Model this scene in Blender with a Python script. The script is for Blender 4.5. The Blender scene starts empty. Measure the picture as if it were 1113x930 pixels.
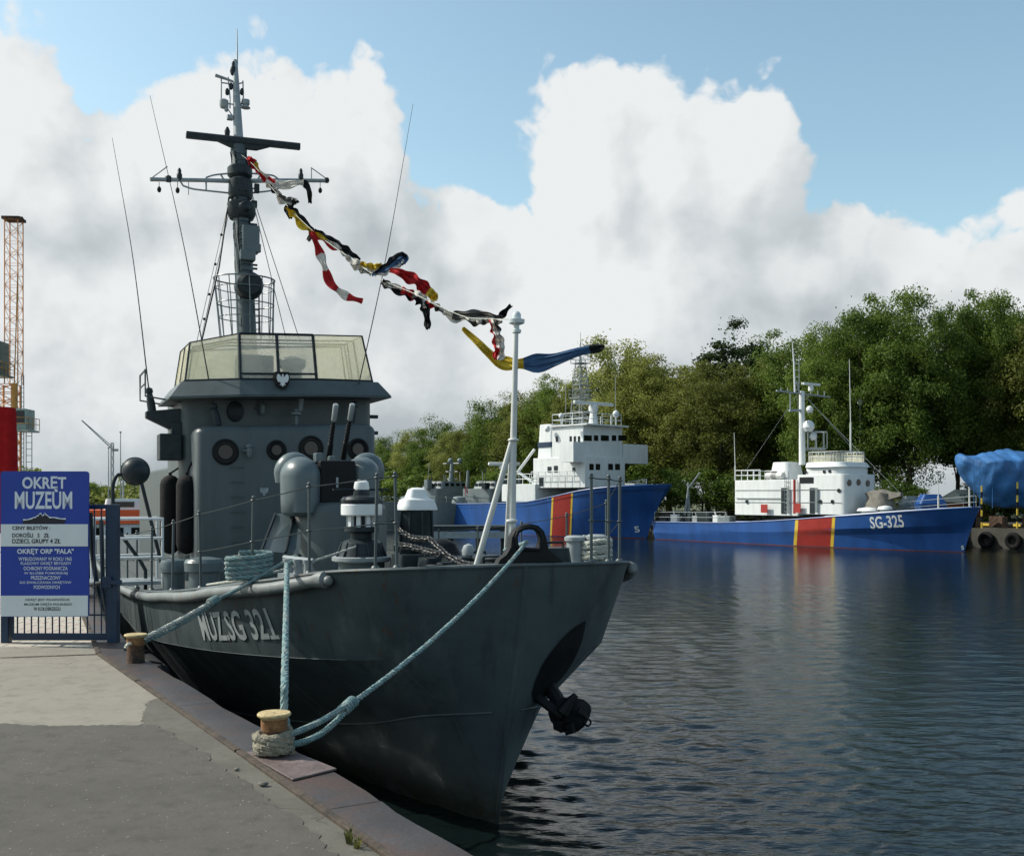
import bpy, bmesh, math, random
import numpy as np
from mathutils import Vector, Matrix, Euler
from mathutils.bvhtree import BVHTree

random.seed(7)
RNG = np.random.default_rng(7)
SC = bpy.context.scene
COL = SC.collection
PI = math.pi

# ------------------------------------------------------------------ camera numbers
FPX, CX, HY = 1141.0, 556.5, 538.0      # focal length in px, centre column, horizon row of the photograph
CAMZ, QZ = 3.6, 1.98                    # eye and quay height above the water


def P(px, py, Y):
    return Vector(((px - CX) / FPX * Y, Y, CAMZ - (py - HY) / FPX * Y))


# ------------------------------------------------------------------ mesh helpers
class MB:
    def __init__(self):
        self.v, self.f, self.m = [], [], []

    def add(self, vs, fs, m=0):
        o = len(self.v)
        self.v += [tuple(v) for v in vs]
        for f in fs:
            self.f.append(tuple(i + o for i in f))
            self.m.append(m)
        return self

    def box(self, c, s, rz=0, m=0, rot=None):
        R = rot if rot is not None else Matrix.Rotation(rz, 3, 'Z')
        c = Vector(c)
        vs = [c + R @ Vector((x * s[0] / 2, y * s[1] / 2, z * s[2] / 2)) for x in (-1, 1) for y in (-1, 1) for z in (-1, 1)]
        return self.add(vs, [(0, 1, 3, 2), (4, 6, 7, 5), (0, 4, 5, 1), (2, 3, 7, 6), (0, 2, 6, 4), (1, 5, 7, 3)], m)

    def loft(self, rings, m=0, cap=True, closed=True):
        n = len(rings[0])
        vs = [v for r in rings for v in r]
        fs = []
        for i in range(len(rings) - 1):
            for j in range(n if closed else n - 1):
                k = (j + 1) % n
                fs.append((i * n + j, i * n + k, (i + 1) * n + k, (i + 1) * n + j))
        if cap:
            fs.append(tuple(range(n)))
            fs.append(tuple((len(rings) - 1) * n + j for j in range(n)))
        return self.add(vs, fs, m)

    def prism(self, poly0, z0, z1, poly1=None, m=0):
        poly1 = poly1 or poly0
        return self.loft([[(p[0], p[1], z0) for p in poly0], [(p[0], p[1], z1) for p in poly1]], m)

    def tube(self, pts, r, n=8, m=0, cap=True):
        pts = [Vector(p) for p in pts]
        if not hasattr(r, '__len__'):
            r = [r] * len(pts)
        rings, a = [], None
        for i, p in enumerate(pts):
            t = pts[min(i + 1, len(pts) - 1)] - pts[max(i - 1, 0)]
            t = t.normalized() if t.length > 1e-9 else Vector((0, 0, 1))
            if a is None:
                a = t.cross(Vector((0, 0, 1)) if abs(t.z) < 0.9 else Vector((1, 0, 0)))
            a = (a - t * a.dot(t)).normalized()
            b = t.cross(a)
            rings.append([p + r[i] * (a * math.cos(2 * PI * k / n) + b * math.sin(2 * PI * k / n)) for k in range(n)])
        return self.loft(rings, m, cap)

    def lathe(self, prof, c=(0, 0, 0), n=24, m=0, R=None, sx=1, sy=1):
        c = Vector(c)
        R = R or Matrix.Identity(3)
        rings = []
        for r, z in prof:
            r = max(r, 1e-4)
            rings.append([c + R @ Vector((r * sx * math.cos(2 * PI * k / n), r * sy * math.sin(2 * PI * k / n), z)) for k in range(n)])
        return self.loft(rings, m, True)

    def ball(self, c, r, n=16, m=0, sz=1.0):
        prof = [(r * math.sin(PI * i / (n // 2 + 2)), -r * sz * math.cos(PI * i / (n // 2 + 2))) for i in range(n // 2 + 3)]
        return self.lathe(prof, c, n, m)

    def ring(self, c, R_, r, axis='Z', n=24, k=8, m=0, rot=None):
        c = Vector(c)
        M = rot if rot is not None else {'Z': Matrix.Identity(3), 'X': Matrix.Rotation(PI / 2, 3, 'Y'), 'Y': Matrix.Rotation(PI / 2, 3, 'X')}[axis]
        vs, fs = [], []
        for i in range(n):
            A = 2 * PI * i / n
            for j in range(k):
                B = 2 * PI * j / k
                vs.append(c + M @ Vector(((R_ + r * math.cos(B)) * math.cos(A), (R_ + r * math.cos(B)) * math.sin(A), r * math.sin(B))))
        for i in range(n):
            for j in range(k):
                fs.append((i * k + j, ((i + 1) % n) * k + j, ((i + 1) % n) * k + (j + 1) % k, i * k + (j + 1) % k))
        return self.add(vs, fs, m)

    def disc(self, c, r, nrm, th=0.02, n=24, m=0):
        c = Vector(c)
        q = Vector(nrm).to_track_quat('Z', 'Y').to_matrix()
        return self.lathe([(r * 0.98, 0), (r, th * 0.3), (r, th * 0.7), (r * 0.96, th)], c, n, m, q)

    def build(self, name, mats, parent=None, smooth=True, angle=35, bevel=0.0, recalc=True):
        me = bpy.data.meshes.new(name)
        me.from_pydata(self.v, [], self.f)
        if not isinstance(mats, (list, tuple)):
            mats = [mats]
        for mm in mats:
            me.materials.append(mm)
        me.polygons.foreach_set('material_index', self.m)
        if recalc:
            bm = bmesh.new()
            bm.from_mesh(me)
            bmesh.ops.recalc_face_normals(bm, faces=bm.faces)
            bm.to_mesh(me)
            bm.free()
        if smooth:
            me.polygons.foreach_set('use_smooth', [True] * len(me.polygons))
            me.set_sharp_from_angle(angle=math.radians(angle))
        me.update()
        o = bpy.data.objects.new(name, me)
        COL.objects.link(o)
        if parent:
            o.parent = parent
        if bevel:
            b = o.modifiers.new('bevel', 'BEVEL')
            b.width = bevel
            b.segments = 2
            b.limit_method = 'ANGLE'
            b.angle_limit = math.radians(40)
            b.harden_normals = False
        return o


def tag(o, label, cat, group=None):
    o['label'] = label
    o['category'] = cat
    if group:
        o['group'] = group
    return o


def empty(name, loc, label, cat, rz=0, group=None):
    o = bpy.data.objects.new(name, None)
    COL.objects.link(o)
    o.location = loc
    o.rotation_euler = (0, 0, rz)
    o.empty_display_size = 0.2
    return tag(o, label, cat, group)


def struct(o, kind='structure'):
    o['kind'] = kind
    return o


def copy_tree(src, parent=None):
    c = src.copy()
    COL.objects.link(c)
    if parent:
        c.parent = parent
    for ch in [o for o in list(src.children)]:
        copy_tree(ch, c)
    return c


def text_geo(body, bold=0.0):
    cu = bpy.data.curves.new('lettering_curve', 'FONT')
    cu.body = body
    cu.size = 1.0
    cu.offset = bold
    cu.resolution_u = 3
    cu.fill_mode = 'FRONT'
    ob = bpy.data.objects.new('lettering_curve', cu)
    COL.objects.link(ob)
    dg = bpy.context.evaluated_depsgraph_get()
    dg.update()
    me = ob.evaluated_get(dg).to_mesh()
    vs = [tuple(v.co) for v in me.vertices]
    fs = [tuple(p.vertices) for p in me.polygons]
    ob.evaluated_get(dg).to_mesh_clear()
    bpy.data.objects.remove(ob)
    bpy.data.curves.remove(cu)
    xs = [v[0] for v in vs]
    ys = [v[1] for v in vs]
    x0, x1, y0, y1 = min(xs), max(xs), min(ys), max(ys)
    return [((x - x0) / (x1 - x0), (y - y0) / (y1 - y0)) for x, y, _ in vs], fs   # normalised to a unit box


def pchip(xs, ys):
    xs, ys = np.array(xs, float), np.array(ys, float)
    h = np.diff(xs)
    d = np.diff(ys) / h
    m = np.zeros_like(xs)
    for i in range(1, len(xs) - 1):
        if d[i - 1] * d[i] > 0:
            w1, w2 = 2 * h[i] + h[i - 1], h[i] + 2 * h[i - 1]
            m[i] = (w1 + w2) / (w1 / d[i - 1] + w2 / d[i])
    m[0], m[-1] = d[0], d[-1]

    def f(x):
        x = min(max(float(x), xs[0]), xs[-1])
        i = min(max(int(np.searchsorted(xs, x) - 1), 0), len(h) - 1)
        t = (x - xs[i]) / h[i]
        return float((2 * t**3 - 3 * t**2 + 1) * ys[i] + (t**3 - 2 * t**2 + t) * h[i] * m[i] + (-2 * t**3 + 3 * t**2) * ys[i + 1] + (t**3 - t**2) * h[i] * m[i + 1])
    return f


# ------------------------------------------------------------------ materials
def nodes_of(m):
    m.use_nodes = True
    nt = m.node_tree
    return nt, nt.nodes, nt.links, nt.nodes.get('Principled BSDF')


def paint(name, col, rough=0.5, metal=0.0, var=0.25, scale=3.0, bump=0.15, bscale=20.0, second=None, amt2=0.5, scale2=1.2, streak=False, spec=None):
    if spec is None:
        spec = 0.2 if max(col) < 0.04 else 0.4
    """painted or weathered surface: colour mottling, optional stain colour in patches, fine bump"""
    m = bpy.data.materials.new(name)
    nt, N, L, b = nodes_of(m)
    tc = N.new('ShaderNodeTexCoord')
    mp = N.new('ShaderNodeMapping')
    L.new(tc.outputs['Object'], mp.inputs['Vector'])
    if streak:
        mp.inputs['Scale'].default_value = (1, 1, 0.18)
    n1 = N.new('ShaderNodeTexNoise')
    n1.inputs['Scale'].default_value = scale
    n1.inputs['Detail'].default_value = 6
    n1.inputs['Roughness'].default_value = 0.65
    L.new(mp.outputs[0], n1.inputs['Vector'])
    r1 = N.new('ShaderNodeMapRange')
    r1.inputs['From Min'].default_value = 0.3
    r1.inputs['From Max'].default_value = 0.7
    r1.inputs['To Min'].default_value = 1 - var
    r1.inputs['To Max'].default_value = 1 + var
    L.new(n1.outputs['Fac'], r1.inputs['Value'])
    mul = N.new('ShaderNodeMix')
    mul.data_type = 'RGBA'
    mul.blend_type = 'MULTIPLY'
    mul.inputs['Factor'].default_value = 1
    mul.inputs['A'].default_value = (*col, 1)
    L.new(r1.outputs[0], mul.inputs['B'])
    out = mul.outputs['Result']
    if second:
        n2 = N.new('ShaderNodeTexNoise')
        n2.inputs['Scale'].default_value = scale2
        n2.inputs['Detail'].default_value = 8
        n2.inputs['Roughness'].default_value = 0.7
        L.new(mp.outputs[0], n2.inputs['Vector'])
        r2 = N.new('ShaderNodeMapRange')
        r2.inputs['From Min'].default_value = 1 - amt2 - 0.05
        r2.inputs['From Max'].default_value = 1 - amt2 + 0.1
        L.new(n2.outputs['Fac'], r2.inputs['Value'])
        mx = N.new('ShaderNodeMix')
        mx.data_type = 'RGBA'
        L.new(r2.outputs[0], mx.inputs['Factor'])
        L.new(out, mx.inputs['A'])
        mx.inputs['B'].default_value = (*second, 1)
        out = mx.outputs['Result']
    L.new(out, b.inputs['Base Color'])
    b.inputs['Roughness'].default_value = rough
    b.inputs['Metallic'].default_value = metal
    b.inputs['Specular IOR Level'].default_value = spec
    if bump:
        n3 = N.new('ShaderNodeTexNoise')
        n3.inputs['Scale'].default_value = bscale
        n3.inputs['Detail'].default_value = 5
        L.new(tc.outputs['Object'], n3.inputs['Vector'])
        bp = N.new('ShaderNodeBump')
        bp.inputs['Strength'].default_value = bump
        bp.inputs['Distance'].default_value = 0.02
        L.new(n3.outputs['Fac'], bp.inputs['Height'])
        L.new(bp.outputs[0], b.inputs['Normal'])
    return m


def cloth(name, col, trans=0.35):
    m = bpy.data.materials.new(name)
    nt, N, L, b = nodes_of(m)
    tc = N.new('ShaderNodeTexCoord')
    n1 = N.new('ShaderNodeTexNoise')
    n1.inputs['Scale'].default_value = 6
    L.new(tc.outputs['Object'], n1.inputs['Vector'])
    r1 = N.new('ShaderNodeMapRange')
    r1.inputs['To Min'].default_value = 0.75
    r1.inputs['To Max'].default_value = 1.2
    L.new(n1.outputs['Fac'], r1.inputs['Value'])
    mul = N.new('ShaderNodeMix')
    mul.data_type = 'RGBA'
    mul.blend_type = 'MULTIPLY'
    mul.inputs['Factor'].default_value = 1
    mul.inputs['A'].default_value = (*col, 1)
    L.new(r1.outputs[0], mul.inputs['B'])
    L.new(mul.outputs['Result'], b.inputs['Base Color'])
    b.inputs['Roughness'].default_value = 0.9
    b.inputs['Specular IOR Level'].default_value = 0.08
    tr = N.new('ShaderNodeBsdfTranslucent')
    L.new(mul.outputs['Result'], tr.inputs['Color'])
    mx = N.new('ShaderNodeMixShader')
    mx.inputs[0].default_value = trans
    L.new(b.outputs[0], mx.inputs[1])
    L.new(tr.outputs[0], mx.inputs[2])
    L.new(mx.outputs[0], N['Material Output'].inputs['Surface'])
    return m


def leaf_mat(name, c0, c1):
    m = bpy.data.materials.new(name)
    nt, N, L, b = nodes_of(m)
    tc = N.new('ShaderNodeTexCoord')
    oi = N.new('ShaderNodeObjectInfo')
    n1 = N.new('ShaderNodeTexNoise')
    n1.inputs['Scale'].default_value = 0.4
    n1.inputs['Detail'].default_value = 3
    L.new(tc.outputs['Object'], n1.inputs['Vector'])
    n2 = N.new('ShaderNodeTexWhiteNoise')
    sc = N.new('ShaderNodeVectorMath')
    sc.operation = 'SNAP'
    sc.inputs[1].default_value = (0.3, 0.3, 0.3)
    L.new(tc.outputs['Object'], sc.inputs[0])
    L.new(sc.outputs[0], n2.inputs['Vector'])
    ad = N.new('ShaderNodeMath')
    ad.operation = 'MULTIPLY_ADD'
    L.new(n2.outputs['Value'], ad.inputs[0])
    ad.inputs[1].default_value = 0.2
    L.new(n1.outputs['Fac'], ad.inputs[2])
    ad2 = N.new('ShaderNodeMath')
    ad2.operation = 'MULTIPLY_ADD'
    L.new(oi.outputs['Random'], ad2.inputs[0])
    ad2.inputs[1].default_value = 0.42
    L.new(ad.outputs[0], ad2.inputs[2])
    r1 = N.new('ShaderNodeMapRange')
    r1.inputs['From Min'].default_value = 0.45
    r1.inputs['From Max'].default_value = 1.15
    L.new(ad2.outputs[0], r1.inputs['Value'])
    mx = N.new('ShaderNodeMix')
    mx.data_type = 'RGBA'
    mx.inputs['A'].default_value = (*c0, 1)
    mx.inputs['B'].default_value = (*c1, 1)
    L.new(r1.outputs[0], mx.inputs['Factor'])
    L.new(mx.outputs['Result'], b.inputs['Base Color'])
    b.inputs['Roughness'].default_value = 0.6
    b.inputs['Specular IOR Level'].default_value = 0.3
    tr = N.new('ShaderNodeBsdfTranslucent')
    L.new(mx.outputs['Result'], tr.inputs['Color'])
    ms = N.new('ShaderNodeMixShader')
    ms.inputs[0].default_value = 0.5
    L.new(b.outputs[0], ms.inputs[1])
    L.new(tr.outputs[0], ms.inputs[2])
    L.new(ms.outputs[0], N['Material Output'].inputs['Surface'])
    return m


M = {}
M['hull_gray'] = paint('hull_gray_paint', (0.076, 0.100, 0.108), 0.45, 0, 0.34, 1.1, 0.35, 1.3, second=(0.062, 0.07, 0.068), amt2=0.36, scale2=1.6, streak=True)
def hull_paint():
    m = bpy.data.materials.new('weathered_hull_paint')
    nt, N, L, b = nodes_of(m)
    tc = N.new('ShaderNodeTexCoord')
    sp = N.new('ShaderNodeSeparateXYZ')
    L.new(tc.outputs['Object'], sp.inputs[0])

    def noise(scale, d, r, sc=(1, 1, 1)):
        mp = N.new('ShaderNodeMapping')
        mp.inputs['Scale'].default_value = sc
        L.new(tc.outputs['Object'], mp.inputs['Vector'])
        n = N.new('ShaderNodeTexNoise')
        n.inputs['Scale'].default_value = scale
        n.inputs['Detail'].default_value = d
        n.inputs['Roughness'].default_value = r
        L.new(mp.outputs[0], n.inputs['Vector'])
        return n.outputs['Fac']

    def rng(v, a, c, lo=0.0, hi=1.0):
        r = N.new('ShaderNodeMapRange')
        for k, x in zip(('From Min', 'From Max', 'To Min', 'To Max'), (a, c, lo, hi)):
            r.inputs[k].default_value = x
        L.new(v, r.inputs['Value'])
        return r.outputs[0]

    def mix(a, col, fac):
        x = N.new('ShaderNodeMix')
        x.data_type = 'RGBA'
        L.new(fac, x.inputs['Factor'])
        if isinstance(a, tuple):
            x.inputs['A'].default_value = (*a, 1)
        else:
            L.new(a, x.inputs['A'])
        x.inputs['B'].default_value = (*col, 1)
        return x.outputs['Result']

    def mul(a, c):
        x = N.new('ShaderNodeMath')
        x.operation = 'MULTIPLY'
        L.new(a, x.inputs[0])
        L.new(c, x.inputs[1])
        return x.outputs[0]
    c = mix((0.070, 0.091, 0.096), (0.044, 0.059, 0.063), rng(noise(0.9, 6, 0.6), 0.4, 0.65))
    c = mix(c, (0.115, 0.13, 0.13), rng(noise(1.5, 6, 0.7, (1, 1, 0.35)), 0.54, 0.70, 0, 0.85))           # repainted, chalky areas
    c = mix(c, (0.028, 0.034, 0.035), rng(noise(5, 5, 0.7, (1, 1, 0.08)), 0.54, 0.74, 0, 0.75))             # run-off streaks
    rust = mul(rng(noise(7, 7, 0.75, (1, 1, 0.25)), 0.57, 0.66), rng(noise(0.8, 3, 0.5), 0.46, 0.58))
    c = mix(c, (0.085, 0.047, 0.027), rust)
    c = mix(c, (0.028, 0.032, 0.022), mul(rng(sp.outputs[2], 0.55, 0.12), rng(noise(2.5, 6, 0.7), 0.3, 0.55)))  # slime at the waterline
    L.new(c, b.inputs['Base Color'])
    L.new(rng(noise(2, 4, 0.6), 0.3, 0.7, 0.42, 0.62), b.inputs['Roughness'])
    b.inputs['Specular IOR Level'].default_value = 0.3
    # plate seams every 1.6 m and dished plating between frames
    wv = N.new('ShaderNodeTexWave')
    wv.wave_type = 'BANDS'
    wv.bands_direction = 'X'
    wv.inputs['Scale'].default_value = 0.62
    wv.inputs['Distortion'].default_value = 0.5
    L.new(tc.outputs['Object'], wv.inputs['Vector'])
    b1 = N.new('ShaderNodeBump')
    b1.inputs['Strength'].default_value = 0.5
    b1.inputs['Distance'].default_value = 0.025
    L.new(noise(1.5, 3, 0.5), b1.inputs['Height'])
    b2 = N.new('ShaderNodeBump')
    b2.inputs['Strength'].default_value = 0.25
    b2.inputs['Distance'].default_value = 0.02
    L.new(wv.outputs['Fac'], b2.inputs['Height'])
    L.new(b1.outputs[0], b2.inputs['Normal'])
    b3 = N.new('ShaderNodeBump')
    b3.inputs['Strength'].default_value = 0.2
    b3.inputs['Distance'].default_value = 0.004
    L.new(noise(40, 4, 0.6), b3.inputs['Height'])
    L.new(b2.outputs[0], b3.inputs['Normal'])
    L.new(b3.outputs[0], b.inputs['Normal'])
    return m


M['hull_gray'] = hull_paint()
M['ship_gray'] = paint('ship_gray_paint', (0.058, 0.076, 0.080), 0.45, 0, 0.2, 2.0, 0.12, 6, second=(0.045, 0.05, 0.05), amt2=0.3, scale2=2.4, streak=True)
M['gun_gray'] = paint('gun_gray_paint', (0.085, 0.113, 0.122), 0.35, 0, 0.12, 3, 0.05, 10)
M['light_gray'] = paint('light_gray_paint', (0.24, 0.27, 0.28), 0.5, 0, 0.2, 4, 0.1, 12, second=(0.2, 0.19, 0.17), amt2=0.33)
M['deck_gray'] = paint('deck_paint', (0.06, 0.07, 0.07), 0.7, 0, 0.25, 2, 0.2, 30)
M['pipe_gray'] = paint('strake_paint', (0.14, 0.155, 0.155), 0.5, 0, 0.25, 5, 0.4, 7, second=(0.16, 0.13, 0.11), amt2=0.37, scale2=4)
M['black'] = paint('black_paint', (0.008, 0.009, 0.010), 0.6, 0, 0.3, 5, 0.1, 15)
M['dark'] = paint('dark_steel', (0.022, 0.03, 0.034), 0.45, 0.2, 0.3, 5, 0.1, 15)
M['rubber'] = paint('black_rubber', (0.009, 0.009, 0.010), 0.85, 0, 0.3, 8, 0.3, 15)
M['chain'] = paint('chain_steel', (0.028, 0.03, 0.032), 0.4, 0.15, 0.4, 8, 0.2, 30)
M['white'] = paint('white_paint', (0.60, 0.62, 0.62), 0.5, 0, 0.10, 3, 0.05, 12, second=(0.44, 0.41, 0.36), amt2=0.33, scale2=3, streak=True)
M['offwhite'] = paint('pole_paint', (0.5, 0.51, 0.49), 0.45, 0, 0.1, 3, 0.05, 12)
M['letter'] = paint('letter_paint', (0.30, 0.33, 0.33), 0.6, 0, 0.2, 9, 0.0, second=(0.2, 0.22, 0.22), amt2=0.36, scale2=12)
M['rope'] = paint('turquoise_rope', (0.15, 0.24, 0.245), 0.9, 0, 0.35, 14, 0.8, 60, second=(0.27, 0.30, 0.28), amt2=0.47, scale2=9)
M['pale_rope'] = paint('pale_rope', (0.42, 0.43, 0.38), 0.9, 0, 0.3, 16, 0.8, 60)
M['old_rope'] = paint('old_hemp_rope', (0.23, 0.21, 0.16), 0.95, 0, 0.4, 16, 0.9, 60, second=(0.1, 0.1, 0.06), amt2=0.4, scale2=9)
M['rust'] = paint('rusty_iron', (0.09, 0.05, 0.03), 0.85, 0.2, 0.5, 12, 0.6, 40, second=(0.02, 0.018, 0.016), amt2=0.5, scale2=9)
M['yellow'] = paint('worn_yellow_paint', (0.42, 0.33, 0.17), 0.75, 0, 0.25, 10, 0.4, 40, second=(0.16, 0.075, 0.03), amt2=0.42, scale2=18)
M['neck'] = paint('rusty_neck', (0.16, 0.075, 0.03), 0.85, 0.1, 0.5, 14, 0.5, 40, second=(0.34, 0.22, 0.09), amt2=0.42, scale2=16)
M['canvas'] = paint('cream_plastic', (0.62, 0.56, 0.38), 0.6, 0, 0.08, 2, 0.1, 8)
M['navy'] = paint('navy_paint', (0.009, 0.028, 0.062), 0.4, 0, 0.2, 5, 0.08, 15)
M['sign_blue'] = paint('sign_blue', (0.012, 0.042, 0.29), 0.35, 0, 0.1, 2, 0)
M['sign_white'] = paint('sign_white', (0.60, 0.64, 0.64), 0.4, 0, 0.06, 2, 0, second=(0.36, 0.36, 0.34), amt2=0.28, scale2=3)
M['sign_letter'] = paint('sign_letter_white', (0.60, 0.64, 0.70), 0.4, 0, 0.05, 2, 0)
M['sign_black'] = paint('sign_letter_black', (0.03, 0.03, 0.035), 0.5, 0, 0.1, 2, 0)
M['blue_hull'] = paint('blue_hull_paint', (0.016, 0.072, 0.25), 0.4, 0, 0.25, 0.8, 0.1, 2, second=(0.018, 0.05, 0.165), amt2=0.36, scale2=0.9, streak=True)
M['red'] = paint('red_paint', (0.30, 0.028, 0.022), 0.4, 0, 0.15, 2, 0)
M['yel_line'] = paint('yellow_line_paint', (0.62, 0.42, 0.05), 0.4, 0, 0.1, 2, 0)
M['boot'] = paint('red_bottom_paint', (0.16, 0.045, 0.03), 0.6, 0, 0.3, 2, 0.1)
M['orange'] = paint('orange_canvas', (0.70, 0.10, 0.02), 0.6, 0, 0.1, 2, 0.1)
M['crane_yellow'] = paint('crane_yellow_paint', (0.40, 0.20, 0.045), 0.6, 0, 0.3, 2, 0.1, 15, second=(0.2, 0.09, 0.03), amt2=0.42, scale2=2)
M['tower_orange'] = paint('tower_orange_paint', (0.55, 0.26, 0.11), 0.6, 0, 0.3, 2, 0.1, 15)
M['tarp'] = paint('blue_tarpaulin', (0.028, 0.115, 0.29), 0.55, 0, 0.35, 1.5, 1.0, 3.5)
M['navy_gray'] = paint('navy_gray_paint', (0.15, 0.18, 0.185), 0.5, 0, 0.15, 1, 0)
M['glass_dark'] = paint('dark_window', (0.006, 0.008, 0.009), 0.12, 0, 0.1, 2, 0, spec=0.5)
M['gray_tarp'] = paint('gray_gun_cover', (0.15, 0.14, 0.12), 0.85, 0, 0.3, 3, 0.6, 3)
M['bark'] = paint('bark', (0.05, 0.038, 0.025), 0.95, 0, 0.3, 2, 0.6, 8)
M['brick'] = paint('brick_wall', (0.22, 0.08, 0.05), 0.9, 0, 0.2, 6, 0.2, 20)
M['roof_pale'] = paint('pale_roof', (0.5, 0.5, 0.46), 0.7, 0, 0.1, 2, 0)
M['wood'] = paint('weathered_timber', (0.062, 0.047, 0.035), 0.9, 0, 0.35, 9, 0.6, 24, second=(0.025, 0.02, 0.016), amt2=0.45, scale2=6)
M['stone'] = paint('pebble_stone', (0.13, 0.12, 0.10), 0.9, 0, 0.3, 14, 0.5, 30)
M['lamp_glass'] = paint('lamp_glass', (0.5, 0.55, 0.55), 0.15, 0, 0.1, 4, 0)
M['red_cloth'] = cloth('red_tarpaulin', (0.36, 0.018, 0.02), 0.25)
M['weed'] = leaf_mat('weed_leaf', (0.04, 0.06, 0.015), (0.14, 0.13, 0.04))
M['flag_red'] = cloth('flag_red', (0.45, 0.035, 0.04))
M['flag_white'] = cloth('flag_white', (0.66, 0.64, 0.60))
M['flag_yellow'] = cloth('flag_yellow', (0.62, 0.47, 0.06))
M['flag_blue'] = cloth('flag_blue', (0.09, 0.17, 0.30))
M['flag_black'] = cloth('flag_black', (0.03, 0.032, 0.035))
M['flag_gray'] = cloth('flag_gray', (0.16, 0.15, 0.14))
M['leaf_green'] = leaf_mat('leaf_green', (0.042, 0.085, 0.011), (0.15, 0.215, 0.035))
M['leaf_light'] = leaf_mat('leaf_light', (0.085, 0.12, 0.02), (0.29, 0.31, 0.08))
M['leaf_olive'] = leaf_mat('leaf_olive', (0.08, 0.095, 0.017), (0.22, 0.24, 0.05))
M['leaf_dark'] = leaf_mat('leaf_dark', (0.018, 0.036, 0.012), (0.06, 0.09, 0.025))


def glass_sheet(name, col, mixf):
    """thin clear or milky sheet: partly see-through, slightly glossy"""
    m = bpy.data.materials.new(name)
    nt, N, L, b = nodes_of(m)
    b.inputs['Base Color'].default_value = (*col, 1)
    b.inputs['Roughness'].default_value = 0.25
    tr = N.new('ShaderNodeBsdfTransparent')
    tl = N.new('ShaderNodeBsdfTranslucent')
    tl.inputs['Color'].default_value = (*col, 1)
    m1 = N.new('ShaderNodeMixShader')
    m1.inputs[0].default_value = 0.5
    L.new(b.outputs[0], m1.inputs[1])
    L.new(tl.outputs[0], m1.inputs[2])
    m2 = N.new('ShaderNodeMixShader')
    m2.inputs[0].default_value = mixf
    tc = N.new('ShaderNodeTexCoord')
    n1 = N.new('ShaderNodeTexNoise')
    n1.inputs['Scale'].default_value = 1.6
    n1.inputs['Detail'].default_value = 4
    L.new(tc.outputs['Object'], n1.inputs['Vector'])
    r1 = N.new('ShaderNodeMapRange')
    r1.inputs['From Min'].default_value = 0.3
    r1.inputs['From Max'].default_value = 0.7
    r1.inputs['To Min'].default_value = max(0, mixf - 0.1)
    r1.inputs['To Max'].default_value = min(1, mixf + 0.1)
    L.new(n1.outputs['Fac'], r1.inputs['Value'])
    L.new(r1.outputs[0], m2.inputs[0])
    L.new(m1.outputs[0], m2.inputs[1])
    L.new(tr.outputs[0], m2.inputs[2])
    L.new(m2.outputs[0], N['Material Output'].inputs['Surface'])
    return m


M['screen_cream'] = glass_sheet('cream_screen', (0.86, 0.82, 0.62), 0.52)
M['screen_clear'] = glass_sheet('clear_screen', (0.60, 0.61, 0.55), 0.60)


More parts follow.
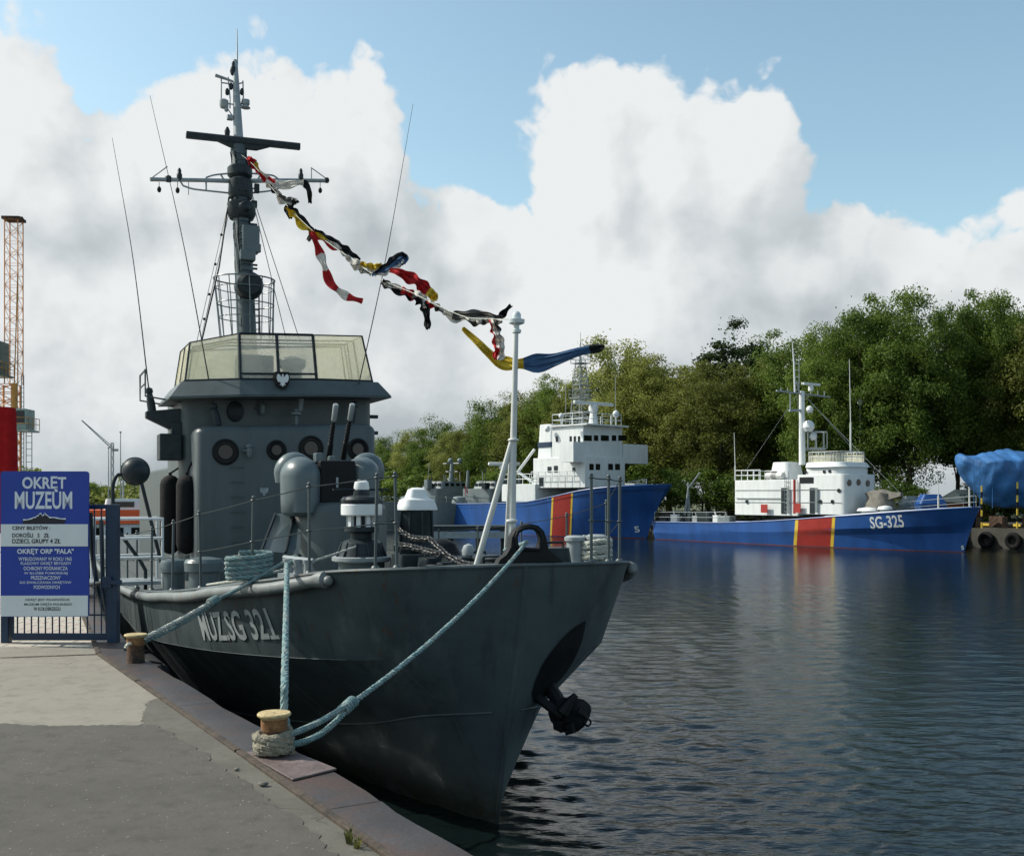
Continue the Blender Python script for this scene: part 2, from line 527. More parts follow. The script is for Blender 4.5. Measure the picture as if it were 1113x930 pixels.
def quay_mat(name, col, speck, dark, scale=1.0, crack=0.0):
    m = bpy.data.materials.new(name)
    nt, N, L, b = nodes_of(m)
    tc = N.new('ShaderNodeTexCoord')

    def noise(s, d=6, r=0.6):
        n = N.new('ShaderNodeTexNoise')
        n.inputs['Scale'].default_value = s
        n.inputs['Detail'].default_value = d
        n.inputs['Roughness'].default_value = r
        L.new(tc.outputs['Object'], n.inputs['Vector'])
        return n

    def mixc(a, bcol, fac):
        x = N.new('ShaderNodeMix')
        x.data_type = 'RGBA'
        L.new(fac, x.inputs['Factor'])
        if isinstance(a, tuple):
            x.inputs['A'].default_value = (*a, 1)
        else:
            L.new(a, x.inputs['A'])
        x.inputs['B'].default_value = (*bcol, 1)
        return x.outputs['Result']

    def rng(v, a, b_):
        r = N.new('ShaderNodeMapRange')
        r.inputs['From Min'].default_value = a
        r.inputs['From Max'].default_value = b_
        L.new(v, r.inputs['Value'])
        return r.outputs[0]
    c = mixc(col, dark, rng(noise(0.9 * scale, 8).outputs['Fac'], 0.45, 0.75))
    c = mixc(c, tuple(x * 0.72 for x in col), rng(noise(5 * scale, 8, 0.7).outputs['Fac'], 0.5, 0.68))
    vo = N.new('ShaderNodeTexVoronoi')
    vo.inputs['Scale'].default_value = 38
    L.new(tc.outputs['Object'], vo.inputs['Vector'])
    sp = N.new('ShaderNodeMath')
    sp.operation = 'MULTIPLY'
    L.new(rng(vo.outputs['Distance'], 0.25, 0.10), sp.inputs[0])
    L.new(rng(noise(17, 3).outputs['Fac'], 0.56, 0.62), sp.inputs[1])
    c = mixc(c, speck, sp.outputs[0])
    fine = noise(130, 4, 0.8)
    c = mixc(c, tuple(x * 0.6 for x in col), rng(fine.outputs['Fac'], 0.52, 0.75))
    # hairline cracks and darker oil spots
    wob = N.new('ShaderNodeVectorMath')
    wob.operation = 'ADD'
    nn = N.new('ShaderNodeTexNoise')
    nn.inputs['Scale'].default_value = 2.2
    nn.inputs['Detail'].default_value = 6
    L.new(tc.outputs['Object'], nn.inputs['Vector'])
    L.new(tc.outputs['Object'], wob.inputs[0])
    L.new(nn.outputs['Color'], wob.inputs[1])
    ck = N.new('ShaderNodeTexVoronoi')
    ck.feature = 'DISTANCE_TO_EDGE'
    ck.inputs['Scale'].default_value = 0.55
    L.new(wob.outputs[0], ck.inputs['Vector'])
    cm = N.new('ShaderNodeMath')
    cm.operation = 'MULTIPLY'
    L.new(rng(ck.outputs['Distance'], 0.007, 0.002), cm.inputs[0])
    L.new(rng(noise(0.7, 3).outputs['Fac'], 0.53, 0.64), cm.inputs[1])
    c = mixc(c, tuple(x * 0.4 for x in col), cm.outputs[0])
    c = mixc(c, tuple(x * 0.75 for x in col), rng(noise(2.6, 5, 0.5).outputs['Fac'], 0.64, 0.74))
    L.new(c, b.inputs['Base Color'])
    b.inputs['Roughness'].default_value = 0.9
    b.inputs['Specular IOR Level'].default_value = 0.25
    bp = N.new('ShaderNodeBump')
    bp.inputs['Strength'].default_value = 0.5
    bp.inputs['Distance'].default_value = 0.01
    L.new(fine.outputs['Fac'], bp.inputs['Height'])
    L.new(bp.outputs[0], b.inputs['Normal'])
    return m


M['concrete'] = quay_mat('quay_concrete', (0.245, 0.224, 0.188), (0.31, 0.29, 0.25), (0.20, 0.182, 0.152))
M['edge_strip'] = quay_mat('quay_edge_concrete', (0.125, 0.118, 0.099), (0.2, 0.19, 0.165), (0.085, 0.08, 0.068), 2.0)
M['asphalt'] = quay_mat('quay_asphalt', (0.094, 0.087, 0.076), (0.27, 0.255, 0.225), (0.074, 0.069, 0.06), 1.4)
M['coping'] = paint('coping_steel', (0.060, 0.054, 0.054), 0.55, 0.1, 0.25, 2.5, 0.25, 30, second=(0.085, 0.052, 0.040), amt2=0.47, scale2=2.2)
M['quay_wall'] = paint('wet_quay_wall', (0.05, 0.05, 0.045), 0.8, 0, 0.4, 2, 0.6, 6, second=(0.02, 0.025, 0.015), amt2=0.5, scale2=1.5)
M['bank_stone'] = paint('bank_wall', (0.06, 0.058, 0.05), 0.9, 0, 0.4, 0.6, 0.5, 2)
M['bank_ground'] = paint('bank_ground', (0.07, 0.08, 0.035), 0.95, 0, 0.4, 0.4, 0.4, 2, second=(0.16, 0.15, 0.12), amt2=0.4, scale2=0.15)


def paver_mat():
    m = bpy.data.materials.new('quay_pavers')
    nt, N, L, b = nodes_of(m)
    tc = N.new('ShaderNodeTexCoord')
    br = N.new('ShaderNodeTexBrick')
    br.inputs['Scale'].default_value = 1.6
    br.inputs['Color1'].default_value = (0.40, 0.37, 0.31, 1)
    br.inputs['Color2'].default_value = (0.42, 0.30, 0.26, 1)
    br.inputs['Mortar'].default_value = (0.14, 0.13, 0.11, 1)
    br.inputs['Mortar Size'].default_value = 0.02
    br.inputs['Bias'].default_value = -0.4
    L.new(tc.outputs['Object'], br.inputs['Vector'])
    L.new(br.outputs['Color'], b.inputs['Base Color'])
    b.inputs['Roughness'].default_value = 0.9
    return m


M['pavers'] = paver_mat()

# ------------------------------------------------------------------ ships: local frame and hull
class Ship:
    """local x forward, y to port, z up from the water; a = metres aft of the stem head"""

    def __init__(self, ox, oy, ang):
        self.O = Vector((ox, oy))
        self.F = Vector((math.sin(ang), -math.cos(ang)))
        self.Pt = Vector((math.cos(ang), math.sin(ang)))
        self.rz = math.atan2(self.F.y, self.F.x)

    def w(self, a, y, z=0.0):
        p = self.O - a * self.F + y * self.Pt
        return Vector((p.x, p.y, z))

    def a_of(self, px, y):
        k = (px - CX) / FPX
        q = self.O + y * self.Pt
        return (q.x - k * q.y) / (self.F.x - k * self.F.y)

    def y_of(self, px, a):
        k = (px - CX) / FPX
        q = self.O - a * self.F
        return (k * q.y - q.x) / (self.Pt.x - k * self.Pt.y)

    def z_of(self, py, a, y):
        return CAMZ - (py - HY) / FPX * self.w(a, y).y

    def loc(self, wv):
        d = Vector((wv.x, wv.y)) - self.O
        return Vector((d.dot(self.F), d.dot(self.Pt), wv.z))


def L(a, y, z):
    return Vector((-a, y, z))


class Hull:
    """levels from the keel up: (r, breadth(t), height(a)); t = metres aft of that level's own stem"""

    def __init__(self, length, levels):
        self.len, self.lv = length, [(r, pchip(*zip(*tb)), pchip(*zip(*az))) for r, tb, az in levels]

    def pt(self, j, a):
        r, b, z = self.lv[j]
        t = (a - r) * self.len / (self.len - r)
        return (b(t) if t > 0 else 0.0), z(a)

    def at(self, a, z):
        """half breadth at station a and height z"""
        prev = self.pt(0, a)
        for j in range(1, len(self.lv)):
            cur = self.pt(j, a)
            if z <= cur[1] or j == len(self.lv) - 1:
                f = (z - prev[1]) / (cur[1] - prev[1])
                return prev[0] + f * (cur[0] - prev[0])
            prev = cur
        return prev[0]

    def deck(self, a):
        return self.pt(len(self.lv) - 1, a)

    def mesh(self, matidx=None, n=64, sub=4):
        mb = MB()
        nl = len(self.lv)
        ts = [self.len * (i / n) ** 2.3 for i in range(n + 1)]
        for side in (1, -1):
            g = []
            for t in ts:
                row = []
                prev = None
                for j in range(nl):
                    r = self.lv[j][0]
                    a = r + t * (self.len - r) / self.len
                    b, z = self.lv[j][1](t), self.lv[j][2](a)
                    cur = (a, b if t > 0 else 0.0, z)
                    if prev is not None:
                        for k in range(1, sub):
                            f = k / sub
                            row.append(tuple(prev[q] + f * (cur[q] - prev[q]) for q in range(3)))
                    row.append(cur)
                    prev = cur
                g.append(row)
            w = len(g[0])
            vs = [L(a, side * b, z) for row in g for (a, b, z) in row]
            base = len(mb.v)
            mb.v += [tuple(v) for v in vs]
            for i in range(n):
                for j in range(w - 1):
                    q = (i * w + j, (i + 1) * w + j, (i + 1) * w + j + 1, i * w + j + 1)
                    q = q if side > 0 else q[::-1]
                    mb.f.append(tuple(base + k for k in q))
                    mb.m.append(matidx(j // sub) if matidx else 0)
            # half transom
            last = [n * w + j for j in range(w)]
            o = len(mb.v)
            mb.v += [tuple(L(g[n][j][0], 0, g[n][j][2])) for j in range(w)]
            for j in range(w - 1):
                mb.f.append((base + last[j], base + last[j + 1], o + j + 1, o + j))
                mb.m.append(0)
        return mb

    def deck_mesh(self, n=64, drop=0.012):
        mb = MB()
        ts = [self.len * (i / n) ** 2.3 for i in range(n + 1)]
        cols = 7
        for t in ts:
            b, z = self.deck(t)
            for k in range(cols):
                f = -1 + 2 * k / (cols - 1)
                mb.v.append(tuple(L(t + 0.02, f * max(b - 0.01, 0), z - drop + 0.05 * (1 - f * f) * min(1, b))))
        for i in range(n):
            for k in range(cols - 1):
                mb.f.append((i * cols + k, i * cols + k + 1, (i + 1) * cols + k + 1, (i + 1) * cols + k))
                mb.m.append(0)
        return mb

    def patch(self, outline, side, off, th=0.0, m=0, mb=None):
        """faces whose corners (a, z) lie on the hull, pushed out by off"""
        mb = mb or MB()
        vs, fs = outline
        pts = []
        for a, z in vs:
            b = self.at(a, z)
            pts.append(L(a, side * (b + off), z))
        mb.add(pts, fs, m)
        return mb

    def lettering(self, body, a0, a1, z0, z1, side, off, bold=0.02, shear=0.0, foot=False):
        """a0 = aft or forward end where the text starts"""
        vs, fs = text_geo(body, bold)
        if foot:      # block-letter foot and flag of the final figure one
            k = len(vs)
            vs = [(u * 0.975, v) for u, v in vs] + [(0.922, 0), (1.0, 0), (1.0, 0.12), (0.922, 0.12)]
            fs = list(fs) + [(k, k + 1, k + 2, k + 3)]
        dk0 = self.deck(a0)[1]
        out = []
        for u, v in vs:
            a = a0 + (a1 - a0) * (u + shear * v)
            out.append((a, z0 + (z1 - z0) * v + (self.deck(a)[1] - dk0)))
        return self.patch((out, fs), side, off)


def grid_patch(a0, a1, z0, z1, na=8, nz=8):
    """z0, z1 are functions of a"""
    vs = [(a0 + (a1 - a0) * i / na, z0(a0 + (a1 - a0) * i / na) + (z1(a0 + (a1 - a0) * i / na) - z0(a0 + (a1 - a0) * i / na)) * j / nz) for i in range(na + 1) for j in range(nz + 1)]
    fs = [(i * (nz + 1) + j, (i + 1) * (nz + 1) + j, (i + 1) * (nz + 1) + j + 1, i * (nz + 1) + j + 1) for i in range(na) for j in range(nz)]
    return vs, fs


def rbox(x0, x1, y0, y1, r, n=5):
    """rounded rectangle in plan, list of (x, y)"""
    out = []
    for cx, cy, s in ((x1 - r, y1 - r, 0), (x0 + r, y1 - r, 1), (x0 + r, y0 + r, 2), (x1 - r, y0 + r, 3)):
        for i in range(n + 1):
            A = PI / 2 * (s + i / n)
            out.append((cx + r * math.cos(A), cy + r * math.sin(A)))
    return out


def bez(pts, n=16):
    """smooth curve through the points"""
    xs = list(range(len(pts)))
    f = [pchip(xs, [Vector(p)[k] for p in pts]) for k in range(3)] if len(pts) > 2 else None
    out = []
    for i in range(n + 1):
        t = (len(pts) - 1) * i / n
        out.append(Vector([f[k](t) for k in range(3)]) if f else Vector(pts[0]).lerp(Vector(pts[1]), i / n))
    return out


def sag(p0, p1, s, n=20):
    p0, p1 = Vector(p0), Vector(p1)
    return [p0.lerp(p1, i / n) - Vector((0, 0, s * 4 * (i / n) * (1 - i / n))) for i in range(n + 1)]


def rope_mesh(mb, pts, r, m=0, lay=0.14, strands=3, n=5):
    """laid rope: three strands twisted round the path"""
    pts = [Vector(p) for p in pts]
    # resample evenly
    cum = [0]
    for i in range(1, len(pts)):
        cum.append(cum[-1] + (pts[i] - pts[i - 1]).length)
    step = max(lay / 6, cum[-1] / 700)
    N = max(8, int(cum[-1] / step))
    res, j = [], 0
    for i in range(N + 1):
        d = cum[-1] * i / N
        while j < len(cum) - 2 and cum[j + 1] < d:
            j += 1
        f = (d - cum[j]) / max(cum[j + 1] - cum[j], 1e-9)
        res.append((pts[j].lerp(pts[j + 1], f), d))
    a = None
    frames = []
    for i, (p, d) in enumerate(res):
        t = (res[min(i + 1, N)][0] - res[max(i - 1, 0)][0]).normalized()
        if a is None:
            a = t.cross(Vector((0, 0, 1)) if abs(t.z) < 0.9 else Vector((1, 0, 0)))
        a = (a - t * a.dot(t)).normalized()
        frames.append((p, a.copy(), t.cross(a), d))
    for s in range(strands):
        path = []
        for p, a_, b_, d in frames:
            A = 2 * PI * (d / lay + s / strands)
            path.append(p + 0.42 * r * (a_ * math.cos(A) + b_ * math.sin(A)))
        mb.tube(path, r * 0.66, n, m)
    return mb


# ------------------------------------------------------------------ setting
uq = Vector((math.sin(math.radians(-31.4)), math.cos(math.radians(-31.4)), 0))   # along the quay, away from the camera
nq = Vector((uq.y, -uq.x, 0))                                                     # towards the water


def Q(s, n, z=QZ):
    p = uq * s + nq * n
    return Vector((p.x, p.y, z))


def poly_sheet(name, pts, mat_, sub=0, kind='structure'):
    mb = MB()
    mb.add(pts, [tuple(range(len(pts)))])
    o = mb.build(name, mat_, smooth=False)
    for p in o.data.polygons:
        if p.normal.z < 0:
            p.flip()
    return struct(o, kind)


def solid(name, plan, z0, z1, mats, topm=0, sidem=1):
    mb = MB()
    n = len(plan)
    mb.add([(p[0], p[1], z1) for p in plan], [tuple(range(n))], topm)
    vs = [(p[0], p[1], z0) for p in plan] + [(p[0], p[1], z1) for p in plan]
    mb.add(vs, [(i, (i + 1) % n, n + (i + 1) % n, n + i) for i in range(n)], sidem)
    return struct(mb.build(name, mats, smooth=False))


BEND = 11.3
vq = Vector((-0.4147, 0.91, 0))                                                   # the quay bends here and runs beside the ship


def QE(s, n, z=QZ):
    if s <= BEND:
        return Q(s, n, z)
    p = Q(BEND, n, z) + vq * (s - BEND)
    return Vector((p.x, p.y, z))


# quay block (its water edge follows nq = 2.33)
EDGE, GROOVE = 2.33, 1.98
qp = [Q(-40, EDGE - 0.02), QE(BEND, EDGE - 0.02), QE(150, EDGE - 0.02), Q(230, -160), Q(-40, -160)]
solid('quay', qp, -3, QZ - 0.02, [M['concrete'], M['quay_wall']])
# pavement sheets
poly_sheet('quay_concrete', [Q(-40, GROOVE - 0.02, QZ), Q(BEND, GROOVE - 0.02, QZ), QE(11.9, GROOVE - 0.02, QZ), Vector((-120, 11.62, QZ)), Q(-40, -160, QZ)], M['concrete'])
poly_sheet('quay_paving', [QE(11.9, GROOVE - 0.02, QZ), QE(150, GROOVE - 0.02, QZ), Q(230, -160, QZ), Vector((-120, 11.62, QZ))], M['pavers'])
# asphalt patch with a ragged edge
edge = []
for i in range(200):
    s = -1.0 + (7.55 + 1.0) * (i - 20) / 179
    if i < 20:
        continue
    edge.append(Q(s, GROOVE - 0.17 - 0.02 * math.sin(s * 2.1) - 0.010 * math.sin(s * 7.3) - 0.008 * math.sin(s * 17.0) - RNG.uniform(0, 0.035) - max(0, s - 6.6) ** 2 * 0.10, QZ + 0.008))
corner = edge[-1]
far = []
pa, pb = corner, P(-140, 800, 1.62 * FPX / (793 - HY))
pb.z = QZ + 0.004
pb = Vector((-7.2, 7.30, QZ + 0.008))
for i in range(1, 160):
    f = i / 159
    p = pa.lerp(pb, f)
    p.y += 0.03 * math.sin(f * 30) + RNG.uniform(-0.02, 0.02) + 0.10 * math.sin(f * 3.0)
    far.append(p)
poly_sheet('quay_asphalt', [Q(-40, GROOVE - 0.35, QZ + 0.008)] + edge + far + [Vector((-60, 7.3, QZ + 0.008)), Vector((-60, -30, QZ + 0.008))], M['asphalt'])
# dirty strip of older concrete between the asphalt and the edge timber
stp = [Q(-40, GROOVE - 0.6, QZ + 0.004), Q(-40, GROOVE - 0.03, QZ + 0.004), Q(8.6, GROOVE - 0.03, QZ + 0.004)]
for i in range(60):
    s = 8.6 - 1.6 * i / 59
    stp.append(Q(s, GROOVE - 0.05 - 0.42 * (i / 59) ** 0.7 - RNG.uniform(0, 0.03), QZ + 0.004))
poly_sheet('quay_edge_strip', stp, M['edge_strip'])
# construction joint in the far slab
mbj = MB()
pj0, pj1 = P(-60, 717, 1.62 * FPX / (717 - HY)), P(106, 711, 1.62 * FPX / (711 - HY))
for k in range(14):
    a_, b_ = pj0.lerp(pj1, k / 14 + 0.002), pj0.lerp(pj1, (k + 1) / 14 - 0.002)
    w_ = 0.022 + RNG.uniform(-0.006, 0.012)
    mbj.add([Vector((a_.x, a_.y - w_, QZ + 0.004)), Vector((b_.x, b_.y - w_, QZ + 0.004)), Vector((b_.x, b_.y + w_, QZ + 0.004)), Vector((a_.x, a_.y + w_, QZ + 0.004))], [(0, 1, 2, 3)])
struct(mbj.build('quay_joint', M['wood'], smooth=False))
# steel coping with a slightly worn outer edge, as separate long plates
mb = MB()
s = BEND - 9 * 3.1
while s < 60:
    ln = 3.1
    ins = 14
    top, bot = [], []
    for i in range(ins + 1):
        ss = s + 0.004 + (ln - 0.008) * i / ins
        e = EDGE + 0.012 * math.sin(ss * 3.7) + RNG.uniform(-0.008, 0.008)
        top.append((QE(ss, GROOVE + 0.02, QZ + 0.006), QE(ss, e - 0.03, QZ + 0.004), QE(ss, e, QZ - 0.03), QE(ss, e, QZ - 0.22)))
    vs = [v for r in top for v in r]
    fs = [(i * 4 + k, (i + 1) * 4 + k, (i + 1) * 4 + k + 1, i * 4 + k + 1) for i in range(ins) for k in range(3)]
    mb.add(vs, fs)
    s += ln
struct(mb.build('quay_coping', M['coping'], angle=60))
mb = MB()
s = -12.0
while s < 60:
    ln = RNG.uniform(1.6, 3.0)
    if s < BEND < s + ln:
        ln = BEND - s
    c = QE(s + ln / 2, GROOVE - 0.005, QZ + 0.002 + RNG.uniform(0, 0.006))
    mb.box(c, (ln - 0.03, 0.045, 0.03), (math.atan2(uq.y, uq.x) if s + ln / 2 < BEND else math.atan2(vq.y, vq.x)) + RNG.uniform(-0.002, 0.002))
    s += ln
struct(mb.build('quay_edge_timber', M['wood'], smooth=False, bevel=0.005))

# far bank: wall and ground, parallel to the moored patrol boat
bd = Vector((-0.583, 0.812, 0))
bn = Vector((0.812, 0.583, 0))
B0 = Vector((33.6, 70.2, 0))


def BK(t, n, z=0.0):
    p = B0 + bd * t + bn * n
    return Vector((p.x, p.y, z))


solid('far_quay', [BK(-60, 0), BK(125, 0), BK(125, 12), BK(-60, 12)], -3, 1.55, [M['bank_stone'], M['bank_stone']])
solid('far_bank', [BK(-60, 12.0), BK(125, 12.0), BK(125, 400), BK(-60, 400)], -3, 1.75, [M['bank_ground'], M['bank_stone']])
solid('far_shore', [Vector((-260, 255, 0)), Vector((-36, 196, 0)), Vector((-28, 176, 0)), Vector((120, 420, 0)), Vector((-260, 700, 0))], -3, 1.5, [M['bank_ground'], M['bank_stone']])


# water: fan-shaped sheet with real ripples near the camera
def make_water():
    nr, na = 760, 620
    r = np.concatenate([[0.5], np.geomspace(3.0, 130, nr - 30), np.geomspace(140, 3500, 29)])
    az = np.linspace(math.radians(-100), math.radians(100), na)
    u = np.linspace(-1, 1, na)
    az = math.radians(100) * (0.33 * u + 0.67 * u**3)
    Rr, A = np.meshgrid(r, az, indexing='ij')
    X, Y = Rr * np.sin(A), Rr * np.cos(A)
    Z = np.zeros_like(X)
    rng = np.random.default_rng(3)
    spacing = np.gradient(r)[:, None] * np.ones_like(X)
    spacing = np.maximum(spacing, Rr * math.radians(100) * (0.33 + 2 * u**2)[None, :] * 2 / na)
    wind = math.radians(78)      # direction the ripples travel (towards the right and away)
    # slow gust patches: smoother and rougher areas
    gust = 0.75 + 0.45 * np.sin(X * 0.13 + Y * 0.21 + 1.3) * np.sin(X * -0.09 + Y * 0.31 + 0.4) + 0.25 * np.sin(X * 0.41 - Y * 0.23)
    gust = np.clip(gust * 1.25, 0.2, 2.0)
    for i in range(70):
        lam = 0.12 * (9.0 ** rng.random())
        th = wind + rng.normal(0, 0.55)
        k = 2 * PI / lam
        amp = 0.0042 * lam ** 0.75 / (1 + 0.5 * lam) * rng.uniform(0.5, 1.2)
        fade = np.clip((lam / (2.6 * spacing)) - 1, 0, 1)
        ph = rng.uniform(0, 2 * PI)
        arg = k * (X * math.cos(th) + Y * math.sin(th)) + ph + 0.8 * np.sin(0.37 * X + 0.9 * i) + 0.8 * np.sin(0.29 * Y + 1.7 * i)
        s_ = np.sin(arg)
        Z += amp * (s_ + 0.25 * np.cos(2 * arg)) * fade * gust
    vs = np.stack([X, Y, Z], -1).reshape(-1, 3)
    n0, n1 = X.shape
    idx = np.arange(n0 * n1).reshape(n0, n1)
    f = np.stack([idx[:-1, :-1], idx[:-1, 1:], idx[1:, 1:], idx[1:, :-1]], -1).reshape(-1, 4)
    me = bpy.data.meshes.new('water')
    me.vertices.add(len(vs))
    me.vertices.foreach_set('co', vs.ravel().astype(np.float32))
    me.loops.add(f.size)
    me.loops.foreach_set('vertex_index', f.ravel().astype(np.int32))
    me.polygons.add(len(f))
    me.polygons.foreach_set('loop_start', np.arange(0, f.size, 4, dtype=np.int32))
    me.polygons.foreach_set('use_smooth', np.ones(len(f), bool))
    me.update(calc_edges=True)
    if me.polygons[0].normal.z < 0:
        me.flip_normals()
    m = bpy.data.materials.new('harbour_water')
    nt, N, Lk, b = nodes_of(m)
    b.inputs['Base Color'].default_value = (0.004, 0.008, 0.008, 1)
    b.inputs['Roughness'].default_value = 0.12
    b.inputs['IOR'].default_value = 1.33
    tc = N.new('ShaderNodeTexCoord')
    prev = None
    for sc_, st, rot in ((2.2, 0.25, 0.2), (7, 0.45, -0.25), (24, 0.4, 0.1)):
        mp = N.new('ShaderNodeMapping')
        mp.inputs['Rotation'].default_value = (0, 0, rot)
        mp.inputs['Scale'].default_value = (0.38, 1, 1)
        Lk.new(tc.outputs['Object'], mp.inputs['Vector'])
        n = N.new('ShaderNodeTexNoise')
        n.inputs['Scale'].default_value = sc_
        n.inputs['Detail'].default_value = 3
        Lk.new(mp.outputs[0], n.inputs['Vector'])
        bp = N.new('ShaderNodeBump')
        bp.inputs['Strength'].default_value = st
        bp.inputs['Distance'].default_value = 0.28 / sc_
        Lk.new(n.outputs['Fac'], bp.inputs['Height'])
        if prev:
            Lk.new(prev.outputs[0], bp.inputs['Normal'])
        prev = bp
    Lk.new(prev.outputs[0], b.inputs['Normal'])
    me.materials.append(m)
    o = bpy.data.objects.new('water', me)
    COL.objects.link(o)
    struct(o)


make_water()

# ------------------------------------------------------------------ museum ship in front
S = Ship(0.145, 10.82, math.radians(24.5))
ship = empty('patrol_ship', (S.O.x, S.O.y, 0), 'large dark gray patrol ship moored at the quay with MUZ.SG 321 on its bow', 'ship', S.rz)
HL = Hull(40, [
    (1.10, [(0, 0), (2, .3), (6, 1.1), (12, 2.1), (40, 1.8)], [(0, -1), (40, -1)]),
    (0.75, [(0, 0), (1, .40), (2, .72), (4, 1.2), (6, 1.65), (9, 2.2), (14, 2.7), (40, 2.5)], [(0, 0), (40, 0)]),
    (0.42, [(0, 0), (.15, .28), (.48, .6), (1, .86), (2, 1.22), (4, 1.72), (6, 2.15), (9, 2.6), (14, 2.85), (40, 2.85)], [(0, 1.35), (1, 1.2), (2, .95), (5, .55), (8, .3), (40, .25)]),
    (0.22, [(0, 0), (.08, .4), (.25, .82), (.5, 1.15), (.8, 1.43), (1.3, 1.74), (2.2, 2.15), (4, 2.62), (6, 2.9), (9, 3.03), (40, 2.95)], [(0, 1.95), (1, 1.85), (2.3, 1.75), (5, 1.55), (9, 1.3), (40, 1.1)]),
    (0.0, [(0, 0), (.05, .5), (.2, 1.02), (.45, 1.42), (.8, 1.69), (1.3, 1.99), (2.2, 2.38), (4, 2.78), (6, 2.98), (9, 3.08), (40, 2.95)], [(0, 2.87), (1, 2.79), (1.7, 2.68), (5, 2.3), (8.5, 2.04), (12.4, 1.87), (20, 1.8), (40, 1.8)]),
])
hmb = HL.mesh()
hull = hmb.build('hull', M['hull_gray'], ship, angle=16, recalc=False)
HL.deck_mesh().build('deck', M['deck_gray'], ship)
dz = lambda a: HL.deck(a)[1]
db = lambda a: HL.deck(a)[0]

# weld seams / knuckle rails that stand proud of the plating
mb = MB()
for side in (1, -1):
    for lv, a0, a1 in ((2, 0.5, 14), (3, 1.2, 30)):
        pts = []
        for i in range(40):
            a = a0 + (a1 - a0) * (i / 39) ** 1.5
            b, z = HL.pt(lv, a)
            pts.append(L(a, side * (b + 0.004), z))
        mb.tube(pts, 0.012 if lv == 2 else 0.004, 6)
    pts = [L(a, side * (db(a)), dz(a) + 0.005) for a in [0.0] + [40 * (i / 60) ** 2.2 for i in range(1, 61)]]
    mb.tube(pts, 0.022, 6)
mb.build('plate_edge', M['hull_gray'], ship)
for side in (1, -1):
    for a in (0.75, 1.55, 2.6, 3.9, 5.3, 7.0, 9.0, 11.5):
        pts = []
        zt_ = dz(a) - 0.03
        for i in range(22):
            z = 0.95 + (zt_ - 0.95) * i / 21
            aa = a + 0.05 * math.sin(a * 9) * (1 - i / 21)
            b = HL.at(aa, z)
            if b > 0.03:
                pts.append(L(aa, side * (b + 0.001), z))
        mb = MB()
        mb.tube(pts, 0.004, 5)
        mb.build('weld_seam', M['hull_gray'], ship)
mb = MB()
pts = [L(r, 0, z) for r, z in ((0.0, 2.87), (0.22, 1.95), (0.42, 1.35), (0.75, 0.0), (1.1, -1))]
mb.tube(pts, 0.028, 8)
mb.build('stem_bar', M['hull_gray'], ship)

# rubbing strakes, dented at their forward end
for side in (-1, 1):
    mb = MB()
    pts, rr = [], []
    a0 = 0.98
    for i in range(70):
        a = a0 + 38 * (i / 69) ** 1.7
        d = 0.02 * math.sin(a * 2.6) * math.exp(-a / 6) + RNG.uniform(-0.004, 0.004)
        pts.append(L(a, side * (db(a) + 0.02), dz(a) - 0.078 + d))
        k = 1.0
        if i < 5:
            k = (0.72, 1.28, 1.22, 0.88, 0.98)[i]
        rr.append(0.073 * k + RNG.uniform(-0.003, 0.003))
    mb.tube(pts, rr, 14)
    # pinched plate at the very end
    p = L(a0 - 0.02, side * (db(a0) + 0.02), dz(a0) - 0.085)
    mb.ball(p, 0.055, 12)
    mb.build('rubbing_strake', M['pipe_gray'], ship, angle=50)

# name on the starboard side


def a_hull(px, z, side=-1, sh=None, hl=None, lo_=0.8, hi_=14.0):
    sh, hl = sh or S, hl or HL
    for _ in range(40):
        m_ = (lo_ + hi_) / 2
        p_ = sh.w(m_, side * hl.at(m_, z))
        if CX + FPX * p_.x / p_.y > px:
            lo_ = m_
        else:
            hi_ = m_
    return lo_


aL0, aL1 = a_hull(218, 1.95), a_hull(301, 2.1)
zL0, zL1 = S.z_of(696, aL0, -HL.at(aL0, 1.9)), S.z_of(665.5, aL0, -HL.at(aL0, 2.1))
HL.lettering('MUZ.SG 321', aL0, aL1, zL0, zL1, -1, 0.012, 0.02, foot=True).build('lettering', M['letter'], ship, smooth=False, recalc=False)

# shade of the hawse recess as a flat black sheet, and anchor on the port side (shape found on the plating)
bvh = BVHTree.FromPolygons([tuple(v) for v in hmb.v], hmb.f)
Minv = Matrix.Rotation(-S.rz, 3, 'Z')


def on_hull(px, py, off=0.012):
    o = Minv @ (Vector((0, 0, CAMZ)) - Vector((S.O.x, S.O.y, 0)))
    d = (Minv @ (P(px, py, 1.0) - Vector((0, 0, CAMZ)))).normalized()
    h = bvh.ray_cast(o, d)
    if h[0] is None:
        return None
    n = h[1] if h[1].dot(d) < 0 else -h[1]
    return h[0] + n * off, n


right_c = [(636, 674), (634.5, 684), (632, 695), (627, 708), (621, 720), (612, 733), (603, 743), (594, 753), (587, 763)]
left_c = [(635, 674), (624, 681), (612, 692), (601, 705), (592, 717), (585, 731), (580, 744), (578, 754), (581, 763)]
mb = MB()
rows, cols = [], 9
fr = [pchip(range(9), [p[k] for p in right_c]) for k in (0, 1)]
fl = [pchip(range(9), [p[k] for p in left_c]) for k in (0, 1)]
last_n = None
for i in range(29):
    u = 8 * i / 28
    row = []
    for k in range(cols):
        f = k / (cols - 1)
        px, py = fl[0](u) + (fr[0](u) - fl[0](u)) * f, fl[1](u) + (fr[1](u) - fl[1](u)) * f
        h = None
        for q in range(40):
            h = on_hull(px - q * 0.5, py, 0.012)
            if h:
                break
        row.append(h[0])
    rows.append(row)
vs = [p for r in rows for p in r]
mb.add(vs, [(i * cols + k, i * cols + k + 1, (i + 1) * cols + k + 1, (i + 1) * cols + k) for i in range(28) for k in range(cols - 1)])
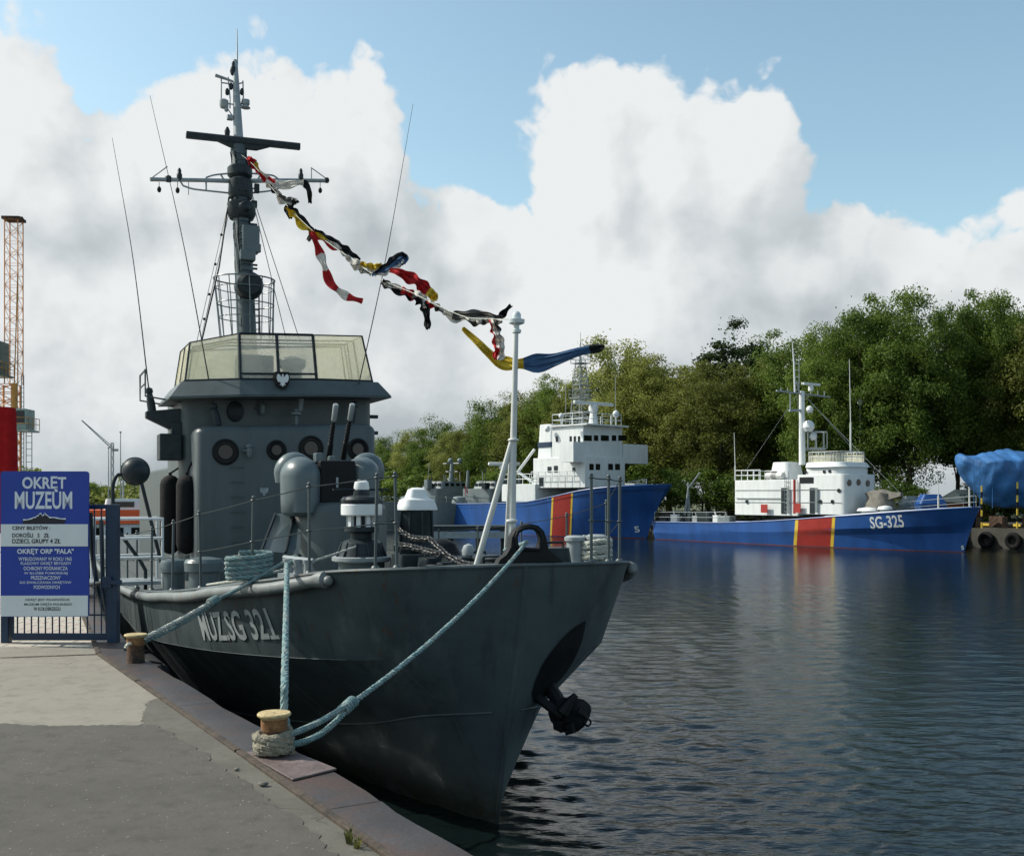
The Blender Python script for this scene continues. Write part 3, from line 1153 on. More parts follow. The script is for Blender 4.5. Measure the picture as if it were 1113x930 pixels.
hp = mb.build('hawse_shade_patch', M['black'], ship, angle=30)  # black colour stands for the recess's shade; no hollow is cut

# stockless anchor hanging at the black sheet
ah = on_hull(590, 752)[0]
Yc = 11.6
anchor = bpy.data.objects.new('anchor', None)
COL.objects.link(anchor)
anchor.parent = ship


def SP(px, py, Y):
    return S.loc(P(px, py, Y))


mb = MB()
mb.tube([SP(592, 738, 11.75), SP(604, 757, 11.55), SP(617, 780, 11.45)], [0.075, 0.08, 0.09], 8)
mb.tube([SP(583, 757, 11.5), SP(598, 768, 11.4), SP(610, 778, 11.4)], [0.05, 0.055, 0.06], 8)
mb.build('shank', M['black'], anchor, bevel=0)
mb = MB()
rings = []
for px, py, w, h in ((606, 776, .12, .10), (611, 776, .18, .15), (617, 777, .19, .20), (624, 776, .17, .19), (631, 772, .13, .13), (636, 770, .08, .08)):
    c = SP(px, py, 11.42)
    rings.append([c + S_ for S_ in [Vector((0.9 * w * math.cos(A) * 0.8, w * math.cos(A) * 0.6, h * math.sin(A))) for A in [2 * PI * k / 10 for k in range(10)]]])
mb.loft(rings)
mb.build('crown', M['black'], anchor, angle=25)
for pts in ([(612, 774), (620, 762), (626, 754.5)], [(608, 783), (607, 790), (612, 794)], [(617, 786), (620, 794), (614, 796)], [(628, 772), (635, 777), (639, 782)]):
    mb = MB()
    k = [0.085, 0.06, 0.03] if pts[0][0] != 628 else [0.06, 0.035, 0.02]
    mb.tube([SP(px, py, 11.35) for px, py in pts], k, 8)
    mb.build('fluke', M['black'], anchor)
mb = MB()
mb.ring(SP(639, 785, 11.35), 0.035, 0.012, 'X', 14, 6)
mb.build('shackle', M['black'], anchor)

# bow fairlead (black arch)
mb = MB()
yo = S.y_of(573, 0.22)
aB = 0.22
W = lambda px: S.y_of(px, aB)
Zp = lambda py: S.z_of(py, aB, yo)
outer = [(538, 614), (541, 607), (548, 602), (553, 594), (554, 584), (558, 576), (565, 571), (574, 569), (583, 571), (589, 577), (592, 586), (594, 596), (599, 602), (607, 608), (612, 614)]
hole = [(563, 596), (560.5, 590), (560, 583), (562, 578), (567, 575), (573, 574), (579, 575), (583, 579), (585, 585), (584, 591), (582, 596)]
hole = [(573 + (x - 573) * 1.12, 584 + (y - 584) * 1.12) for x, y in hole]
vs, fs = [], []
th = 0.11
for da in (-th / 2, th / 2):
    vs += [L(aB + da, W(x), Zp(y)) for x, y in outer] + [L(aB + da, W(x), Zp(y)) for x, y in hole]
no, nh = len(outer), len(hole)
# strip between outer[2..12] and hole, plus the foot under the hole
tri = []
pairs = [(2, 0), (3, 0), (4, 1), (5, 3), (6, 4), (7, 5), (8, 6), (9, 7), (10, 8), (11, 10), (12, 10)]
for (o1, h1), (o2, h2) in zip(pairs[:-1], pairs[1:]):
    hs = list(range(h1, h2 + 1))
    tri.append(tuple([o1] + [no + k for k in hs] + [o2]))
tri.append((0, 1, 2, no + 0, no + nh - 1, 12, 13, 14))
N1 = no + nh
for t in tri:
    fs.append(t)
    fs.append(tuple(k + N1 for k in reversed(t)))
for i in range(no):
    j = (i + 1) % no
    fs.append((i, j, j + N1, i + N1))
for i in range(nh):
    j = (i + 1) % nh
    fs.append((no + i, no + j, no + j + N1, no + i + N1))
mb.add(vs, fs)
pts = [L(aB, W(x), Zp(y)) for x, y in hole]
mb.tube([L(aB - th / 2, W(x), Zp(y)) for x, y in hole] + [L(aB - th / 2, W(563), Zp(596))], 0.022, 8)
mb.build('bow_fairlead', M['black'], ship, angle=40, bevel=0.01)

# jackstaff with one stay leg and a lantern
js = bpy.data.objects.new('jackstaff', None)
COL.objects.link(js)
js.parent = ship
aJ = 0.62
yJ = S.y_of(556, aJ)
jz = lambda py: S.z_of(py, aJ, yJ)
mb = MB()
mb.tube([L(aJ, yJ, dz(aJ) - 0.02), L(aJ, S.y_of(558, aJ), jz(480)), L(aJ, S.y_of(561, aJ), jz(352))], [0.042, 0.036, 0.027], 12)
mb.ring(L(aJ, S.y_of(558, aJ), jz(478)), 0.045, 0.016)
mb.ring(L(aJ, yJ, jz(566)), 0.048, 0.02)
mb.build('pole', M['offwhite'], js)
mb = MB()
mb.tube([L(aJ, S.y_of(557, aJ), jz(478)), L(0.85, S.y_of(517, 0.85), dz(0.85))], 0.033, 10)
mb.build('stay_leg', M['offwhite'], js)
mb = MB()
mb.tube([L(aJ, S.y_of(557, aJ), jz(478)), L(1.5, S.y_of(556.5, aJ) + 0.32, dz(1.5))], 0.033, 10)
mb.build('stay_leg', M['offwhite'], js)
mb = MB()
c = L(aJ, S.y_of(561.5, aJ), 0)
mb.lathe([(0.03, jz(362)), (0.05, jz(361)), (0.05, jz(358)), (0.03, jz(357)), (0.03, jz(353)), (0.085, jz(351)), (0.09, jz(347)), (0.05, jz(346)), (0.048, jz(341)), (0.03, jz(338.5)), (0.0, jz(337))], c, 18)
mb.build('lantern', M['lamp_glass'], js)

# ---- foredeck: capstan with white drum, white-topped capstan, chain, bitts
def Rpx(halfpx, a, y):
    return halfpx / FPX * S.w(a, y).y


aC = 3.8
yC = S.y_of(393, aC)
cz = lambda py: S.z_of(py, aC, yC)
cr = lambda h: Rpx(h, aC, yC)
cap = bpy.data.objects.new('capstan', None)
COL.objects.link(cap)
cap.parent = ship
cc = L(aC, yC, 0)
mb = MB()
mb.lathe([(cr(25), dz(aC) - 0.05), (cr(25), cz(612)), (cr(26), cz(609)), (cr(28), cz(608))], cc, 32)
mb.build('plinth', M['gun_gray'], cap)
mb = MB()
mb.lathe([(cr(30), cz(610)), (cr(32), cz(608.5)), (cr(32), cz(605)), (cr(30), cz(604)), (cr(24), cz(604))], cc, 32)
mb.build('rim', M['light_gray'], cap)
mb = MB()
mb.lathe([(cr(27), cz(605)), (cr(24), cz(597)), (cr(22), cz(590)), (cr(18), cz(587)), (cr(12), cz(585)), (cr(12), cz(579)), (cr(18.5), cz(577)), (cr(18.5), cz(572.5)), (cr(9), cz(571))], cc, 32)
for k in range(12):
    A = 2 * PI * k / 12
    mb.tube([cc + Vector((cr(28) * math.cos(A), cr(28) * math.sin(A), cz(605))), cc + Vector((cr(21.5) * math.cos(A), cr(21.5) * math.sin(A), cz(589)))], 0.012, 5)
mb.build('cone', M['dark'], cap)
mb = MB()
for k in range(9):
    A = 2 * PI * k / 9 + 0.2
    mb.box(cc + Vector((cr(14) * math.cos(A), cr(14) * math.sin(A), (cz(571) + cz(559)) / 2)), (0.055, 0.055, cz(558) - cz(573)), A)
mb.build('spacer_posts', M['white'], cap, smooth=False)
mb = MB()
mb.lathe([(cr(11), cz(573)), (cr(11), cz(540))], cc, 20)
mb.lathe([(cr(22), cz(547)), (cr(22.5), cz(543)), (cr(20), cz(540)), (cr(9), cz(538)), (cr(8), cz(531))], cc, 28)
mb.build('spindle', M['dark'], cap)
mb = MB()
mb.lathe([(cr(21.5), cz(560)), (cr(22.3), cz(559)), (cr(22.3), cz(548.5)), (cr(21.5), cz(547.5))], cc, 36)
mb.build('drum', M['white'], cap)
mb = MB()
mb.lathe([(cr(8), cz(533)), (cr(8.5), cz(530)), (cr(7.5), cz(524)), (cr(4.5), cz(521.5)), (0, cz(521))], cc, 20)
mb.build('drum_cap', M['white'], cap)
mb = MB()
mb.tube([L(aC, S.y_of(362, aC), cz(532)), L(aC, S.y_of(422, aC), cz(532))], 0.018, 6)
mb.tube([L(aC, S.y_of(415, aC), cz(532)), L(aC, S.y_of(415, aC), cz(549))], 0.012, 6)
mb.build('bar', M['dark'], cap)

aD = 3.5
yD = S.y_of(453, aD)
wz = lambda py: S.z_of(py, aD, yD)
wr = lambda h: Rpx(h, aD, yD)
cd = L(aD, yD, 0)
win = bpy.data.objects.new('windlass', None)
COL.objects.link(win)
win.parent = ship
mb = MB()
mb.lathe([(wr(19), dz(aD) - 0.05), (wr(18.5), wz(600)), (wr(17), wz(556)), (wr(18), wz(554))], cd, 28)
mb.lathe([(wr(24), wz(600)), (wr(25), wz(597)), (wr(25), wz(592)), (wr(22), wz(590))], cd, 28)
for k in range(8):
    A = 2 * PI * k / 8
    mb.tube([cd + Vector((wr(17.5) * math.cos(A), wr(17.5) * math.sin(A), wz(556))), cd + Vector((wr(19) * math.cos(A), wr(19) * math.sin(A), wz(590)))], 0.014, 5)
mb.build('barrel', M['dark'], win)
mb = MB()
rz_ = []
for h, py in ((20.5, 554), (20.5, 552), (19.5, 549), (17.5, 543), (12.5, 541), (10.5, 536), (9, 532), (5, 530), (0.5, 529.6)):
    rz_.append([(p[0] - aD, p[1] + yD, wz(py)) for p in rbox(-wr(h) * 0.85, wr(h) * 0.85, -wr(h), wr(h), wr(h) * 0.5)])
mb.loft(rz_)
mb.build('cover', M['white'], win, angle=30)

# anchor chain lying across the foredeck
mb = MB()
path = bez([SP(428, 566, 14.0), SP(437, 578, 13.6), SP(452, 585, 13.2), SP(466, 586, 12.9), SP(478, 596, 12.6), SP(492, 607, 12.3), SP(507, 613, 12.0), SP(520, 615.5, 11.8)], 60)
path2 = bez([SP(432, 592, 13.2), SP(446, 594, 13.0), SP(462, 598, 12.7), SP(478, 602, 12.4)], 26)
for pth in (path, path2):
    for i in range(len(pth) - 1):
        t = (pth[i + 1] - pth[i]).normalized()
        q = t.to_track_quat('X', 'Z').to_matrix() @ Matrix.Rotation((PI / 2 if i % 2 else 0) + RNG.uniform(-0.3, 0.3), 3, 'X') @ Matrix.Diagonal((1.5, 0.95, 1))
        mb.ring(pth[i], 0.033, 0.013, n=12, k=6, rot=q)
mb.build('anchor_chain', M['chain'], ship)
# chain stopper frame, low brackets and a small dome light behind the bow
mb = MB()
for px, py, Y, w, h in ((486, 606, 12.6, .22, .16), (505, 606, 12.4, .16, .2), (530, 606, 12.2, .26, .18), (478, 590, 13.2, .12, .34)):
    p = SP(px, py, Y)
    p.z = dz(-p.x) + h / 2
    mb = MB()
    mb.box(p, (w * 0.7, w, h), 0.2)
    mb.build('chain_stopper', M['dark'], ship, smooth=False, bevel=0.02)
mb = MB()
p = SP(509, 598, 12.6)
mb.lathe([(0.03, dz(-p.x) - p.z), (0.03, -0.07), (0.07, -0.06), (0.08, 0), (0.055, 0.06), (0, 0.085)], p, 16)
mb.build('deck_lamp', M['light_gray'], ship)
# bollard pairs
for px0, px1, Y, s_ in ((625, 648, 12.3, 1.0), (474, 486, 13.5, 0.8)):
    mb = MB()
    for px in (px0, px1):
        p = SP(px, 600, Y)
        z0 = dz(-p.x) - 0.02
        p.z = 0
        mb.lathe([(0.10 * s_, z0), (0.10 * s_, z0 + 0.3 * s_), (0.125 * s_, z0 + 0.31 * s_), (0.125 * s_, z0 + 0.35 * s_), (0.09 * s_, z0 + 0.37 * s_)], p, 18)
    a_, b_ = SP(px0, 600, Y), SP(px1, 600, Y)
    c = (a_ + b_) / 2
    c.z = dz(-c.x) + 0.01
    mb.box(c, (0.3 * s_, (b_ - a_).length + 0.3, 0.05), math.atan2((b_ - a_).y, (b_ - a_).x) - PI / 2)
    mb.build('mooring_bitts', M['light_gray'], ship)

# dark gear heaped behind the chain
for px, py, Y, w, l, h, nm in ((447, 605, 13.6, .5, .5, .34, 'chain_locker'), (470, 606, 13.2, .34, .4, .26, 'chain_locker'), (520, 607, 12.6, .3, .5, .2, 'cable_box'), (603, 606, 11.9, .34, .3, .2, 'cable_box')):
    p = SP(px, py, Y)
    mb = MB()
    mb.prism(rbox(p.x - l / 2, p.x + l / 2, p.y - w / 2, p.y + w / 2, 0.06), dz(-p.x) - 0.02, dz(-p.x) + h, rbox(p.x - l / 2.4, p.x + l / 2.4, p.y - w / 2.4, p.y + w / 2.4, 0.06))
    mb.tube([Vector((p.x, p.y - w * 0.3, dz(-p.x) + h)), Vector((p.x, p.y - w * 0.3, dz(-p.x) + h + 0.06)), Vector((p.x, p.y + w * 0.3, dz(-p.x) + h + 0.06)), Vector((p.x, p.y + w * 0.3, dz(-p.x) + h))], 0.015, 6)
    mb.build(nm, M['dark'], ship, bevel=0.01)
# hoses, reels and bundles that crowd the foredeck
for px, Y, r in ((432, 14.6, 0.17), (497, 12.9, 0.13)):
    p = SP(px, 605, Y)
    z0_ = dz(-p.x)
    mb = MB()
    for sgn in (-1, 1):
        mb.disc(Vector((p.x, p.y + sgn * 0.14, z0_ + r + 0.03)), r, (0, sgn, 0), 0.02, 18)
    mb.tube([Vector((p.x, p.y - 0.14, z0_ + r + 0.03)), Vector((p.x, p.y + 0.14, z0_ + r + 0.03))], r * 0.7, 14)
    mb.build('cable_reel', M['dark'], ship)
for k in range(4):
    A = (460, 482, 515, 545)[k]
    p = SP(A, 606, 12.9 - 0.25 * k)
    pts = []
    for i in range(30):
        B = 2 * PI * i / 13
        pts.append(Vector((p.x + (0.14 + 0.02 * (k % 2)) * math.cos(B), p.y + 0.2 * math.sin(B), dz(-p.x) + 0.04 + 0.0035 * i)))
    mb = MB()
    mb.tube(pts, 0.02, 6)
    mb.build('coiled_hose', M['dark'], ship)
p = SP(478, 590, 14.6)
mb = MB()
rr_ = [[Vector((p.x + 0.26 * math.cos(A) * s_ * (1 + 0.12 * math.sin(5 * A + z_ * 9)), p.y + 0.34 * math.sin(A) * s_ * (1 + 0.1 * math.sin(4 * A)), dz(-p.x) + z_)) for A in [2 * PI * k / 22 for k in range(22)]] for s_, z_ in ((1.0, 0), (1.05, 0.15), (0.95, 0.35), (0.7, 0.52), (0.3, 0.58))]
mb.loft(rr_)
mb.build('tarpaulin_bundle', M['black'], ship, angle=70)
# guard rail stanchions and wires
st_a = {-1: [0.38, 0.55, 1.33, 2.35, 3.9, 5.4, 7.2, 9.2, 11.2, 13.2, 15.5, 18, 20.5, 23, 25.5, 28, 31, 34, 37], 1: [0.16, 0.3, 0.5, 2.6, 4.4, 6.4, 8.5, 10.6, 13, 15.5, 18, 20.5, 23, 25.5, 28, 31, 34, 37]}
for side in (-1, 1):
    tops = []
    for a in st_a[side]:
        b = db(a) - 0.07
        h = 0.98 if side < 0 else 0.96
        mb = MB()
        lean = RNG.uniform(-0.02, 0.02)
        base = L(a, side * b, dz(a) - 0.02)
        top = L(a + lean, side * (b + lean), dz(a) + h)
        mb.tube([base, base.lerp(top, 0.5), top], 0.017, 8)
        mb.ball(top, 0.022, 8)
        for f in (0.5, 0.97):
            mb.ring(base.lerp(top, f), 0.026, 0.008, n=10, k=5)
        mb.lathe([(0.045, 0), (0.045, 0.03), (0.03, 0.05)], base + Vector((0, 0, 0.02)), 10)
        mb.build('stanchion', M['ship_gray'], ship)
        tops.append((base, top))
    for f in (0.5, 0.97):
        mb = MB()
        for (b0, t0), (b1, t1) in zip(tops[:-1], tops[1:]):
            if side > 0 and f > 0.9 and b0.x > -1:
                pass
            mb.tube(sag(b0.lerp(t0, f), b1.lerp(t1, f), 0.008, 8), 0.0065, 5)
        mb.build('railing_wire', M['dark'], ship)

# pair of mushroom ventilators and a rope stand on the starboard foredeck
for px, Y, r in ((189, 16.2, 0.21), (222, 15.8, 0.29)):
    p = SP(px, 615, Y)
    z0 = dz(-p.x) - 0.03
    p.z = 0
    mb = MB()
    mb.lathe([(r * 0.78, z0), (r * 0.78, z0 + 0.30), (r, z0 + 0.32), (r * 1.02, z0 + 0.45), (r * 0.9, z0 + 0.5), (r * 0.3, z0 + 0.53), (0, z0 + 0.53)], p, 24)
    mb.build('deck_ventilator', M['gun_gray'], ship)
# roller fairlead at the starboard edge
aR = 1.62
mb = MB()
bR = -(db(aR) - 0.16)
mb.box(L(aR, bR, dz(aR) + 0.03), (0.44, 0.2, 0.05), 0.5)
for k in (-0.15, 0, 0.15):
    mb.lathe([(0.055, 0.04), (0.05, 0.07), (0.045, 0.16), (0.06, 0.19), (0.06, 0.21)], L(aR + k, bR - 0.5 * k, dz(aR)), 14)
mb.tube([L(aR + 0.25, bR - 0.1, dz(aR) + 0.22), L(aR - 0.2, bR + 0.12, dz(aR) + 0.2)], 0.025, 8)
mb.build('roller_fairlead', M['light_gray'], ship)

# ---- twin gun turret
gun = bpy.data.objects.new('gun_turret', None)
COL.objects.link(gun)
gun.parent = ship
aG = 7.1
yG = S.y_of(362, aG)
gz = lambda py, a=aG: S.z_of(py, a, yG)
gy = lambda px, a=aG: S.y_of(px, a)
mb = MB()
r0 = Rpx(50, aG, yG)
cG = L(aG, gy(370), 0)
mb.lathe([(r0, dz(aG) - 0.05), (r0, gz(556)), (r0 * 0.97, gz(550)), (r0 * 0.88, gz(546)), (0.2, gz(545))], cG, 40)
mb.build('gun_mount', M['ship_gray'], gun, angle=45)
for pxc, hw, ptop, pbot, da in ((324, 21, 497, 560, -0.15), (393, 19, 496, 556, 0.0)):
    mb = MB()
    r = Rpx(hw, aG, yG)
    cy = gy(pxc)
    zt, zb = gz(ptop), gz(pbot)
    prof = [(r * 0.72, zb), (r * 0.94, zb + 0.06), (r * 0.97, zb + (zt - zb) * 0.3), (r, zt - r * 1.0)]
    prof += [(r * math.cos(q), zt - r + r * math.sin(q)) for q in [PI / 2 * k / 8 for k in range(1, 9)]]
    mb.lathe(prof, L(aG + da, cy, 0), 32, sx=1.35)
    mb.build('turret_dome', M['gun_gray'], gun, angle=50)
    # raised rim behind the dome
    mb = MB()
    sgn = -1 if pxc < 370 else 1
    prof = [(r * 0.98, zt - r * 1.5)] + [(r * 1.06 * math.cos(q), zt - r + r * 1.1 * math.sin(q)) for q in [PI / 2 * k / 8 for k in range(0, 9)]]
    mb.lathe([(q[0], q[1] + 0.06) for q in prof], L(aG + 0.34, S.y_of(pxc + sgn * 5 + 1, aG + 0.34), 0), 28, sx=0.7)
    mb.build('dome_rim', M['gun_gray'], gun, angle=50)
mb = MB()
yc0, yc1 = gy(342), gy(380)
mb.box(L(aG - 0.05, (yc0 + yc1) / 2, (gz(501) + gz(547)) / 2), (0.62, yc1 - yc0, gz(501) - gz(547)))
mb.build('gun_shield', M['black'], gun, smooth=False, bevel=0.03)
mb = MB()
mb.box(L(aG - 0.37, gy(360), (gz(519) + gz(530)) / 2), (0.02, 0.035, gz(519) - gz(530)))
mb.build('sight_slot', M['light_gray'], gun, smooth=False)
mb = MB()
mb.box(L(aG - 0.1, gy(344), gz(498)), (0.2, 0.12, 0.16))
mb.box(L(aG - 0.1, gy(358), gz(499)), (0.2, 0.1, 0.1))
mb.build('gun_breech', M['gun_gray'], gun, smooth=False, bevel=0.02)
for p0, p1 in (((357, 500), (365, 441)), ((373, 498), (383, 440))):
    mb = MB()
    A = L(aG, gy(p0[0]), gz(p0[1]))
    B = L(aG - 0.55, S.y_of(p1[0], aG - 0.55), S.z_of(p1[1], aG - 0.55, 0))
    mb.tube([A, A.lerp(B, 0.3), A.lerp(B, 0.31), A.lerp(B, 0.7), A.lerp(B, 0.72), B], [0.052, 0.046, 0.034, 0.029, 0.026, 0.026], 12)
    for k in range(6):
        mb.ring(A.lerp(B, 0.32 + 0.06 * k), 0.036, 0.010, rot=(B - A).to_track_quat('Z', 'Y').to_matrix(), n=12, k=6)
    br = mb.build('gun_barrel', M['black'], gun)
    mb = MB()
    mb.tube([A.lerp(B, 0.72), A.lerp(B, 0.74), A.lerp(B, 1.0), A.lerp(B, 1.02)], [0.032, 0.042, 0.046, 0.034], 12)
    mb.build('muzzle', M['light_gray'], gun)
# sloping sheet beside the mount
mb = MB()
A0, A1 = L(aG + 0.2, gy(302), gz(558)), L(aG + 0.2, gy(330), gz(556))
B0_, B1_ = L(aG - 0.7, S.y_of(284, aG - 0.7), S.z_of(598, aG - 0.7, -1.2)), L(aG - 0.7, S.y_of(326, aG - 0.7), S.z_of(602, aG - 0.7, -1.0))
nrm = Vector((1, 0, 0.35)).normalized() * 0.03
mb.loft([[A0, A1, A1 - nrm, A0 - nrm], [B0_, B1_, B1_ - nrm, B0_ - nrm]])
mb.build('spray_sheet', M['gun_gray'], gun, smooth=False)
mb = MB()
for q0, q1 in ((A0, B0_), (A0.lerp(A1, 0.75), B0_.lerp(B1_, 0.62))):
    mb.tube([q0 + nrm * 0.5, q1 + nrm * 0.5], 0.022, 6)
mb.build('sheet_edge', M['dark'], gun)
# legs that carry the sheet down to the deck
mb = MB()
for q in (B0_, B1_):
    mb.tube([q - nrm, Vector((q.x - 0.05, q.y, dz(-q.x) - 0.02))], 0.03, 6)
mb.build('sheet_leg', M['dark'], gun)

# ---- deckhouse, wheelhouse and open bridge
aF, wF = 11.0, 1.80
zF = 5.0
plan = [(-p[0], p[1]) for p in rbox(aF, aF + 2.4, -wF, wF, 0.18)]
mb = MB()
zb = dz(aF) - 0.1
mb.loft([[(x, y, zb) for x, y in plan], [(x, y, zF - 0.14) for x, y in plan]] + [[(-(aF + 1.5) + (x + aF + 1.5) * k, y * k2, z) for x, y in plan] for k, k2, z in ((0.99, 0.985, zF - 0.08), (0.965, 0.955, zF - 0.03), (0.93, 0.91, zF))])
deckhouse = mb.build('deckhouse', M['ship_gray'], ship, angle=28)
aW, wW, zW = 11.8, 1.96, 5.62
mb = MB()
plan = [(-p[0], p[1]) for p in rbox(aW, aW + 2.6, -wW, wW, 0.25)]
mb.prism(plan, dz(aW) - 0.1, zW)
wheelhouse = mb.build('wheelhouse', M['ship_gray'], ship, angle=28)
# flared skirt of the bridge; the plan has a flat centre and swept sides
def bridge_plan(front, back, wc, ws, sweep):
    return [(-front, -wc), (-front, wc), (-(front + sweep), ws), (-back, ws), (-back, -ws), (-(front + sweep), -ws)]


mb = MB()
lo = bridge_plan(10.95, 13.4, 0.85, 2.24, 0.42)
hi = bridge_plan(11.18, 13.3, 0.80, 2.0, 0.36)
lo[0], lo[1], hi[0], hi[1] = (-10.95, -0.98), (-10.95, 0.66), (-11.18, -0.94), (-11.18, 0.62)
mb.prism(lo, 5.55, 5.585)
mb.prism(lo, 5.587, 5.90, hi)
skirt = mb.build('bridge_skirt', M['ship_gray'], ship, smooth=False, bevel=0.012)
# wind screen: milky side panels and clear middle panes in dark frames, canvas roof
scr = bpy.data.objects.new('wind_screen', None)
COL.objects.link(scr)
scr.parent = ship
zs0, zs1 = 5.92, 6.85
B_ = [(-11.22, -0.92), (-11.22, 0.60), (-11.58, 1.88), (-13.2, 1.88), (-13.2, -1.92), (-11.58, -1.92)]
T_ = [(-11.45, -0.90), (-11.45, 0.58), (-11.80, 1.72), (-13.2, 1.72), (-13.2, -1.80), (-11.80, -1.80)]


DROP = [0, 0, -0.05, -0.05, 0.15, 0.15]


def panel(i, j, u0=0.0, u1=1.0, v0=0.0, v1=1.0, push=0.0):
    b0, b1 = Vector((*B_[i], zs0)), Vector((*B_[j], zs0))
    sd = 0.10 if (i in (2, 3, 4, 5) or j in (2, 5)) else 0.0
    t0 = Vector((*T_[i], zs1 - DROP[i]))
    t1 = Vector((*T_[j], zs1 - DROP[j]))
    g = lambda u, v: b0.lerp(b1, u).lerp(t0.lerp(t1, u), v)
    return [g(u0, v0), g(u1, v0), g(u1, v1), g(u0, v1)]


def sheet(quad, th=0.008):
    n = (quad[1] - quad[0]).cross(quad[3] - quad[0]).normalized() * th
    mb_ = MB()
    mb_.loft([quad, [q - n for q in quad]])
    return mb_


for i, j in ((1, 2), (5, 0), (2, 3), (4, 5), (3, 4)):
    sheet(panel(i, j)).build('side_panel', M['screen_cream'], scr, smooth=False)
for u0, u1 in ((0.0, 0.5), (0.5, 1.0)):
    sheet(panel(0, 1, u0, u1)).build('pane', M['screen_clear'], scr, smooth=False)
mb = MB()
for i, j, us in ((0, 1, (0, 0.5, 1)), (1, 2, (1,)), (5, 0, (0,)), (2, 3, (0.5, 1)), (4, 5, (0, 0.5))):
    for u in us:
        q = panel(i, j, u, u)
        thick = 0.032 if (i, j) == (0, 1) else 0.02
        mb.tube([q[0], q[3]], thick, 6)
for i in range(6):
    q = panel(i, (i + 1) % 6)
    mb.tube([q[0], q[1]], 0.026, 6)
    mb.tube([q[3], q[2]], 0.028 if i == 0 else 0.014, 6)
q = panel(0, 1, 0, 1, 0.12, 1)
mb.tube([q[0], q[1]], 0.022, 6)
mb.build('screen_frame', M['dark'], scr)
mb = MB()
ring = [Vector((*T_[i], zs1 - DROP[i])) for i in range(6)]
mb.add(ring + [Vector((-12.3, -0.9, zs1 + 0.05)), Vector((-12.3, 0.58, zs1 + 0.05)), Vector((-13.2, -0.9, zs1)), Vector((-13.2, 0.58, zs1))], [(0, 1, 7, 6), (1, 2, 3, 9, 7), (6, 7, 9, 8), (5, 0, 6, 8, 4)])
mb.build('awning', M['screen_cream'], scr, smooth=False)
mb = MB()
for a in (12.1, 12.6, 13.1):
    mb.tube([L(a, -1.8, 5.92), L(a, -1.7, zs1 - 0.2), L(a, -0.9, zs1 - 0.03), L(a, 0.58, zs1 - 0.03), L(a, 1.62, zs1 - 0.02), L(a, 1.75, 5.92)], 0.02, 6)
mb.build('awning_hoop', M['dark'], scr)
# bridge console seen through the panes
mb = MB()
mb.box(L(12.0, -0.5, 6.15), (0.5, 0.7, 0.6))
mb.lathe([(0.2, 0), (0.2, 0.35), (0.28, 0.4), (0.28, 0.55), (0.1, 0.62)], L(12.3, 0.35, 5.9), 16)
mb.build('bridge_console', M['gun_gray'], ship, bevel=0.02)


def eagle(mb_, c, s, nrm_x=0.0, m=0):
    """spread-wing bird emblem as a thin relief facing forward"""
    out = [(0, .5), (.08, .42), (.06, .3), (.14, .26), (.22, .42), (.36, .5), (.46, .42), (.5, .2), (.44, -.05), (.34, -.2), (.26, -.12), (.2, -.25), (.14, -.18), (.16, -.32), (.26, -.42), (.1, -.4), (.05, -.52)]
    pts = out + [(-x, y) for x, y in reversed(out[1:])]
    f = [Vector((c[0] + 0.012, c[1] + x * s, c[2] + y * s)) for x, y in pts]
    b = [Vector((c[0], c[1] + x * s, c[2] + y * s)) for x, y in pts]
    mb_.loft([f, b], m)


def shield(mb_, c, s, m=0):
    out = [(-.45, .55), (.45, .55), (.48, .1), (.40, -.3), (.2, -.5), (0, -.6), (-.2, -.5), (-.40, -.3), (-.48, .1)]
    mb_.loft([[Vector((c[0] + 0.02, c[1] + x * s, c[2] + y * s)) for x, y in out], [Vector((c[0] - 0.25, c[1] + x * s, c[2] + y * s)) for x, y in out]], m)


em = MB()
ce = L(11.0, S.y_of(307, 11.0), S.z_of(413.5, 11.0, 0))
shield(em, ce, 0.30)
emb = em.build('emblem', M['black'], ship, smooth=False)
em = MB()
eagle(em, ce + Vector((0.022, 0, 0)), 0.24)
em.build('eagle', M['white'], emb, smooth=False)
em = MB()
eagle(em, L(aF - 0.003, S.y_of(287, aF), S.z_of(534, aF, 0)), 0.17)
em.build('badge', M['light_gray'], ship, smooth=False)


def porthole(a, px, py, r, y=None):
    y = S.y_of(px, a)
    z = S.z_of(py, a, y)
    mb_ = MB()
    mb_.ring(L(a - 0.02, y, z), r, 0.035, 'X', 28, 8)
    mb_.ring(L(a - 0.035, y, z), r * 0.72, 0.02, 'X', 24, 6)
    for k in range(6):
        A = k * PI / 3
        mb_.ball(L(a - 0.05, y + r * math.cos(A), z + r * math.sin(A)), 0.018, 8)
    o = mb_.build('porthole', M['black'], ship)
    mb_ = MB()
    mb_.disc(L(a - 0.004, y, z), r * 0.95, (1, 0, 0), 0.02)
    mb_.build('pane', M['glass_dark'], o)


for px, py, r in ((245, 491, 0.22), (300.5, 489, 0.165), (338, 487, 0.22), (389, 488, 0.19)):
    porthole(aF, px, py, r)
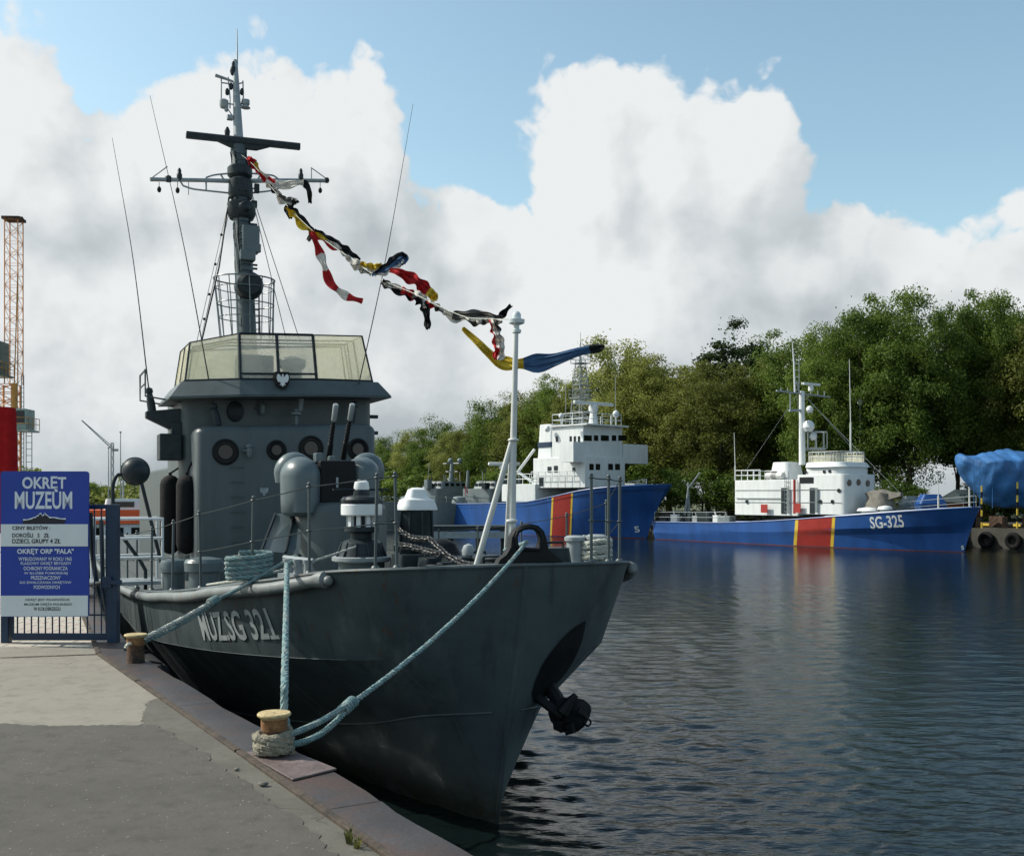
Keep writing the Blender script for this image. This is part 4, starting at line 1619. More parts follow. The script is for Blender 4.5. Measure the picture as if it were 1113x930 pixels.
# dark patches of gear on the wheelhouse front
mb = MB()
y = S.y_of(255.5, aW)
mb.lathe([(0.15, 0), (0.17, 0.03), (0.16, 0.06), (0.08, 0.09)], L(aW, y, S.z_of(447, aW, y)), 20, R=Matrix.Rotation(PI / 2, 3, 'Y'), sx=1.25)
mb.build('horn', M['dark'], ship)
for a, px, py in ((aW, 284, 444), (aF, 270, 490)):
    mb = MB()
    y = S.y_of(px, a)
    z = S.z_of(py, a, y)
    mb.tube([L(a, y - 0.12, z), L(a - 0.1, y - 0.1, z), L(a - 0.14, y, z)], 0.02, 6)
    mb.lathe([(0.05, -0.12), (0.06, -0.08), (0.06, 0.05), (0.08, 0.07), (0.07, 0.1), (0.03, 0.13)], L(a - 0.14, y, z), 14)
    mb.build('bulkhead_lamp', M['gun_gray'], ship)
mb = MB()
aV = 11.3
y = S.y_of(322, aV)
mb.lathe([(0.035, zF - 0.02), (0.035, zF + 0.2), (0.11, zF + 0.22), (0.11, zF + 0.27), (0.05, zF + 0.3), (0.05, zF + 0.33)], L(aV, y, 0), 14)
mb.tube([L(aV, y + 0.08, zF + 0.3), L(aV - 0.02, y + 0.1, zF + 0.55)], 0.055, 10)
mb.build('vent_pipe', M['gun_gray'], ship)
# hand rungs on the deckhouse and small hooks on the port side
mb = MB()
for py in (508, 524, 540, 556, 572, 588):
    z = S.z_of(py, aF, -0.3)
    y = S.y_of(258, aF)
    mb.tube([L(aF, y - 0.12, z), L(aF - 0.06, y - 0.12, z), L(aF - 0.06, y + 0.12, z), L(aF, y + 0.12, z)], 0.008, 5)
mb.build('rungs', M['ship_gray'], ship)
mb = MB()
for z in (5.3, 4.95, 4.0):
    mb = MB()
    mb.box(L(12.2, 2.06, z), (0.14, 0.24, 0.07))
    mb.build('side_bracket', M['dark'], ship, smooth=False)

# signal-light boxes, wing bracket and guards on the starboard wing
mb = MB()
aS = 12.2
ys0, ys1 = S.y_of(158, aS), -1.95
z1 = S.z_of(450, aS, -2.5)
mb.loft([[L(aS - 0.12, ys0, z1 - 0.08), L(aS + 0.12, ys0, z1 - 0.08), L(aS + 0.12, ys0, z1 + 0.05), L(aS - 0.12, ys0, z1 + 0.05)],
         [L(aS - 0.2, ys1, z1 - 0.38), L(aS + 0.2, ys1, z1 - 0.38), L(aS + 0.2, ys1, z1 + 0.12), L(aS - 0.2, ys1, z1 + 0.12)]])
mb.build('wing_bracket', M['dark'], ship, smooth=False, bevel=0.02)
mb = MB()
mb.box(L(12.1, S.y_of(184, 12.1), S.z_of(486, 12.1, -2.2)), (0.55, 0.42, 0.52))
mb.box(L(12.1, S.y_of(191, 12.1), S.z_of(467, 12.1, -2.2)), (0.32, 0.2, 0.3))
mb.tube([L(12.1, -1.9, 4.45), L(12.1, S.y_of(184, 12.1), 4.45)], 0.04, 6)
mb.build('sidelight_box', M['dark'], ship, smooth=False, bevel=0.02)
mb = MB()
for a in (12.0, 13.1):
    mb.tube([L(a, -1.95, 5.45), L(a, -2.62, 5.55), L(a, -2.62, 6.08)], 0.02, 6)
mb.tube([L(12.0, -2.62, 6.06), L(13.1, -2.62, 6.06)], 0.02, 6)
mb.tube([L(12.0, -2.62, 5.8), L(13.1, -2.62, 5.8)], 0.016, 6)
mb.build('wing_rail', M['ship_gray'], ship)
# two tall black fenders stowed against the wheelhouse side
for px in (182, 200):
    a = 12.3 if px < 190 else 11.5
    y = S.y_of(px + 3, a)
    z1, z0 = S.z_of(516, a, y), S.z_of(602, a, y)
    mb = MB()
    r = 0.20
    prof = [(0.03, z0)] + [(r * math.sin(q), z0 + r - r * math.cos(q)) for q in (0.5, 1.0, PI / 2)] + [(r, z1 - r)] + [(r * math.cos(q), z1 - r + r * math.sin(q)) for q in (0.5, 1.0, 1.4)] + [(0.03, z1 + 0.05)]
    mb.lathe(prof, L(a, y, 0), 18)
    mb.tube([L(a, y, z1 + 0.03), L(a, -wF, z1 + 0.25)], 0.02, 6)
    mb.build('stowed_fender', M['rubber'], ship)
# searchlight ball on a bent arm at the starboard rail
sl = bpy.data.objects.new('searchlight', None)
COL.objects.link(sl)
sl.parent = ship
aL = 8.6
yL = S.y_of(147, aL)
c = L(aL, yL, S.z_of(512, aL, yL))
mb = MB()
mb.ball(c, Rpx(14.5, aL, yL), 24)
mb.ring(c, Rpx(14.7, aL, yL), 0.012, 'X', 32, 6)
mb.build('lamp_body', M['dark'], sl)
mb = MB()
yb = S.y_of(121, aL)
yb = max(yb, -(db(aL) + 0.5))
mb.tube(bez([c + Vector((0, -0.1, -0.05)), L(aL, (yL + yb) / 2 - 0.08, c.z - 0.06), L(aL, yb + 0.02, c.z - 0.3), L(aL, yb + 0.04, c.z - 0.8), L(aL, -(db(aL) - 0.15), dz(aL) + 0.3), L(aL, -(db(aL) - 0.15), dz(aL))], 24), 0.03, 8)
mb.tube([c + Vector((0, 0.1, -0.2)), L(aL, -(db(aL) - 0.5), dz(aL))], 0.03, 8)
mb.build('lamp_arm', M['dark'], sl)

# the ship heels a little to starboard: tilt the upper works with it
for o in [deckhouse, wheelhouse, skirt] + list(scr.children):
    for v in o.data.vertices:
        f = min(max((v.co.z - 3.0) / 2.0, 0), 1)
        v.co.z += 0.042 * v.co.y * f
# superstructure further aft
mb = MB()
mb.prism([(-14.45, -1.6), (-14.45, 1.6), (-25, 1.6), (-25, -1.6)], 1.75, 4.3)
mb.build('aft_deckhouse', M['ship_gray'], ship, smooth=False, bevel=0.05)
mb = MB()
mb.prism([(p[0] - 20.5, p[1]) for p in rbox(-0.9, 0.9, -0.6, 0.6, 0.35)], 4.28, 5.6, [(p[0] - 20.8, p[1]) for p in rbox(-0.8, 0.8, -0.5, 0.5, 0.3)])
mb.build('funnel', M['ship_gray'], ship, angle=40)

# ---- whip antennas
def whip(base_px, base_py, tip_px, tip_py, a, hb):
    y = S.y_of(base_px, a)
    z = S.z_of(base_py, a, y)
    Y = S.w(a, y).y
    b0 = L(a, y, z)
    tip = S.loc(P(tip_px, tip_py, Y))
    t = (tip - b0).normalized()
    mb_ = MB()
    mb_.tube([b0 - t * hb, b0 - t * hb * 0.5, b0 - t * 0.12, b0 - t * 0.1, b0 - t * 0.03, b0], [0.085, 0.08, 0.055, 0.075, 0.07, 0.025], 14)
    o = mb_.build('whip_antenna', M['dark'], ship)
    mb_ = MB()
    mid = b0.lerp(tip, 0.5) + Vector((0, 0.06, 0))
    mb_.tube(bez([b0, mid, tip], 20), [0.013 - 0.009 * i / 20 for i in range(21)], 6)
    mb_.build('rod', M['dark'], o)


whip(161.5, 421, 122, 150, 12.2, 0.58)
whip(231.5, 438, 163, 104, 11.4, 0.45)
whip(386, 436, 449, 113, 11.4, 0.45)

# ---- mast
mast = bpy.data.objects.new('mast', None)
COL.objects.link(mast)
mast.parent = ship
MA0, MY0 = S.a_of(268, 0), 0.0
MZ0 = 5.6


def mpt(py):
    """axis of the raked mast at image row py"""
    px = 268 - (360 - py) * (268 - 255.5) / (360 - 66)
    a = S.a_of(px, 0)
    return L(a, 0, S.z_of(py, a, 0))


def sidept(px, py, da=0.0):
    """point beside the mast at its distance"""
    m_ = mpt(py)
    a = -m_.x + da
    y = S.y_of(px, a)
    return L(a, y, S.z_of(py, a, y))


base = mpt(360)
low = base + (base - mpt(300)).normalized() * 3.2
mb = MB()
mb.tube([low, base, mpt(300), mpt(255), mpt(160)], [0.24, 0.23, 0.22, 0.21, 0.185], 20)
mb.build('mast_column', M['ship_gray'], mast)
mb = MB()
mb.tube([mpt(160), mpt(118), mpt(66)], [0.13, 0.10, 0.06], 14)
mb.tube([mpt(70) + Vector((0, 0.05, 0)), sidept(257.5, 32)], [0.022, 0.012], 6)
mb.build('topmast', M['light_gray'], mast)
# top lamp and aerial bracket frame
mb = MB()
c = mpt(72)
mb.lathe([(0.03, -0.1), (0.06, -0.08), (0.085, 0.0), (0.06, 0.12), (0.035, 0.14), (0.04, 0.2), (0.02, 0.26), (0, 0.27)], sidept(253.5, 78), 16)
mb.build('masthead_lamp', M['dark'], mast)
mb = MB()
mb.tube([sidept(234, 82), sidept(246, 86), sidept(256, 90)], [0.045, 0.035, 0.03], 8)
for path in ([(240.5, 86), (240.5, 108), (243, 112), (250, 122), (255, 130)], [(264, 88), (264.5, 106), (262, 114), (257, 126)], [(240.5, 90), (256, 92), (264, 90)], [(243, 112), (268, 116)], [(248, 84), (250, 106), (250, 118)]):
    mb.tube([sidept(*q) for q in path], 0.017, 6)
mb.lathe([(0.09, -0.1), (0.11, -0.06), (0.11, 0.08), (0.05, 0.12)], sidept(243.5, 113), 12)
mb.lathe([(0.12, -0.06), (0.07, 0.0), (0.1, 0.04), (0.1, 0.14)], sidept(267, 115), 12)
mb.box(sidept(250, 128), (0.16, 0.14, 0.1))
mb.build('aerial_frame', M['light_gray'], mast)
# radar bar with its turning head
mb = MB()
c0 = mpt(161)
mb.lathe([(0.16, -0.2), (0.2, -0.12), (0.2, -0.04), (0.12, 0.0), (0.1, 0.1)], c0, 18)
mb.build('radar_motor', M['dark'], mast)
Yr = S.w(-mpt(155).x, 0).y
e0, e1 = SP(202.5, 147, Yr - 0.5), SP(326, 160, Yr + 0.4)
t = (e1 - e0).normalized()
up = Vector((0, 0, 1))
sd = t.cross(up).normalized()
up = sd.cross(t)
mb = MB()
prof = [(-0.085, -0.06), (0.085, -0.075), (0.10, -0.03), (0.10, 0.05), (0.06, 0.085), (-0.07, 0.085), (-0.10, 0.03)]
mb.loft([[e0 + t * d + sd * x + up * z for x, z in prof] for d in (0, 0.03, (e1 - e0).length - 0.03, (e1 - e0).length)])
mid = (e0 + e1) / 2
mb.loft([[mid + t * (-0.62) + sd * x + up * -0.07 for x in (-0.07, 0.07)] + [mid + t * 0.62 + sd * x + up * -0.07 for x in (0.07, -0.07)], [mid + t * (-0.3) + sd * x + up * -0.19 for x in (-0.06, 0.06)] + [mid + t * 0.3 + sd * x + up * -0.19 for x in (0.06, -0.06)]])
radar = mb.build('radar_antenna', M['dark'], mast, angle=30)
mb = MB()
q = e0 - t * 0.004
mb.loft([[q + sd * x * 0.9 + up * z * 0.9 for x, z in prof], [q - t * 0.01 + sd * x * 0.8 + up * z * 0.8 for x, z in prof]])
radar_cap = mb.build('radar_end_cap', M['light_gray'], mast)
mb = MB()
mb.lathe([(0.06, 0), (0.07, 0.1), (0.03, 0.2)], sidept(247, 147), 10)
mb.build('radar_lamp', M['dark'], mast)
# yard with its truss, lamps and pulleys
Yy = S.w(-mpt(196).x, 0).y


def yp(px, py):
    k = (px - 260) / 97.0
    return SP(px, py, Yy + k * 0.97)


mb = MB()
mb.tube([yp(163, 195), yp(222, 196), yp(260, 197), yp(310, 196), yp(357, 196.5)], [0.05, 0.05, 0.06, 0.05, 0.05], 8)
for path in ([(199, 202), (213, 206), (250, 210)], [(273, 210), (300, 206), (311, 199)], [(224, 193), (232, 190.5), (250, 188.5)], [(273, 188.5), (295, 190.5), (303, 195)], [(224, 193), (224, 206)], [(196, 197), (199, 202)], [(240, 190), (245, 198)], [(283, 190), (279, 198)]):
    mb.tube(bez([(*yp(*q),) for q in path], 10), 0.022, 6)
mb.tube([yp(163, 195), yp(182, 181)], 0.014, 5)
mb.tube([yp(339, 183), yp(357, 196)], 0.014, 5)
mb.tube([yp(338.5, 182), yp(338.5, 195)], 0.014, 5)
mb.build('yard', M['light_gray'], mast)
mb = MB()
for px in (183, 195, 327):
    mb.lathe([(0.05, -0.06), (0.065, -0.02), (0.065, 0.1), (0.045, 0.13), (0.045, 0.2), (0.02, 0.25)] if px != 183 else [(0.07, -0.08), (0.08, 0.02), (0.06, 0.06)], yp(px, 194), 12)
mb.lathe([(0.05, -0.06), (0.075, 0.0), (0.05, 0.06)], yp(355, 196), 12)
mb.build('yard_lamp', M['dark'], mast)
mb = MB()
for px, h in ((173, 8), (193, 9), (205, 14), (348, 9)):
    p = yp(px, 198)
    q = yp(px, 198 + h)
    mb.tube([p, q], 0.008, 5)
    if px != 205:
        mb.ball(q, 0.05, 10, sz=1.5)
mb.build('signal_pulley', M['black'], mast)
# gear on the column
mb = MB()
mb.lathe([(0.25, -0.16), (0.30, -0.1), (0.30, 0.08), (0.24, 0.14)], mpt(187), 18)
mb.lathe([(0.27, -0.2), (0.30, -0.1), (0.28, 0.24), (0.22, 0.28)], mpt(207), 18)
mb.lathe([(0.28, -0.24), (0.34, -0.12), (0.34, 0.14), (0.24, 0.2)], mpt(228), 18)
mb.ball(mpt(228) + Vector((0.24, 0.02, 0)), 0.17, 14)
mb.build('mast_horn', M['dark'], mast)
mb = MB()
mb.box(mpt(262) + Vector((0.2, 0.14, 0)), (0.34, 0.4, 0.64))
mb.box(mpt(280) + Vector((0.2, 0.05, 0)), (0.3, 0.36, 0.24))
mb.build('mast_cabinet', M['gun_gray'], mast, smooth=False, bevel=0.02)
mb = MB()
for py in (244, 250, 292, 288):
    mb.box(sidept(276, py), (0.06, 0.16, 0.04))
mb.build('mast_bracket', M['dark'], mast, smooth=False)
mb = MB()
cl = mpt(313) + Vector((0.24, 0.05, 0))
mb.lathe([(0.22, -0.3), (0.31, -0.22), (0.335, 0.0), (0.31, 0.22), (0.22, 0.3)], cl, 20, R=Matrix.Rotation(PI / 2, 3, 'Y'))
mb.build('mast_searchlight', M['dark'], mast)
# climbing rungs, cable runs, junction boxes and small lamps up the mast
mb = MB()
for i in range(20):
    py = 296 - i * 6.6
    c = mpt(py) + Vector((0.2, 0.0, 0))
    mb.tube([c + Vector((-0.02, -0.12, 0)), c + Vector((0.08, -0.12, 0)), c + Vector((0.08, 0.12, 0)), c + Vector((-0.02, 0.12, 0))], 0.012, 5)
mb.build('mast_rungs', M['dark'], mast)
for dy, dx in ((-0.13, 0.17), (0.15, 0.15), (-0.2, 0.02)):
    mb = MB()
    mb.tube([mpt(py) + Vector((dx, dy + 0.015 * math.sin(py * 0.7), 0)) for py in range(356, 160, -7)], 0.016, 5)
    mb.build('mast_cable', M['black'], mast)
for px, py, w, h in ((259, 216, .16, .2), (276, 222, .14, .16), (258, 272, .14, .3), (274, 178, .2, .16), (257, 174, .14, .2), (279, 205, .12, .22), (256, 246, .12, .16), (281, 270, .1, .2)):
    mb = MB()
    mb.box(sidept(px, py), (w, w, h))
    mb.tube([sidept(px, py), mpt(py)], 0.02, 5)
    mb.build('junction_box', M['dark'], mast, smooth=False, bevel=0.015)
for px, py in ((247, 100), (246, 118), (263, 100), (259, 108), (251, 94)):
    mb = MB()
    mb.lathe([(0.03, -0.08), (0.05, -0.05), (0.05, 0.04), (0.02, 0.09)], sidept(px, py), 10)
    mb.build('aerial_insulator', M['dark' if px % 2 else 'light_gray'], mast)
# ladder and pulpit hoops
mb = MB()
for px in (275, 281.5):
    mb.tube([sidept(px, 362, 0.1), sidept(px, 300, 0.1)], 0.018, 6)
for py in range(302, 362, 7):
    mb.tube([sidept(275, py, 0.1), sidept(281.5, py, 0.1)], 0.011, 5)
mb.build('mast_ladder', M['dark'], mast)
mb = MB()
rings_ = []
for py, rx in ((304, 0.60), (314, 0.56), (331, 0.56), (346, 0.52)):
    c = mpt(py) + Vector((0, 0, 0))
    rx *= 1.2
    pts = [c + Vector((0.5 * rx / 0.56 * math.cos(A) , rx * math.sin(A), 0.0)) for A in [PI * 0.0 + 2 * PI * k / 28 for k in range(29)]]
    rings_.append(pts)
mb.tube(rings_[0], 0.018, 6)
mb.tube(rings_[2], 0.014, 6)
mb.tube(rings_[1], 0.011, 6)
mb.tube(rings_[3], 0.012, 6)
bot = mpt(372)
for k in (0, 2, 4, 5, 7, 9, 11, 12, 14, 16, 18, 19, 21, 23, 25, 26):
    A = 2 * PI * k / 28
    mb.tube([rings_[0][k], rings_[2][k], bot + Vector((0.42 * math.cos(A), 0.62 * math.sin(A), 0))], 0.013, 5)
mb.build('pulpit_rail', M['gun_gray'], mast)
# stays down to the bridge roof and deck
mb = MB()
for p0, p1 in (((250, 213), (-14.6, -1.6, 5.6)), ((252, 216), (-15.3, -1.7, 4.3)), ((274, 215), (-15.2, 1.6, 4.3)), ((272, 205), (-14.3, 1.5, 5.6))):
    mb.tube([sidept(*p0), Vector(p1)], 0.009, 5)
mb.tube([sidept(249, 214), sidept(238, 290), Vector((-14.5, -1.5, 5.7))], 0.022, 6)
for f in (0.2, 0.35, 0.5, 0.62, 0.75, 0.88):
    mb.ball(sidept(249, 214).lerp(Vector((-14.5, -1.5, 5.7)), f), 0.035, 8)
mb.build('mast_stay', M['dark'], mast)

# ------------------------------------------------------------------ things on the quay
def ground(px, py, z=QZ):
    Y = (CAMZ - z) * FPX / (py - HY)
    return P(px, py, Y)


def bollard(px, py, r, h, label):
    c = ground(px, py)
    t_ = empty('mooring_bollard', (c.x, c.y, QZ + 0.004), label, 'bollard')
    mb_ = MB()
    mb_.lathe([(r * 1.05, 0.0), (r * 0.98, 0.02), (r * 0.95, h * 0.5), (r * 0.95, h * 0.78), (r, h * 0.86)], (0, 0, 0), 28)
    mb_.build('bollard_shaft', M['rust'], t_)
    mb_ = MB()
    mb_.lathe([(r * 0.98, h * 0.87), (r * 1.16, h * 0.91), (r * 1.27, h * 0.945), (r * 1.27, h * 0.975), (r * 1.2, h), (r * 0.5, h + 0.006), (0, h + 0.008)], (0, 0, 0), 32)
    mb_.build('bollard_cap', M['yellow'], t_)
    mb_ = MB()
    mb_.lathe([(r * 0.9, h * 0.6), (r * 0.99, h * 0.62), (r * 1.0, h * 0.88), (r * 0.9, h * 0.885)], (0, 0, 0), 32)
    mb_.build('bollard_neck', M['neck'], t_)
    return c


bc = bollard(298, 823, 0.081, 0.275, 'rusty yellow-capped bollard nearest the camera, hemp rope wound round its foot')
bf = bollard(147.5, 720, 0.085, 0.275, 'small dark bollard with worn yellow top beside the blue gate post')

# loose steel plate lying at the foot of the near bollard
mb = MB()
a_ = ground(270, 822)
quad = [ground(266, 820), ground(312, 816), ground(366, 838), ground(318, 850)]
mb.loft([[Vector((q.x, q.y, QZ + 0.008)) for q in quad], [Vector((q.x, q.y, QZ + 0.020)) for q in quad]])
plate = mb.build('steel_plate', paint('plate_steel', (0.12, 0.09, 0.085), 0.6, 0.1, 0.35, 5, 0.4, 25, second=(0.24, 0.19, 0.17), amt2=0.38, scale2=4), smooth=False, bevel=0.004)
tag(plate, 'thin rusty steel plate lying on the quay edge under the near bollard', 'metal plate')

# mooring lines
z0 = QZ + 0.06
hole_w = S.w(0.2, S.y_of(573, 0.2), S.z_of(589, 0.2, 0))
bcz = lambda h: Vector((bc.x, bc.y, QZ + h))
lineA = empty('mooring_rope', hole_w, 'long turquoise mooring rope from the black bow fairlead down to the near bollard', 'rope')
off = -hole_w
knot = P(377, 768, 7.5)
mb = MB()
inside = S.w(0.9, S.y_of(573, 0.2) + 0.05, S.z_of(598, 0.9, 0))
pts = [inside] + sag(hole_w, knot, 0.10, 26)
rope_mesh(mb, [p + off for p in pts], 0.021)
mb.build('line', M['rope'], lineA)
mb = MB()
rope_mesh(mb, [p + off for p in sag(knot + Vector((0, 0, 0.015)), bcz(0.15) + Vector((0.10, -0.03, 0)), 0.02, 14)], 0.022)
rope_mesh(mb, [p + off for p in sag(knot + Vector((0, 0, -0.015)), bcz(0.08) + Vector((0.12, 0.02, 0)), 0.05, 14)], 0.022)
mb.build('eye', M['rope'], lineA)
mb = MB()
t = (knot - hole_w).normalized()
for k in range(5):
    mb.ring(knot + off + t * (k * 0.035 - 0.09), 0.031, 0.017, rot=t.to_track_quat('Z', 'Y').to_matrix() @ Matrix.Rotation(0.25, 3, 'X'), n=16, k=8)
mb.build('knot', M['rope'], lineA)
# hemp turns round the near bollard
mb = MB()
turns = []
for i in range(98):
    A = 2 * PI * i / 30
    turns.append(bcz(0.032 + 0.120 * i / 97 + 0.006 * math.sin(A * 1.7)) + Vector(((0.099 + 0.006 * math.sin(A * 0.9)) * math.cos(A), (0.099 + 0.006 * math.sin(A * 1.3)) * math.sin(A), 0)))
rope_mesh(mb, turns, 0.033, lay=0.22, n=7)
hemp = mb.build('rope_turns', M['old_rope'])
tag(hemp, 'frayed brown hemp rope wound several times round the near bollard', 'rope')
# upright line from the near bollard to the roller fairlead
topR = S.w(aR, bR - 0.12, dz(aR) + 0.16)
lineB = MB()
rope_mesh(lineB, [bcz(0.15) + Vector((0.07, 0.07, 0)), bcz(0.24) + Vector((0.04, 0.10, 0)), bcz(0.4) + Vector((0.03, 0.16, 0.0))] + sag(bcz(0.4) + Vector((0.03, 0.16, 0)), topR, 0.0, 12)[1:] + [topR + Vector((0.05, 0.12, 0.02))], 0.026)
tag(lineB.build('mooring_rope', M['rope']), 'short turquoise rope rising straight from the near bollard to the deck edge', 'rope')
# far line
fz = Vector((bf.x, bf.y, QZ + 0.2))
e_ = S.w(2.15, -(db(2.15) + 0.0), dz(2.15) + 0.03)
kn = fz.lerp(e_, 0.62)
lineC = empty('mooring_rope', fz, 'pale and turquoise rope from the far small bollard up to the deck edge', 'rope')
mb = MB()
rope_mesh(mb, [p - fz for p in [fz + Vector((-0.09, 0, -0.05)), fz + Vector((-0.03, -0.07, 0.0))] + sag(fz + Vector((0.05, -0.04, 0.02)), kn, 0.01, 8)], 0.025)
mb.build('eye', M['pale_rope'], lineC)
mb = MB()
rope_mesh(mb, [p - fz for p in sag(fz + Vector((0.06, 0.05, 0.0)), kn + Vector((0, 0, -0.02)), 0.03, 8)], 0.024)
rope_mesh(mb, [p - fz for p in sag(kn, e_, 0.01, 10)] + [S.w(2.2, -(db(2.2) - 0.5), dz(2.2) + 0.3) - fz], 0.021)
t = (e_ - fz).normalized()
for k in range(4):
    mb.ring(kn - fz + t * (k * 0.035 - 0.05), 0.034, 0.017, rot=t.to_track_quat('Z', 'Y').to_matrix(), n=14, k=8)
mb.build('line', M['rope'], lineC)
# thin line across the foredeck to the capstan
mb = MB()
p_a = S.w(2.3, -(db(2.3) - 0.05), dz(2.3) + 0.06)
p_b = S.w(aC - 0.2, yC - 0.1, cz(592))
rope_mesh(mb, [S.w(3.6, -(db(3.6) - 0.05), dz(3.6) + 0.05)] + sag(p_a, p_b, 0.02, 10), 0.016, lay=0.15)
tag(mb.build('capstan_rope', M['pale_rope']), 'thin pale rope led across the foredeck to the white-drummed capstan', 'rope')
# coil on the rail
mb = MB()
cw = S.w(2.3, S.y_of(272, 2.3), 0)
cw.z = dz(2.3)
ax = S.F
pts = []
for i in range(150):
    A = 2 * PI * i / 28
    h = 0.05 + 0.29 * i / 149
    r1 = 0.25 + 0.015 * math.sin(i * 0.21)
    q = Vector((r1 * math.cos(A) * S.Pt.x - 0.11 * math.sin(A) * ax.x, r1 * math.cos(A) * S.Pt.y - 0.11 * math.sin(A) * ax.y, h + 0.014 * math.sin(A + 0.8)))
    pts.append(cw + q)
rope_mesh(mb, pts, 0.030, lay=0.2)
tag(mb.build('rope_coil', M['rope']), 'coil of turquoise rope stacked by the starboard rail on the gray deck', 'rope')
# white coil on the port bitts
mb = MB()
pb_ = SP(648, 598, 12.3)
pb_ = S.w(-pb_.x, pb_.y, 0)
zb_ = dz(1.0)
pts = [pb_ + Vector((0.165 * math.cos(2 * PI * i / 22), 0.165 * math.sin(2 * PI * i / 22), zb_ + 0.05 + 0.26 * i / 99 + 0.01 * math.sin(i))) for i in range(100)]
rope_mesh(mb, pts, 0.032, lay=0.2)
tag(mb.build('rope_coil', M['pale_rope']), 'off-white rope coiled on the deck bitts beside the port bow rail', 'rope')

# rubber fender between hull and quay
fa, fb_ = ground(152, 702), ground(186, 722)
fa = QE(bf.dot(uq) + 0.9, 2.46, 1.86)
fb2 = QE(bf.dot(uq) + 0.1, 2.46, 1.83)
mb = MB()
d_ = (fb2 - fa)
mb.tube([fa, fa + d_ * 0.04, fa + d_ * 0.06, fa + d_ * 0.94, fa + d_ * 0.96, fb2], [0.03, 0.07, 0.085, 0.085, 0.07, 0.03], 18)
for f in (0.05, 0.95):
    pt = fa + d_ * f
    mb.tube([pt, Vector((pt.x, pt.y, pt.z + 0.1)), QE(pt.dot(uq), EDGE - 0.1, QZ + 0.01)], 0.012, 6)
tag(mb.build('dock_fender', M['rubber']), 'black rubber roll fender hung between the quay edge and the gray hull', 'fender')

# gate with sign
Yg = 11.55
gate = empty('steel_gate', (P(60, 697, Yg).x, Yg, QZ), 'dark blue barred steel gate across the quay behind the museum board', 'gate')
gx = lambda px: (px - 60) / FPX * Yg
gzz = lambda py: CAMZ - (py - HY) / FPX * Yg - QZ
for px, w in ((123.5, 11), (7, 8)):
    mb = MB()
    mb.box((gx(px), 0, gzz(548) / 2), (w / FPX * Yg, 0.10, gzz(548)))
    mb.build('gate_post', M['navy'], gate, smooth=False, bevel=0.006)
mb = MB()
mb.box((gx(67), 0, gzz(550.5)), (gx(118) - gx(12), 0.045, 0.05))
mb.box((gx(67), 0, gzz(691.5)), (gx(118) - gx(12), 0.05, 0.075))
mb.box((gx(67), 0.002, gzz(668)), (gx(118) - gx(12), 0.02, 0.02))
for px in (13.5, 116.5):
    mb.box((gx(px), 0.001, (gzz(550) + gzz(692)) / 2), (0.03, 0.03, gzz(550) - gzz(692)))
mb.build('gate_frame', M['navy'], gate, smooth=False, bevel=0.004)
mb = MB()
px = 19
while px < 117:
    mb.tube([(gx(px), 0, gzz(690)), (gx(px), 0, gzz(551))], 0.008, 6)
    px += 7.6
mb.build('gate_bars', M['navy'], gate)
mb = MB()
mb.box((gx(127), -0.06, gzz(632)), (0.14, 0.06, 0.05))
mb.box((gx(119), -0.07, gzz(632)), (0.1, 0.03, 0.12))
mb.build('gate_latch', M['navy'], gate, smooth=False, bevel=0.005)
# side guard: two raking bars over the water
mb = MB()
q0 = Vector((gx(98), 0.9, gzz(560)))
gd = lambda px, py, d: P(px, py, Yg + d) - Vector((P(60, 697, Yg).x, Yg, QZ))
mb.tube(bez([gd(98, 557, 0.5), gd(101, 605, 0.5), gd(109, 650, 0.4), gd(122, 688, 0.2)], 16), 0.03, 8)
mb.tube([gd(110, 565, 0.4), gd(112, 640, 0.35), gd(120, 690, 0.2)], 0.026, 8)
mb.tube([gd(93, 636, 0.45), gd(122, 631, 0.2)], 0.024, 8)
mb.build('gate_brace', M['dark'], gate)

Ys = 11.32
sx0, sx1 = (1 - CX) / FPX * Ys, (96 - CX) / FPX * Ys
sz = lambda py: CAMZ - (py - HY) / FPX * Ys
sign = empty('museum_board', ((sx0 + sx1) / 2, Ys, sz(670)), 'blue and white museum board headed OKRĘT MUZEUM hung on the gate', 'sign', rz=math.radians(1.0))
H_ = sz(512) - sz(670)
W_ = sx1 - sx0
ys_ = lambda py: H_ - (py - 512) / FPX * Ys
mb = MB()
mb.prism(rbox(-W_ / 2, W_ / 2, 0, H_, 0.03), -0.025, 0.0)
mb.v = [(x, z, y) for x, y, z in [(v[0], v[1], v[2]) for v in mb.v]]
mb.v = [(x, -z_, zz) for (x, z_, zz) in [(v[0], v[1], v[2]) for v in mb.v]]
mb.build('board', M['sign_blue'], sign, smooth=False)
for p0, p1, lab in ((569.5, 593.5, None), (647, 670, None)):
    mb = MB()
    za, zb2 = ys_(p1), ys_(p0)
    za = max(za, 0.006)
    mb.box((0.0, -0.002, (za + zb2) / 2), (W_ - 0.012, 0.012, zb2 - za))
    mb.build('price_panel' if p0 < 600 else 'owner_panel', M['sign_white'], sign, smooth=False)
spx = lambda px: (px - 48.5) / FPX * Ys


def sign_text(body, px0, px1, py0, py1, mat_, y, bold=0.0, name='lettering'):
    vs, fs = text_geo(body, bold)
    mb_ = MB()
    mb_.add([(spx(px0) + (spx(px1) - spx(px0)) * u, y, ys_(py1) + (ys_(py0) - ys_(py1)) * v) for u, v in vs], fs)
    mb_.build(name, mat_, sign, smooth=False, recalc=False)


